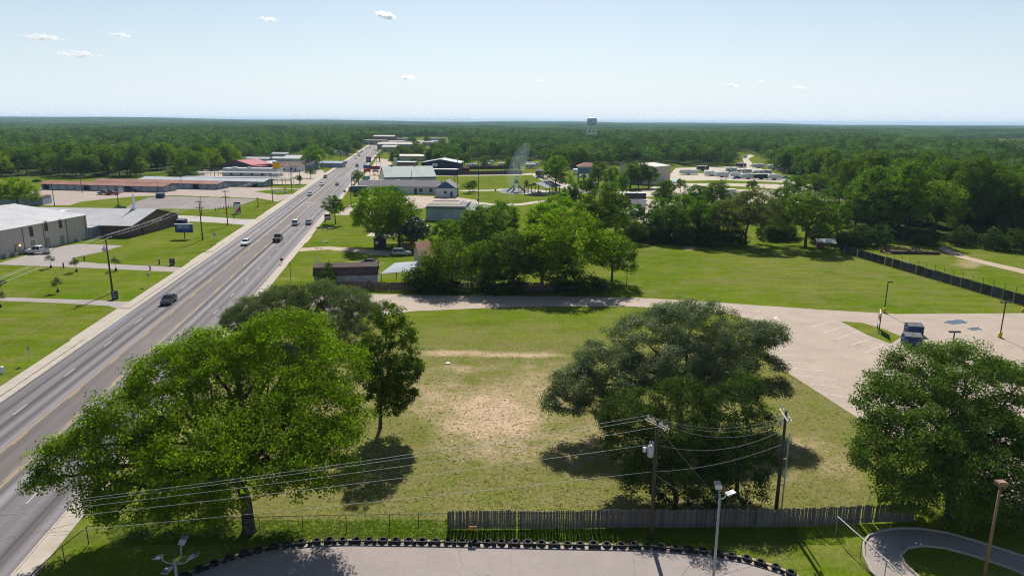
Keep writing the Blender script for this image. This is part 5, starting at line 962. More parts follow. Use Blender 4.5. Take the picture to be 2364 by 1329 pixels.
def opening(b_, face, u, z, ww, hh, m=WIN, name='window', frame=FRAME, proud=.03):
    w, d = b_['w'], b_['d']; o, rz = face_tf(face, w, d); ux = Vector((math.cos(rz), math.sin(rz), 0)); nn = Vector((math.sin(rz), -math.cos(rz), 0)); p = o+ux*u+nn*proud+Vector((0, 0, z))
    if name == 'window':
        q = bpy.data.objects.new('window', MB().box(-ww/2-.07, ww/2+.07, -.03, .03, -hh/2-.07, hh/2+.07).mesh('frame', frame)); COL.objects.link(q); q.parent = b_; q.location = p; q.rotation_euler.z = rz
        MB().box(-ww/2, ww/2, -.045, -.031, -hh/2, hh/2).build('pane', m, q)
    else:
        q = bpy.data.objects.new(name, MB().box(-ww/2, ww/2, -.04, .02, -hh/2, hh/2).mesh(name, m)); COL.objects.link(q); q.parent = b_; q.location = p; q.rotation_euler.z = rz
    return q
def bldg(name, label, loc, rz, w, d, h, rise, ridge, wm, rm, over=.35, cat_='building', gm_=None, group=None, hip=False, thick=.14):
    b_ = thing(name, label, cat_, loc, rz, group); b_['w'] = w; b_['d'] = d
    MB().box(-w/2, w/2, -d/2, d/2, 0, h).build('wall', wm, b_)
    W, D = w/2+over, d/2+over
    if rise <= 0:
        MB().box(-W, W, -D, D, h+.004, h+.18).build('roof', rm, b_)
    else:
        if ridge == 'y': W, D = D, W
        z0 = h-over*rise/(d/2 if ridge == 'x' else w/2)*.6; z1 = h+rise; hx = (D*.9 if hip else 0); e = .004
        sl = [[(-W, -D, z0), (W, -D, z0), (W-hx, 0, z1), (-W+hx, 0, z1)], [(W, D, z0), (-W, D, z0), (-W+hx, 0, z1), (W-hx, 0, z1)]]
        if hip: sl += [[(W, -D, z0), (W, D, z0), (W-hx, 0, z1)], [(-W, D, z0), (-W, -D, z0), (-W+hx, 0, z1)]]
        rmb = MB()
        for f in sl:
            f = [Vector(p) for p in f]
            rmb.loft([[p+Vector((0, 0, e)) for p in f], [p+Vector((0, 0, thick)) for p in f]])
        ro = rmb.build('roof', rm, b_)
        if ridge == 'y': ro.rotation_euler.z = math.pi/2
        if not hip:
            if ridge == 'x':
                for x in (-w/2, w/2): MB().loft([[(x-.01, -d/2, h), (x-.01, d/2, h), (x-.01, 0, z1-.02)], [(x+.01, -d/2, h), (x+.01, d/2, h), (x+.01, 0, z1-.02)]]).build('gable', gm_ or wm, b_)
            else:
                for y in (-d/2, d/2): MB().loft([[(-w/2, y-.01, h), (w/2, y-.01, h), (0, y-.01, z1-.02)], [(-w/2, y+.01, h), (w/2, y+.01, h), (0, y+.01, z1-.02)]]).build('gable', gm_ or wm, b_)
    return b_
def zat(x, y, py_):   # height seen at photo row py_ above ground point
    return HGT(Vector((x, y, 0)), py_)
# tan hall
c_ = Vector((-116, 190, 0)); u = Vector((.115, .993, 0)).normalized(); nrm_ = Vector((u.y, -u.x, 0)); rz = math.atan2(u.y, u.x); w, d = 58, 42
hall = bldg('church_hall', 'large tan metal hall with a white roof at left', c_-u*w/2-nrm_*d/2, rz, w, d, 6.4, 2.6, 'x', TANW, WROOF, .25)
for (a, b_), hh in (((71, 535), 2.4), ((106, 522), 2.4), ((139, 516), 2.4)):
    pp = AT(a, b_, 0.001) if False else None
def hall_u(px_, py_):   # along-wall coordinate for a pixel on the hall front
    dd = cray(px_, py_); n_ = nrm_; t_ = (c_-Vector((0, 0, CAM_H))).dot(n_)/dd.dot(n_); p = Vector((0, 0, CAM_H))+dd*t_; return (p-(c_-u*w/2)).dot(u), p.z
for a, b_, ww, hh, m in ((72, 535, .95, 2.3, WIN), (106, 522, .95, 2.3, WIN), (139, 516, .95, 2.2, WIN), (77, 565, 1.0, 1.9, WINL), (111, 559, 1.0, 2.0, WINL), (144, 553, 1.0, 1.9, WINL)):
    uu, zz = hall_u(a, b_); opening(hall, 'S', uu, zz, ww, hh, m, frame=mat('bronze_frame', (.06, .055, .05), .5))
uu, zz = hall_u(40, 573); dr = opening(hall, 'S', uu, 1.3, 1.1, 2.3, mat('glass_door', (.42, .40, .33), .4), 'door'); MB().box(-.7, .7, -.02, .06, -1.25, 1.28).build('door_frame', mat('dark_frame', (.04, .03, .03), .5), dr)
uu, zz = hall_u(45, 566); MB().box(-.14, .14, -.12, 0, -.1, .1)
lm = MB().box(-.16, .16, -.14, -.02, -.12, .12).build('wall_lamp', mat('lit_lamp', (.9, .5, .1), .5, emit=((1, .45, .08), 6)), hall, label='orange lit wall lamp'); lm.location = (uu, -d/2-.03, zz)
for a in (52, 101, 155, 199):
    uu, zz = hall_u(a, 540); MB().box(uu-.07, uu+.07, -d/2-.12, -d/2-.01, .1, 6.3).build('downspout', mat('brown_downspout', (.13, .10, .085), .6), hall)
for a, b_, lb in ((29, 589, 'left'), (8, 594, 'far left'), (175, 551, 'right')):
    uu, zz = hall_u(a, b_); q = hall.matrix_world if False else None; pos = c_-u*w/2+u*uu+nrm_*.7; t_ = thing('condenser_unit', 'small grey condenser unit %s along the hall wall' % lb, 'air conditioner', pos, rz, 'condenser units at the hall'); MB().box(-.42, .42, -.4, .4, 0, .8).build('case', GREYP, t_); MB().lathe([(.3, .8), (.3, .86), (.05, .87)], 10).build('fan_guard', DARKM, t_)
# church
P0, P1_ = Vector((-106.0, 193.5, 0)), Vector((-104.4, 217.8, 0)); u = (P1_-P0).normalized(); nr = Vector((u.y, -u.x, 0)); w = (P1_-P0).length; d = 34; rz = math.atan2(u.y, u.x); cc = (P0+P1_)/2
ch = bldg('church', 'low brown brick church with a wide white roof and steeple', cc-nr*d/2, rz, w, d, 3.2, 3.0, 'y', BRICK, WROOF, .9, gm_=BRICK)
MB().box(-w/2+5, w/2-.6, -d/2-.5, -d/2-.004, 0, 3.1).build('front_wall', BRICK, ch)
text('KINGDOM', 1.15, WHITEP, ch, (-.3, -d/2-.56, 3.0), (R(90), 0, 0), ext=.05)
MB().box(-.5, .5, -d/2-.53, -d/2-.505, 1.9, 2.1).box(-.1, .1, -d/2-.53, -d/2-.505, 1.5, 2.3).build('cross', mat('gold', (.45, .3, .1), .5), ch)
stp = MB().box(-.7, .7, -.7, .7, 0, 1.0).build('steeple', WHITEP, ch, label='white steeple on the church roof'); stp.location = (0, -d/2+6, 5.7)
MB().box(-.5, .5, -.5, .5, 1.0, 1.5).loft([[(-.36, -.36, 1.5), (.36, -.36, 1.5), (.36, .36, 1.5), (-.36, .36, 1.5)], [(-.03, -.03, 5.6), (.03, -.03, 5.6), (.03, .03, 5.6), (-.03, .03, 5.6)]]).build('spire', WHITEP, stp)
MB().box(-18, -2, -2.5, 0, 3.2, 5.9).build('roof_parapet', WHITEP, ch).location = (0, 10, 0)
cn_ = bldg('annex', 'small grey flat-roofed link between hall and church', Vector((-119.5, 193.5, 0)), rz, 6.5, 9, 2.9, 0, 'x', GREYW, WROOF, .1)
# storage sheds
A0, A1 = Vector((-218.5, 327, 0)), Vector((-157, 317, 0)); u = (A1-A0).normalized(); nr = Vector((-u.y, u.x, 0)); rz = math.atan2(u.y, u.x); w = (A1-A0).length
for k, (s0, s1, off, lb) in enumerate([(0, 62, 0, 'nearest long storage shed with a rusty red roof and roller doors'), (14, 78, 17, 'middle long storage shed with a rusty red roof'), (26, 92, 34, 'farthest long storage shed behind the other two')]):
    L = s1-s0; c0 = A0+u*(s0+s1)/2+nr*(off+5); sh = bldg('storage_shed', lb, c0, rz, L, 10, 2.5, .85, 'x', GREYW, RROOF if k < 2 else LGREY, 1.0, group='storage sheds')
    n = int(L/4.2)
    for i in range(n): opening(sh, 'S', -L/2+2.6+i*4.2, 1.1, 3.0, 2.1, DOORW if (i*7+k) % 5 else mat('dark_opening', (.02, .02, .025), .9), 'roller_door', proud=.01)
    for i in range(2): opening(sh, 'E', -2.2+i*4.2, 1.1, 2.6, 2.1, DOORW, 'roller_door', proud=.01)
b_ = bldg('blue_shed', 'small blue-grey shed under the spreading tree at left', G(58, 472), R(8), 16, 7, 3.0, .5, 'x', GREYW, RROOF, .2)
# drive-in
for k, (a0, a1, z, dp, lb) in enumerate([((420, 424), (672, 427), 3.2, 5, 'long flat front canopy on posts at the drive-in'), ((430, 414), (672, 416), 3.6, 6, 'second flat canopy behind the front one at the drive-in')]):
    p0, p1_ = G(*a0), G(*a1); dd = p1_-p0; L = dd.length; t_ = thing('carport_canopy', lb, 'canopy', p0, math.atan2(dd.y, dd.x), 'drive-in canopies'); MB().box(0, L, 0, dp, z, z+.3).build('roof', LGREY, t_)
    pmh = MB().box(-.09, .09, -.09, .09, 0, z).mesh('post', mat('yellow_post', (.42, .34, .12), .6, var=.1)); x = .6
    while x < L: share('post', pmh, t_, (x, .5, 0)); share('post', pmh, t_, (x, dp-.5, 0)); x += 4.3
b_ = bldg('drive_in_kitchen', 'long white flat-roofed drive-in kitchen', G(585, 407), R(-2), 32, 9, 4.6, 0, 'x', WALLW, LGREY, .1); [opening(b_, 'S', x, 1.6, 1.6, 1.2) for x in (-11, -5, 1, 7, 12)]
MB().box(13, 17, -3.5, -1, 4.8, 8.2).build('sign_tower', mat('sign_yellow', (.75, .42, .01), .5, var=.04), b_, label='orange-yellow roof sign box'); MB().box(12.9, 17.1, -3.6, -.9, 8.204, 8.6).build('sign_cap', DARKM, b_)
MB().box(-12, -9, -1, 2, 4.79, 5.4).box(-3, -1, -1, 1, 4.79, 5.3).build('roof_unit', GREYP, b_)
MAROON = ribs('maroon_metal_roof', (.30, .035, .055), .4, .1, .1, .6)
b_ = bldg('maroon_roof_shop', 'dark shop with a maroon metal gable roof behind the drive-in', G(572, 398), R(-20), 22, 18, 5.2, 2.6, 'y', mat('dark_wall', (.06, .055, .06), .7), MAROON, .5); MB().box(8, 18, -10, -2, 4.6, 4.8).build('porch_roof', MAROON, b_); [MB().box(x, x+.3, -9.8, -9.5, 0, 4.6).build('porch_post', YBASE, b_) for x in (9, 13, 17.2)]
b_ = bldg('grey_arched_shed', 'grey metal shed right of the maroon roof', G(620, 394), R(-15), 12, 14, 4.5, 1.6, 'y', GREYW, LGREY, .3)
b_ = bldg('brown_roof_house', 'house with a brown shingle roof beside the highway', G(668, 395), R(-8), 17, 10, 3.2, 2.6, 'x', WALLW, mat('tan_shingle', (.24, .16, .12), .9, var=.15), .5); [opening(b_, 'S', x, 1.6, 1.2, 1.3) for x in (-5, -1, 4)]; opening(b_, 'S', 6.5, 1.1, 1.0, 2.1, DOORB, 'door')
b_ = bldg('damaged_roof_house', 'house with a patched dark brown roof next to the brown one', G(702, 392), R(-8), 16, 10, 3.2, 2.6, 'x', mat('blue_siding', (.10, .16, .26), .7), mat('patched_shingle', (.10, .07, .06), .92, var=.4, vscale=.7), .5); [opening(b_, 'S', x, 1.6, 1.2, 1.3) for x in (-4, 3)]
for a, b2, w, dd, h, lb, m, r in [(560, 375, 12, 6, 3, 'small white shed behind the maroon shop', WALLW, LGREY), (600, 376, 18, 8, 3.2, 'long pale blue shed behind the arched shed', STEELB, WROOF), (665, 376, 22, 9, 3.4, 'pale shed behind the brown roof house', WALLW, WROOF), (690, 372, 20, 9, 3.4, 'long white shed behind the damaged roof house', WALLW, WROOF), (768, 386, 16, 8, 3.0, 'blue roofed shed beside the highway', STEELB, mat('blue_roof', (.10, .17, .30), .5, .1)), (650, 364, 14, 8, 3.4, 'flat pale carport at the left wood edge', CREAM, LGREY), (785, 358, 18, 8, 3.2, 'low white house behind the far roadside tree', WALLW, SHING)]:
    bldg('roadside_shed', lb, G(a, b2), R(-6), w, dd, h, 1.1, 'x', m, r, .3)
# green roofed hall
g0, g1 = G(874, 428), G(990, 426); u = g1-g0; w = u.length; d = 26; b_ = bldg('green_roof_hall', 'white walled hall with a big pale green metal roof', (g0+g1)/2+Vector((0, d/2, 0)), math.atan2(u.y, u.x), w, d, 4.0, 4.6, 'x', WALLW, GROOF, .5)
MB().box(-w/2-.45, w/2+.45, -d/2-.6, -d/2-.52, 3.35, 4.0).build('fascia', GFASC, b_); [opening(b_, 'S', x, 2.0, 2.6, 1.4, mat('shutter', (.50, .50, .49), .6), 'shutter') for x in (-9, -4, 1, 6, 10)]
for x in (-8, 4): MB().lathe([(.35, 8.4), (.35, 9.1), (.05, 9.3)], 8, x, 0).build('roof_vent', DARKM, b_)
# blue and white office
b_ = bldg('park_office', 'white office wing with a blue gable end and grey shingle roof', Vector((-28.7, 310.5, 0)), R(-1), 8.6, 13, 3.7, 3.0, 'y', WALLW, SHING, .6, gm_=BLUEW)
opening(b_, 'S', -.2, 1.9, 1.0, 1.0, WIN, frame=DARKM); opening(b_, 'S', 2.4, 1.2, 1.1, 2.3, DOORB, 'door')
b_ = bldg('office_wing', 'long low grey-roofed wing of the blue and white office', Vector((-51, 322.5, 0)), R(-2), 36, 11, 3.2, 2.2, 'x', WALLW, SHING, .6); [opening(b_, 'S', x, 1.6, 1.5, 1.6, mat('brown_window', (.10, .05, .04), .3)) for x in (-11, -7, 10, 14.5)]; opening(b_, 'S', -15.5, 1.3, 1.6, 2.5, DOORB, 'door'); opening(b_, 'S', 7.6, 1.2, 1.2, 2.3, mat('brown_door', (.08, .03, .025), .5), 'door')
b_ = bldg('flat_white_block', 'flat white roofed block behind the office wing', Vector((-54, 336, 0)), R(-2), 30, 12, 3.4, 0, 'x', WALLW, mat('white_membrane', (.50, .48, .45), .7, var=.08), .1); [MB().box(x, x+1.4, -1, .6, 3.58, 4.5).build('roof_unit', GREYP, b_) for x in (-9, -1, 6)]
# navy building and brown fence
p = G(1018, 402); b_ = bldg('navy_building', 'navy metal building with a pale gable roof and oval logo', p+Vector((0, 12, 0)), R(-3), 24, 18, 6.6, 2.2, 'y', NAVY, LGREY, .4); MB().lathe([(1.5, 0), (1.5, .06), (.05, .07)], 20).build('oval_logo', WHITEP, b_).matrix_local = Matrix.Translation((-3.5, -9.05, 5.4)) @ Matrix.Rotation(R(90), 4, 'X') @ Matrix.Diagonal((1.2, .7, 1, 1))
text('GB', 1.1, NAVY, b_, (-3.5, -9.14, 5.4), (R(90), 0, 0))
pc = G(988, 405); pe = G(1056, 404); t_ = bldg('navy_porch', 'low navy porch with a white flat roof in front of the navy building', (pc+pe)/2+Vector((0, 3, 0)), R(-2), (pe-pc).length, 6, 3.4, 0, 'x', NAVY, mat('white_membrane', (.66, .64, .60)), .2)
fa, fb = G(1056, 404), G(1212, 402); t_ = thing('brown_fence', 'long dark brown panel fence behind the park lawn', 'fence', fa, math.atan2((fb-fa).y, (fb-fa).x)); L = (fb-fa).length; pn = MB().box(.03, 2.37, -.04, .04, 0, 2.3).mesh('panel', mat('brown_fence', (.085, .055, .05))); x = 0
while x < L-2: share('panel', pn, t_, (x, 0, 0)); x += 2.4
fa, fb = G(1075, 391), G(1190, 390); t_ = thing('brown_fence', 'second dark brown fence in front of the caravans', 'fence', fa, math.atan2((fb-fa).y, (fb-fa).x)); L = (fb-fa).length; x = 0
while x < L-2: share('panel', pn, t_, (x, 0, 0)); x += 2.4
t_ = thing('red_container', 'red container at the left end of the brown fence', 'container', G(1062, 396)); MB().box(-6, 6, -1.2, 1.2, 0, 2.7).build('body', mat('container_red', (.26, .045, .04), .6, var=.15), t_); [MB().box(x, x+.1, -1.26, -1.2, .1, 2.6).build('rib', mat('container_red', (.26, .045, .04)), t_) for x in (-5, -3, -1, 1, 3, 5)]
# behind: brick shop, tan roofs
bldg('brick_shop', 'brick shop behind the green roofed hall', G(938, 388), R(-4), 14, 12, 4.2, 0, 'x', mat('red_brick', (.24, .14, .11), .9), LGREY, .1); MB().box(-1.1, 1.1, -.5, .5, 0, 7.5).build('sign_pylon', WALLW, bpy.data.objects['brick_shop']).location = (-6, -6.6, 0)
bldg('low_tan_shed', 'long low pale-roofed shed behind the navy building', G(972, 371), R(-2), 44, 12, 4.0, 1.0, 'x', CREAM, mat('tan_roof', (.48, .42, .33), .7), .3)
# derelict building with torn green roof
p = G(1026, 510); b_ = bldg('derelict_shop', 'derelict pale metal shop with a torn dark green roof', Vector((-21.5, 237.5, 0)), R(-4), 13, 15, 4.6, 0, 'x', STEELB, mat('bare_deck', (.27, .20, .155), .9, var=.15), .0)
MB().loft([[(-6.6, -7.8, 4.0), (6.6, -7.8, 4.0), (6.3, -3.5, 5.0), (-6.6, -3.5, 5.0)], [(-6.6, -7.8, 4.15), (6.6, -7.8, 4.15), (6.3, -3.5, 5.15), (-6.6, -3.5, 5.15)]]).build('green_roof_panel', DKGREEN, b_)
MB().loft([[(6.8, -6, 3.4), (16, -4, 2.6), (16, 6, 2.6), (5.6, 6, 4.6)], [(6.8, -6, 3.55), (16, -4, 2.75), (16, 6, 2.75), (5.6, 6, 4.75)]]).build('collapsed_roof', DKGREEN, b_, label='collapsed dark green roof sheet')
for k in range(6): MB().tube([(3.2+k*.5, -3, 4.9), (3.6+k*.6, 1, 5.6+.2*math.sin(k)), (3.4+k*.6, 6.5, 5.0)], .14, 4).build('bent_purlin', WHITEP, b_)
MB().tube([(-6.7, -7.9, 4.2), (-6.7, -3.4, 5.2), (-6.7, 7.4, 4.85), (4, 7.4, 4.85)], .14, 4).build('edge_trim', WHITEP, b_); opening(b_, 'W', 3.5, 1.3, 2.0, 2.4, mat('dark_opening', (.02, .02, .025)), 'archway')
# barn, playhouse, sheds by the drive
bw0, bw1 = G(722, 664), G(868, 660); u = bw1-bw0; w = u.length; b_ = thing('barn', 'long white barn with a brown gambrel roof by the drive', 'building', (bw0+bw1)/2+Vector((0, 2.4, 0)), math.atan2(u.y, u.x)); b_['w'] = w; b_['d'] = 4.8
MB().box(-w/2, w/2, -2.4, 2.4, 0, 2.3).build('wall', OLDW, b_); prf = [(-2.6, 2.25), (-1.75, 3.75), (0, 4.35), (1.75, 3.75), (2.6, 2.25)]
MB().loft([[(x, y*.92, z-.05) for y, z in prf] for x in (-w/2, w/2)]).build('gable', OLDW, b_)
for i in range(4): (y0, z0), (y1, z1) = prf[i], prf[i+1]; MB().loft([[(-w/2-.2, y0, z0), (w/2+.2, y0, z0), (w/2+.2, y1, z1), (-w/2-.2, y1, z1)], [(-w/2-.2, y0, z0+.1), (w/2+.2, y0, z0+.1), (w/2+.2, y1, z1+.1), (-w/2-.2, y1, z1+.1)]]).build('roof_slope', BRSH, b_)
opening(b_, 'S', w/2-1.6, .8, .7, .6, WIN); opening(b_, 'S', w/2-2.3, 1.1, 1.6, 1.9, OLDW, 'door'); opening(b_, 'E', 0, 2.9, .7, .9, WINL)
p = G(878, 573); b_ = bldg('playhouse', 'small wooden playhouse with a pale blue gable roof by the leaning tree', p, R(4), 2.9, 2.6, 2.6, 1.2, 'y', mat('dark_timber', (.05, .04, .035), .9, var=.3), mat('pale_blue_roof', (.36, .45, .55), .5), .3); opening(b_, 'S', -.7, 1.7, .6, .6, mat('pale_window', (.5, .52, .5), .4)); opening(b_, 'S', .6, 1.0, .8, 1.9, mat('dark_opening', (.02, .02, .025)), 'doorway')
p = G(915, 652); t_ = thing('lean_to', 'white corrugated lean-to roof beside the barn', 'shed', p, R(12)); MB().loft([[(-3.2, -2.0, 2.3), (4.2, -1.2, 2.5), (4.6, 3.2, 3.6), (0, 3.6, 3.3)], [(-3.2, -2.0, 2.38), (4.2, -1.2, 2.58), (4.6, 3.2, 3.68), (0, 3.6, 3.38)]]).build('roof', ribs('corrugated_white', (.33, .37, .40), .45, .2, .08, 2.0), t_); [MB().cyl((x, y, 0), (x, y, z), .07).build('post', POLEW, t_) for x, y, z in ((-3, -1.8, 2.3), (4, -1.1, 2.5), (4.4, 3.0, 3.5), (.2, 3.3, 3.25))]
p = G(985, 612); b_ = bldg('terracotta_house', 'house with a faded terracotta roof under the trees', p+Vector((4, 3, 0)), R(18), 13, 9, 2.7, 2.4, 'x', CREAM, TERRA, .5); opening(b_, 'S', -3, 1.5, 1.2, 1.2); opening(b_, 'S', 2, 1.1, .9, 2.0, DOORB, 'door')
# raised blue house, tan hall, pool, shelter
b_ = thing('raised_house', 'blue and white house raised on blue posts with a red hipped roof', 'building', Vector((41, 392, 0)), R(-3)); b_['w'] = 10; b_['d'] = 9
MB().box(-5, 5, -4.5, 4.5, 4.4, 8.2).build('wall', mat('steel_blue_wall', (.10, .19, .30), .7, var=.06), b_); MB().box(-5.02, 5.02, -4.52, 4.52, 7.6, 8.25).build('upper_band', WALLW, b_)
MB().loft([[(-5.8, -5.3, 8.2), (5.8, -5.3, 8.2), (5.8, 5.3, 8.2), (-5.8, 5.3, 8.2)], [(-1.2, -.3, 10.3), (1.2, -.3, 10.3), (1.2, .3, 10.3), (-1.2, .3, 10.3)]]).build('roof', mat('faded_red_shingle', (.26, .10, .075), .9, var=.12), b_)
for x in (-4.7, -1.6, 1.6, 4.7):
    for y in (-4.2, 4.2): MB().box(x-.22, x+.22, y-.22, y+.22, 0, 4.4).build('post', mat('blue_post', (.05, .12, .26), .6), b_)
MB().box(2, 4.6, -1, 3, 0, 4.3).build('stair_core', WALLW, b_)
tw0, tw1 = G(1440, 428), G(1512, 430); b_ = bldg('tan_hall', 'tall tan metal hall with a pale roof by the caravans', Vector((71.7, 384.5, 0)), R(-40), 21, 18, 9.2, 1.2, 'y', CREAM, ribs('cream_roof', (.45, .43, .39), .5, .1, .05, .5), .2); opening(b_, 'S', -6, 2.0, 3.4, 3.8, DOORW, 'roller_door'); opening(b_, 'S', 3, 1.2, 1.1, 2.3, DOORB, 'door'); opening(b_, 'E', 0, 2, 3.2, 3.8, DOORW, 'roller_door')
po = sheet('pool', gp((1552, 415), (1572, 413), (1573, 417), (1553, 419)), .06, mat('pool_water', (.12, .42, .50), .08, var=.1), 'thing'); tag(po, 'turquoise swimming pool beside the tan hall', 'pool')
b_ = thing('picnic_shelter', 'open picnic shelter with a dark metal gable roof in the park', 'shelter', Vector((13.5, 322, 0)), R(-28)); MB().loft([[(-6, -8, 3.1), (0, -8, 5.2), (0, 8, 5.2), (-6, 8, 3.1)], [(-6, -8, 3.25), (0, -8, 5.35), (0, 8, 5.35), (-6, 8, 3.25)]]).loft([[(0, -8, 5.2), (6, -8, 3.1), (6, 8, 3.1), (0, 8, 5.2)], [(0, -8, 5.35), (6, -8, 3.25), (6, 8, 3.25), (0, 8, 5.35)]]).build('roof', ribs('charcoal_metal_roof', (.10, .115, .14), .4, .2, .08, .8), b_)
for x in (-5.4, 5.4):
    for y in (-7.3, -3.6, 0, 3.6, 7.3): MB().box(x-.14, x+.14, y-.14, y+.14, 0, 3.2).build('post', DARKM, b_)
sl_ = MB().box(-6.4, 6.4, -8.4, 8.4, 0, .06).build('slab', SANDY, b_)
for k, (x, y) in enumerate(((-2.5, -4), (2.5, -3), (-2.5, 2), (2.5, 4))):
    q = b_.location+Matrix.Rotation(R(-28), 3, 'Z') @ Vector((x, y, .06)); tb = thing('picnic_table', 'white picnic table under the park shelter', 'table', q, R(-28), 'picnic tables under the shelter'); MB().box(-.9, .9, -.4, .4, .72, .78).build('top', WHITEP, tb); [MB().box(-.9, .9, yy-.14, yy+.14, .42, .47).build('bench', WHITEP, tb) for yy in (-.75, .75)]; [MB().box(xx-.05, xx+.05, -.8, .8, .0, .72).build('leg', WHITEP, tb) for xx in (-.6, .6)]
# playground
pg = thing('climbing_frame', 'tall green and blue climbing frame with slides in the park', 'playground', G(1192, 444)); PT = mat('teal_metal', (.02, .10, .11), .5); PB = mat('slide_blue', (.10, .30, .42), .4)
for x, y in ((-1.2, -1.2), (1.2, -1.2), (1.2, 1.2), (-1.2, 1.2)): MB().cyl((x, y, 0), (x*.6, y*.6, 6.0), .1).build('post', PT, pg)
for z in (1.6, 3.0): MB().box(-1.2, 1.2, -1.2, 1.2, z, z+.12).build('deck', PT, pg)
MB().tube([(-.9, 0, 5.4), (-.6, 0, 6.8), (0, 0, 7.3), (.6, 0, 6.8), (.9, 0, 5.4)], .14, 6).build('top_arch', PT, pg); MB().lathe([(1.2, 4.2), (.6, 5.4), (.05, 6.0)], 8).build('canopy', PT, pg)
for pts in ([(-1.0, 0, 3.1), (-2.6, -.4, 1.7), (-4.4, -.8, .4)], [(1.0, 0, 3.1), (2.4, .3, 1.8), (4.0, .5, .4)], [(-.8, -1, 1.8), (-1.6, -2.4, .9), (-2.2, -3.4, .3)]): MB().tube(pts, .42, 7).build('slide', PB, pg)
for pts in ([(1.2, -1, .2), (2.8, -1.6, 1.8), (3.6, -1.8, .2)], [(1.8, -2, .2), (3.0, -2.2, 1.4), (4.2, -2.0, .2)]): MB().tube(pts, .12, 6).build('climber', DARKM, pg)
# water tower
wt_ = thing('water_tower', 'pale blue water tower on legs above the woods', 'water tower', Vector((116, 1060, 0))); WTM = mat('water_tower_paint', (.62, .70, .72), .5, var=.06, vscale=.3)
tk = MB().lathe([(.1, 26.8), (3.5, 27.2), (6.3, 28.8), (7.4, 30.6), (7.4, 35.4), (6.7, 36.8), (4.5, 37.9), (.1, 38.6)], 28).build('tank', WTM, wt_, True); MB().lathe([(7.45, 30.4), (8.3, 30.4), (8.3, 30.6), (7.45, 30.6)], 28).build('walkway', WTM, tk); MB().cyl((0, 0, 38.5), (0, 0, 40.6), .25).build('vent', WTM, tk)
text('CITY OF', .9, DARKM, tk, (-1.5, -7.5, 34.2), (R(90), 0, 0)) if False else None
MB().box(-3.6, -.4, -7.52, -7.3, 32.3, 33.2).build('dark_lettering', mat('dark_blue_print', (.03, .05, .10), .6), tk)
MB().cyl((0, 0, 0), (0, 0, 27), 1.0, 1.0, 14).build('riser', WTM, wt_, True)
for k in range(6):
    a = k*math.pi/3+.3; MB().cyl((8.3*math.cos(a), 8.3*math.sin(a), 0), (7.0*math.cos(a), 7.0*math.sin(a), 30), .42, .38, 8).build('leg', WTM, wt_, True); a2 = a+math.pi/3; MB().cyl((7.6*math.cos(a), 7.6*math.sin(a), 15), (7.6*math.cos(a2), 7.6*math.sin(a2), 15), .2).build('strut', WTM, wt_)
# far town
TOWN = [(868, 334, 30, 14, 6, 'far tan town building left of the highway end', CREAM), (880, 327, 46, 16, 8, 'far wide hip-roofed town building at the highway end', mat('far_brick', (.28, .18, .15), .9)), (905, 350, 18, 14, 5, 'far grey shop behind the roadside trees', GREYW), (925, 345, 50, 16, 6, 'far long grey-roofed shop on the right of the highway', mat('far_grey', (.30, .29, .29), .8)), (950, 336, 60, 18, 5, 'far long cream store with cars in front', CREAM), (985, 334, 50, 16, 5, 'far white store at the right of the town', WALLW), (915, 334, 22, 14, 5, 'far reddish shop in the town', mat('far_brick', (.28, .18, .15))), (935, 327, 30, 14, 5, 'far pale warehouse behind the town shops', WALLW), (1010, 325, 26, 12, 4, 'far pale shed at the right end of the town', WALLW), (898, 338, 18, 12, 5, 'far white shop by the highway end', WALLW), (520, 322, 30, 14, 6, 'white warehouse roof in the left woods', WALLW), (360, 287.5, 90, 30, 10, 'long white building far out in the left woods', WALLW), (1033, 336, 26, 12, 4, 'far white sheds beside the town trees', WALLW), (1900, 307, 20, 14, 9, 'small white building far out in the right woods', WALLW)]
for a, b2, w, dd, h, lb, m in TOWN:
    b_ = bldg('town_building', lb, G(a, b2), R(-5), w, dd, h, 1.6 if 'hip' in lb or 'grey' in lb else 0, 'x', m, mat('town_roof', (.42, .36, .33), .8, var=.1) if 'white' not in lb else WROOF, .3)
    for i in range(max(2, int(w/7))): opening(b_, 'S', -w/2+3+i*(w-6)/max(1, int(w/7)-1), 1.8, 2.4, 1.8)
# ------------------------------------------------------------------ signs, bins, small things
SIGNB = mat('sign_blue', (.02, .05, .22), .4, var=.05); SIGNK = mat('sign_black', (.012, .014, .02), .4); SW = mat('sign_white', (.75, .75, .74), .5, var=.04); SM = mat('sign_maroon', (.16, .03, .05), .5); SR = mat('sign_red', (.45, .03, .035), .5); SG = mat('sign_green', (.01, .20, .12), .5)
p = G(427, 551); t_ = thing('church_sign', 'blue church sign on a single post in the church lawn', 'sign', p, R(4)); MB().cyl((0, 0, 0), (0, 0, 1.9), .13).build('post', DARKM, t_); MB().box(-2.35, 2.35, -.15, .15, 1.7, 3.95).build('panel', SIGNB, t_); MB().box(-2.4, 2.4, -.2, .2, 3.954, 4.12).build('top_trim', WHITEP, t_)
text('LAKEVIEW', .72, SW, t_, (0, -.16, 3.52), (R(90), 0, 0)); text('ASSEMBLY OF GOD', .40, SW, t_, (0, -.16, 2.98), (R(90), 0, 0))
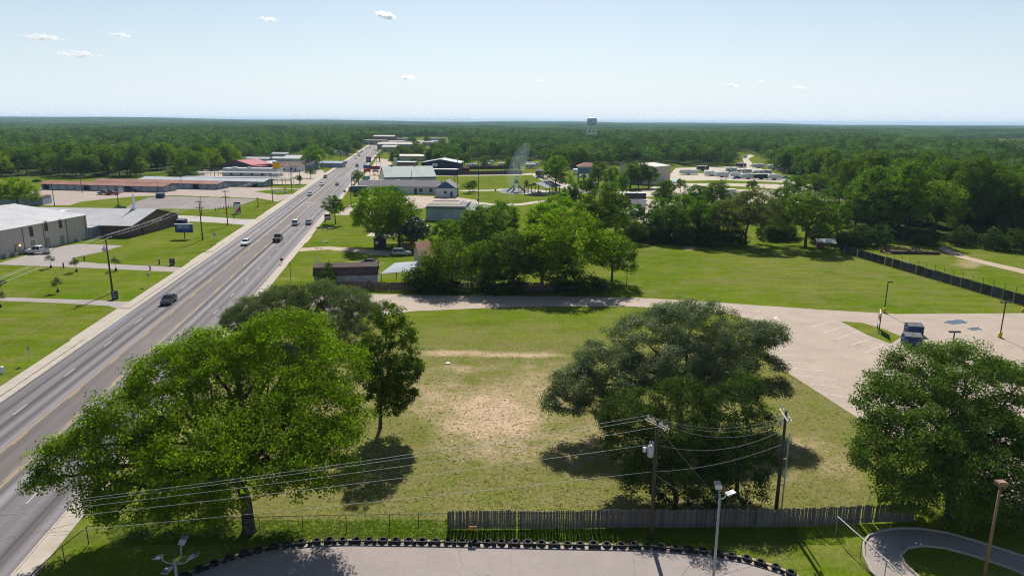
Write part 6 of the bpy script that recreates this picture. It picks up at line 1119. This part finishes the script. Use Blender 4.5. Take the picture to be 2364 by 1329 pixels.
for a, b_, lb, tx in ((398, 612, 'black low sign with white lettering by the upper driveway', ('CHURCH', 'OFFICE', '')), (266, 690, 'black low sign with three lines and an arrow by the tall pole', ('MAIN', 'WORSHIP', 'ENTRANCE'))):
    t_ = thing('direction_sign', lb, 'sign', G(a, b_), R(8), 'black direction signs on the church lawn'); MB().box(-.55, .55, -.12, .12, .05, 1.55).build('panel', SIGNK, t_); MB().box(-.85, .85, -.2, .2, 0, .08).build('plinth', KERB, t_)
    for i, s_ in enumerate(tx):
        if s_: text(s_, .20, SW, t_, (0, -.13, 1.34-i*.26), (R(90), 0, 0))
    MB().poly([(-.38, -.125, .42), (-.2, -.125, .56), (-.2, -.125, .47), (.38, -.125, .47), (.38, -.125, .37), (-.2, -.125, .37), (-.2, -.125, .28)]).build('arrow', SW, t_)
def post_sign(px_, py_, hh, label, shape='rect', w=.6, h=.75, m=GALV, rz=0.0, name='road_sign'):
    t_ = thing(name, label, 'sign', G(px_, py_), R(rz)); MB().cyl((0, 0, 0), (0, 0, hh), .03).build('post', GALV, t_)
    if shape == 'rect': MB().box(-w/2, w/2, -.05, -.03, hh-h, hh).build('panel', m, t_)
    else: MB().loft([[(0, -.05, hh-h), (h/2, -.05, hh-h/2), (0, -.05, hh), (-h/2, -.05, hh-h/2)], [(0, -.03, hh-h), (h/2, -.03, hh-h/2), (0, -.03, hh), (-h/2, -.03, hh-h/2)]]).build('panel', m, t_)
    return t_
post_sign(344, 660, 2.6, 'grey back of a road sign on the hall lawn near the sidewalk', rz=170); post_sign(497, 561, 2.9, 'diamond road sign seen from behind on the church lawn', 'dia', h=1.2, rz=175); post_sign(69, 837, 2.3, 'grey back of a small road sign by the left lawn', w=.45, h=.6, rz=170); post_sign(541, 517, 2.6, 'stop sign back at the side street corner', w=.7, h=.7, rz=160); post_sign(796, 452, 2.4, 'small green road sign right of the highway', m=SG, w=1.0, h=1.0)
post_sign(550, 513, 1.8, 'thin marker post sign at the side street corner', w=.2, h=.4); post_sign(689, 460, 2.0, 'thin sign on the grass by the gravel lot', w=.3, h=.5)
for a, b_, lb in ((147, 618, 'left of the driveway fork'), (195, 602, 'at the tip of the church lawn'), (347, 624, 'below the upper driveway'), (368, 610, 'above the upper driveway')):
    t_ = thing('bollard_light', 'short black bollard light %s' % lb, 'bollard', G(a, b_), 0, 'bollard lights by the hall'); MB().cyl((0, 0, 0), (0, 0, 1.15), .14, .13, 10).build('body', SIGNK, t_); MB().cyl((0, 0, 1.15), (0, 0, 1.22), .16, .1, 10).build('cap', GREYP, t_)
t_ = thing('utility_pedestal', 'small pale utility pedestal at the left picture edge', 'pedestal', G(7, 861)); MB().box(-.16, .16, -.14, .14, 0, .8).build('case', SW, t_); MB().box(-.19, .19, -.17, .17, .804, .9).build('lid', SW, t_)
t_ = thing('triangle_sign', 'white board with a red triangle on the grass by the gravel lot', 'sign', G(549, 493), R(2)); MB().box(-1.15, 1.15, -.05, .05, .2, 4.0).build('panel', SW, t_); MB().poly([(-.75, -.06, .25), (1.12, -.06, .25), (1.12, -.06, 3.0)]).build('red_triangle', SR, t_); MB().box(-1.12, 1.12, -.055, -.051, 3.4, 3.95).build('dark_header', mat('dark_header', (.05, .04, .05), .6), t_); MB().poly([(.2, -.065, .4), (.8, -.065, .4), (.6, -.065, 1.1)]).build('white_mark', SW, t_)
for a, b_, lb in ((596, 478, 'yellow post at the corner of the dark asphalt lot'), (659, 446, 'yellow post on the grass island')):
    t_ = thing('yellow_post', lb, 'post', G(a, b_)); MB().box(-.3, .3, -.12, .12, 0, 3.6).build('post', mat('post_yellow', (.62, .55, .02), .6), t_); MB().box(-.45, .45, -.3, .3, 0, .12).build('foot', SIGNK, t_)
wb = thing('white_stand', 'white trestle sign frame lying on the grass island', 'sign', G(648, 446)); MB().box(-3, 3, -.1, .1, .6, 1.1).build('board', SW, wb); [MB().box(x-.08, x+.08, -.3, .3, 0, .6).build('leg', SW, wb) for x in (-2.6, 2.6)]
for i in range(10):
    a, b_ = 498+i*5.9, 486.5-i*1.25; t_ = thing('short_post', 'short dark post in the slanting row by the asphalt lot', 'post', G(a, b_), 0, 'row of short posts by the asphalt lot'); MB().cyl((0, 0, 0), (0, 0, 1.0), .14, .13, 8).build('post', SIGNK, t_); MB().cyl((0, 0, 1.0), (0, 0, 1.04), .15, .1, 8).build('cap', SIGNK, t_)
def dumpster(px_, py_, rz, label, s=1.0, group=None, open_=False):
    D = mat('dumpster_blue', (.020, .042, .145), .5, .1, var=.2, vscale=1.5); t_ = thing('dumpster', label, 'dumpster', G(px_, py_), R(rz), group, s); prf = [(-.95, 0), (.95, 0), (.95, 1.25), (.3, 1.75), (-.95, 1.45)]
    MB().loft([[(x, y, z) for y, z in prf] for x in (-1.15, 1.15)]).build('body', D, t_); L1 = mat('dumpster_lid', (.10, .105, .11), .6, var=.15)
    for x in (-.57, .57): MB().loft([[(x-.54, -1.0, 1.48), (x+.54, -1.0, 1.48), (x+.54, .32, 1.80), (x-.54, .32, 1.80)], [(x-.54, -1.0, 1.55), (x+.54, -1.0, 1.55), (x+.54, .32, 1.87), (x-.54, .32, 1.87)]]).build('lid', L1, t_)
    for x in (-1.2, 1.2): MB().box(x-.06, x+.06, -.5, .5, .8, 1.0).build('fork_sleeve', D, t_)
    MB().box(-.75, .75, -1.0, -.955, .5, .72).build('rib', D, t_)
dumpster(2103, 797, -14, 'near blue dumpster on the parking lot', 1.05); dumpster(2108, 771, -10, 'far blue dumpster behind the other on the parking lot', .98); dumpster(371, 457, 6, 'blue dumpster on the gravel lot', 1.25); dumpster(421, 520, 4, 'dark blue dumpster beside the church', 1.15)
# banner sign on the island
t_ = thing('banner_sign', 'leaning white banner sign on two posts on the grass island', 'sign', G(2027, 764), R(246)); MB().box(-1.5, 1.5, -.04, .04, .9, 3.3).build('panel', SW, t_); [MB().box(x-.08, x+.08, -.08, .08, 0, 3.3).build('post', POLEW, t_) for x in (-1.6, 1.6)]; MB().box(-1.2, 1.2, -.06, -.045, 1.9, 2.6).build('maroon_print', SM, t_); MB().box(-1.2, 1.2, -.06, -.045, 2.75, 3.1).build('yellow_print', YBASE, t_)
rm_ = pavemat('rust_stain_concrete', (.33, .20, .125), (.40, .30, .225), sc_=.6)
for k, (cx, cy, rx, ry) in enumerate([(2165, 797, 46, 5), (2092, 806, 22, 4), (2215, 803, 60, 2.5)]): sheet('rust_stain', blobpts(cx, cy, rx, ry, 30+k), .0535+k*.0008, rm_, None, PKL)
car('sedan', 'white', G(2318, 872), R(70), 'white car half hidden behind the big right tree')
# right of the highway
t_ = thing('realty_sign', 'maroon and white realty sign under the young round tree', 'sign', G(757, 516), R(3)); [MB().box(x-.07, x+.07, -.07, .07, 0, 3.0).build('post', WHITEP, t_) for x in (-.95, .95)]; MB().box(-.9, .9, -.05, .05, 1.2, 3.0).build('panel', SM, t_); MB().box(-.8, .8, -.065, -.052, 1.75, 2.15).build('white_band', SW, t_)
for a, b_, lb in ((751, 519, 'mailbox below the realty sign'), (651, 611, 'dark mailbox beside the highway kerb')):
    t_ = thing('mailbox', lb, 'mailbox', G(a, b_), R(8)); MB().cyl((0, 0, 0), (0, 0, 1.0), .05).build('post', DARKM, t_); MB().box(-.25, .25, -.3, .3, 1.0, 1.35).cyl((0, -.3, 1.33), (0, .3, 1.33), .25, .25, 10).build('box', SIGNK, t_)
t_ = thing('lamp_post', 'plain dark lamp post on the lawn left of the barn', 'lamp post', G(672, 654)); MB().cyl((0, 0, 0), (0, 0, 4.2), .07, .06).build('post', DARKM, t_); MB().box(-.22, .12, -.1, .1, 4.2, 4.32).build('lamp_head', DARKM, t_)
t_ = thing('garden_flag', 'white feather flag standing behind the barn', 'flag', G(730, 611)); MB().cyl((0, 0, 0), (0, 0, 2.2), .03).build('pole', DARKM, t_); MB().loft([[(0, -.02, .4), (.5, -.02, .5), (.45, -.02, 1.6), (0, -.02, 2.1)], [(0, .02, .4), (.5, .02, .5), (.45, .02, 1.6), (0, .02, 2.1)]]).build('cloth', SW, t_)
for a, b_, lb in ((751, 561, 'low grey metal bench on the lawn'), (736, 575, 'low dark bench by the dirt driveway')):
    t_ = thing('garden_bench', lb, 'bench', G(a, b_), R(5)); MB().box(-.8, .8, -.2, .2, .38, .45).build('seat', GREYP, t_); [MB().box(x-.05, x+.05, -.18, .18, 0, .38).build('leg', DARKM, t_) for x in (-.6, .6)]
t_ = thing('hand_rail', 'short white rail beside the lawn edge', 'rail', G(744, 536), R(60)); [MB().cyl((x, 0, 0), (x, 0, 1.0), .05).build('post', POLEW, t_) for x in (0, 2.2, 4.4)]; MB().box(0, 4.4, -.05, .05, .8, .95).build('rail', WHITEP, t_)
fence_boards('garden_fence', 'short brown fence behind the silver car', 'fence', [G(922, 574), G(985, 574)], 1.5, .18, .01, WOODB, 0, 12)
def pylon(px_, py_, top, label, panels, posts=(-.9, .9), w=2.2):
    p = G(px_, py_); H_ = HGT(p, top); t_ = thing('pylon_sign', label, 'sign', p, R(-3)); [MB().cyl((x, 0, 0), (x, 0, H_), .13).build('post', mat('rusty_post', (.20, .10, .07), .7), t_) for x in posts]
    for z0, z1, m, s_ in panels:
        MB().box(-w/2, w/2, -.2, .2, H_*z0, H_*z1).build('panel', m, t_)
        if s_: text(s_, (z1-z0)*H_*.5, SW, t_, (0, -.21, H_*(z0+z1)/2), (R(90), 0, 0))
pylon(848, 406, 377, 'stacked blue and red pylon sign beside the highway', [(.58, .86, mat('sign_navy', (.05, .09, .20), .5), None), (.32, .56, SR, None)], (-1.6, 1.6), 4.2); pylon(864, 405, 383, 'wide dark red pylon sign behind the stacked one', [(.62, .98, mat('sign_dark_red', (.22, .04, .07), .5), None)], (-.3, 2.2), 7.0); pylon(852, 392, 362, 'tall blue pylon sign farther up the highway', [(.55, .8, mat('sign_navy', (.05, .09, .20)), None), (.82, 1.0, SM, None)], (-1.4, 1.4), 3.4); pylon(870, 383, 362, 'small red pole sign by the two roadside trees', [(.86, 1.0, SR, None)], (0,), 3.6)
t_ = thing('message_board', 'green framed electronic message board in front of the office', 'sign', G(832, 472), R(-4)); MB().box(-.5, .5, -.3, .3, 0, 3.2).build('post', mat('teal_post', (.03, .14, .15), .5), t_); MB().box(-2.5, 2.5, -.3, .3, 3.0, 5.6).build('screen', mat('dark_screen', (.02, .012, .02), .3), t_); MB().box(-3.0, 3.0, -.35, .35, 5.604, 7.0).build('header', mat('teal_header', (.02, .10, .10), .5), t_); MB().box(-3.1, 3.1, -.38, .38, 7.004, 7.2).build('trim', GREYP, t_); MB().lathe([(.7, 5.9), (.7, 6.7)], 14, 3.5, 0).build('ring', GREYP, t_)
t_ = thing('teal_sign', 'teal monument sign on a dark base by the shop lot', 'sign', G(847, 423), R(-4)); MB().box(-.8, .8, -.3, .3, 0, 2.0).build('base', SIGNK, t_); MB().box(-1.7, 1.7, -.3, .3, 2.0, 3.8).build('panel', mat('teal_panel', (.10, .34, .36), .5), t_)
t_ = thing('orange_umbrella', 'orange parasol on the shop forecourt', 'umbrella', G(866, 412)); MB().cyl((0, 0, 0), (0, 0, 2.6), .05).build('pole', DARKM, t_); MB().lathe([(1.3, 2.0), (.7, 2.5), (.05, 2.75)], 8).build('canopy', mat('orange_cloth', (.48, .15, .06), .8), t_)
for a, b_, lb in ((1144, 441, 'grey trash bin left of the playground'), (1103, 464, 'brown trash bin at the park path corner')):
    t_ = thing('trash_bin', lb, 'bin', G(a, b_)); MB().cyl((0, 0, 0), (0, 0, 1.2), .4, .45, 10).build('body', GREYP, t_); MB().cyl((0, 0, 1.2), (0, 0, 1.35), .48, .2, 10).build('lid', SIGNK, t_)
for a, b_, lb in ((1362, 430, 'left dark dumpster below the raised house'), (1374, 431, 'right dark dumpster below the raised house')):
    t_ = thing('dumpster', lb, 'dumpster', G(a, b_), 0, 'dark dumpsters below the raised house'); MB().box(-1.2, 1.2, -.8, .8, 0, 2.0).build('body', mat('dumpster_brown', (.05, .025, .022), .6), t_); MB().box(-1.22, 1.22, -.82, .82, 2.004, 2.1).build('lid', SIGNK, t_)
b_ = bldg('small_shed', 'small dark shed right of the brown fence', G(1246, 405), R(0), 5, 4, 2.8, .8, 'x', mat('rust_wall', (.13, .06, .05), .8), SHING, .2)
# scrap heap beyond the slatted fence
rs = np.random.RandomState(8); hp = G(2095, 582); t_ = thing('scrap_pile', 'heap of rusty scrap metal beyond the slatted fence', 'scrap heap', hp); RUST = mat('rust', (.13, .065, .045), .85, .2, var=.35, vscale=2); PALE = mat('pale_scrap', (.30, .27, .25), .7, var=.3)
for k in range(75):
    x, y = rs.uniform(-6.5, 4.5), rs.uniform(-2.5, 3); z = rs.uniform(.1, .9)*(1-abs(x)/9); a = rs.rand()*3.14; l = rs.uniform(.8, 2.8); e = rs.uniform(-.25, .35)
    MB().tube([(x-math.cos(a)*l/2, y-math.sin(a)*l/2, max(.05, z)), (x+math.cos(a)*l/2, y+math.sin(a)*l/2, max(.1, z+e*l))], rs.uniform(.04, .16), 4).build('beam' if k % 3 else 'pipe', RUST if rs.rand() < .8 else PALE, t_)
bt = thing('steel_girder', 'long rusty box girder lying in front of the scrap heap', 'girder', G(2112, 586), R(-4)); MB().box(-6, 6, -.35, .35, .1, .7).build('beam', RUST, bt); [MB().box(x, x+.3, -.5, .5, 0, .1).build('skid', POLEW, bt) for x in (-4, 3)]
b_ = thing('animal_shelter', 'small pale-roofed shelter under the dark field tree', 'shed', G(1905, 573), R(-15)); MB().loft([[(-2.4, -1.6, 1.6), (2.4, -1.6, 1.6), (2.4, 1.6, 2.2), (-2.4, 1.6, 2.2)], [(-2.4, -1.6, 1.7), (2.4, -1.6, 1.7), (2.4, 1.6, 2.3), (-2.4, 1.6, 2.3)]]).build('roof', WROOF, b_); MB().box(-2.2, -.4, -1.3, 1.4, 0, 1.55).build('wall', mat('rust_wall', (.13, .06, .05)), b_); [MB().box(x-.06, x+.06, -1.5, -1.38, 0, 1.6).build('post', POLEW, b_) for x in (.6, 2.2)]
tp = thing('tarp_shelter', 'grey sloped tarp shelter below the striped caravan', 'shelter', G(1470, 478), R(10)); MB().loft([[(-4, -3, .6), (4, -3, .6), (3, 2, 2.8), (-2, 2, 2.8)], [(-4, -3, .7), (4, -3, .7), (3, 2, 2.9), (-2, 2, 2.9)]]).build('cloth', SHING, tp); [MB().cyl((x, 1.9, 0), (x, 1.9, 2.75), .06).build('post', DARKM, tp) for x in (-1.8, 2.8)]
t_ = thing('manhole_slab', 'white concrete cover lying on the dry lot', 'slab', G(1034, 839)); MB().prism([(.34*math.cos(k*.785), .28*math.sin(k*.785)) for k in range(8)], 0, .12).build('slab', WHITEP, t_); MB().box(-.1, .1, -.1, .1, .12, .16).build('lug', GREYP, t_)
# ------------------------------------------------------------------ weeds and grass tufts of the dry lot, one mass each
def tufts(name, n, region, label, size, mats, seed, dens=None):
    rs = np.random.RandomState(seed); pts = []
    while len(pts) < n:
        a = rs.uniform(region[0], region[2]); b2 = rs.uniform(region[1], region[3])
        if dens is not None and rs.rand() > dens(a, b2): continue
        pts.append(G(a, b2)[:2])
    P = np.array(pts); k = 6; C = np.concatenate([np.repeat(P, k, 0), np.zeros((n*k, 1))], 1); C[:, :2] += rs.normal(size=(n*k, 2))*size*.35
    a = rs.rand(n*k)*6.28; h = size*rs.uniform(.1, .45, n*k); wd = size*rs.uniform(.15, .35, n*k); lean = rs.normal(size=(n*k, 2))*size*1.0
    dx = np.stack([np.cos(a)*wd, np.sin(a)*wd, np.zeros(n*k)], 1); top = C+np.concatenate([lean, h[:, None]], 1)
    V = np.stack([C-dx, C+dx, top+dx*.5, top-dx*.5], 1).reshape(-1, 3); cv = np.repeat(rs.rand(n), k)
    o = bpy.data.objects.new(name, np_mesh(name, V, np.arange(4*n*k).reshape(-1, 4), mats, np.clip(cv*.7+rs.rand(n*k)*.3, 0, 1))); COL.objects.link(o); tag(o, label, 'grass', None, 'stuff')
def dlot(a, b2): return .12+.88*math.exp(-(((a-1140)/260)**2+((b2-960)/120)**2))
tufts('weeds', 800, (860, 790, 1500, 1200), 'dark weed tufts speckling the bare sandy lot', .12, leafmat('leaf_weed', (.075, .090, .022), (.165, .165, .05), .5, 0), 21, dlot)
tufts('grass_tufts', 15000, (150, 720, 2364, 1200), 'short rough grass of the dry lot', .085, leafmat('leaf_grass', (.12, .135, .03), (.24, .215, .08), .5, 0), 22, lambda a, b2: 0.0 if (a < 330-(b2-1000)*.9 or (a > 1700+(b2-740)*1.15 and b2 < 1180)) else .8)
tufts('verge_grass', 9000, (250, 1200, 1950, 1256), 'lush green grass between the fence and the tyres', .11, leafmat('leaf_verge', (.085, .150, .010), (.16, .22, .02), .5, 0), 23, lambda a, b2: 1.0 if b2 < 1256 and (a > 620 or b2 < 1290-(620-a)*-.1) else .5)
# ------------------------------------------------------------------ thin smoke over the park
smk = bpy.data.materials.new('smoke_air'); smk.use_nodes = True; t = smk.node_tree; t.nodes.clear(); so_ = N(t, 'ShaderNodeOutputMaterial'); pv = N(t, 'ShaderNodeVolumePrincipled'); pv.inputs['Color'].default_value = (.80, .90, 1.0, 1); pv.inputs['Anisotropy'].default_value = .2
tc = N(t, 'ShaderNodeTexCoord').outputs['Object']; pv.inputs['Density'].default_value = .011; pv.inputs['Color'].default_value = (.62, .82, 1.0, 1); t.links.new(pv.outputs[0], so_.inputs['Volume'])
sp = [(1180, 468, 292, 1.0), (1180, 452, 294, 1.8), (1182, 430, 297, 2.6), (1187, 405, 302, 3.4), (1196, 380, 308, 3.8), (1206, 355, 314, 3.6), (1218, 332, 320, 1.5)]
pts = [AT(a, b_, Y) for a, b_, Y, r_ in sp]; o = MB().tube([p-pts[0] for p in pts], [s_[3] for s_ in sp], 14).build('smoke', smk, None, True); o.location = pts[0]; tag(o, 'thin blue smoke drifting up over the park', 'smoke', None, 'stuff')
# ------------------------------------------------------------------ small fair-weather clouds, far off and high
clm = bpy.data.materials.new('cloud_vapour'); clm.use_nodes = True; t = clm.node_tree; t.nodes.clear(); so_ = N(t, 'ShaderNodeOutputMaterial'); pv = N(t, 'ShaderNodeVolumePrincipled'); pv.inputs['Color'].default_value = (1, 1, 1, 1); pv.inputs['Density'].default_value = .011; pv.inputs['Anisotropy'].default_value = .6; t.links.new(pv.outputs[0], so_.inputs['Volume'])
def cloud(px_, py_, wpx, hpx, seed, label, Y=9000.):
    rs = np.random.RandomState(seed); c0 = AT(px_, py_, Y); k = Y/F_PX; mb = MB(); o = thing('cloud', label, 'cloud', c0, 0, 'small white clouds'); n = 30
    for i in range(n):
        t_ = rs.uniform(-1, 1); r_ = hpx*k*rs.uniform(.12, .42)*(1-.6*abs(t_)); x = t_*wpx*k*.5; z = rs.uniform(-.2, .35)*hpx*k*(1-abs(t_))-t_*hpx*k*.15; y = rs.uniform(-1, 1)*wpx*k*.2
        mb.lathe([(r_*1.5*math.sin(a)+.1, r_*math.cos(a)) for a in np.linspace(3.1, .04, 7)], 9, 0, 0)
        for j in range(len(mb.v)-63, len(mb.v)): v = mb.v[j]; mb.v[j] = (v[0]+x+rs.normal()*r_*.12, v[1]+y, v[2]+z+rs.normal()*r_*.1)
    mb.build('vapour', clm, o, True, fix=False)['kind'] = 'stuff'
for i, (a, b_, w, h, lb) in enumerate([(95, 88, 85, 18, 'leftmost wispy cloud in the sky'), (185, 127, 85, 17, 'flat cloud below the leftmost one'), (278, 82, 48, 12, 'small cloud right of the leftmost pair'), (620, 45, 36, 12, 'faint torn cloud high left of centre'), (891, 37, 38, 22, 'puffy cloud at the top centre'), (942, 180, 34, 15, 'small puffy cloud above the highway end'), (1690, 198, 34, 9, 'faint cloud low on the right'), (1758, 188, 22, 6, 'tiny cloud low on the right'), (1846, 203, 32, 8, 'faint cloud farthest right in the sky'), (1246, 187, 22, 6, 'tiny cloud above the water tower side')]): cloud(a, b_, w, h, 40+i, lb)
# ------------------------------------------------------------------ air: one even haze box round everything
zmax = float(zs.max())
hm = bpy.data.materials.new('haze_air'); hm.use_nodes = True; t = hm.node_tree; t.nodes.clear(); o_ = t.nodes.new('ShaderNodeOutputMaterial'); pv = t.nodes.new('ShaderNodeVolumePrincipled')
pv.inputs['Color'].default_value = (.52, .76, 1.0, 1); pv.inputs['Density'].default_value = 7.0e-5; pv.inputs['Anisotropy'].default_value = 0.0; t.links.new(pv.outputs[0], o_.inputs['Volume'])
ex = float(max(abs(xs).max(), abs(ys).max()))+300
hz = MB().box(-ex, ex, -ex, ex, float(zs.min())-1.0, max(zmax+16, 56.0)).build('haze', hm); tag(hz, 'thin blue summer haze in the air', None, None, 'stuff')
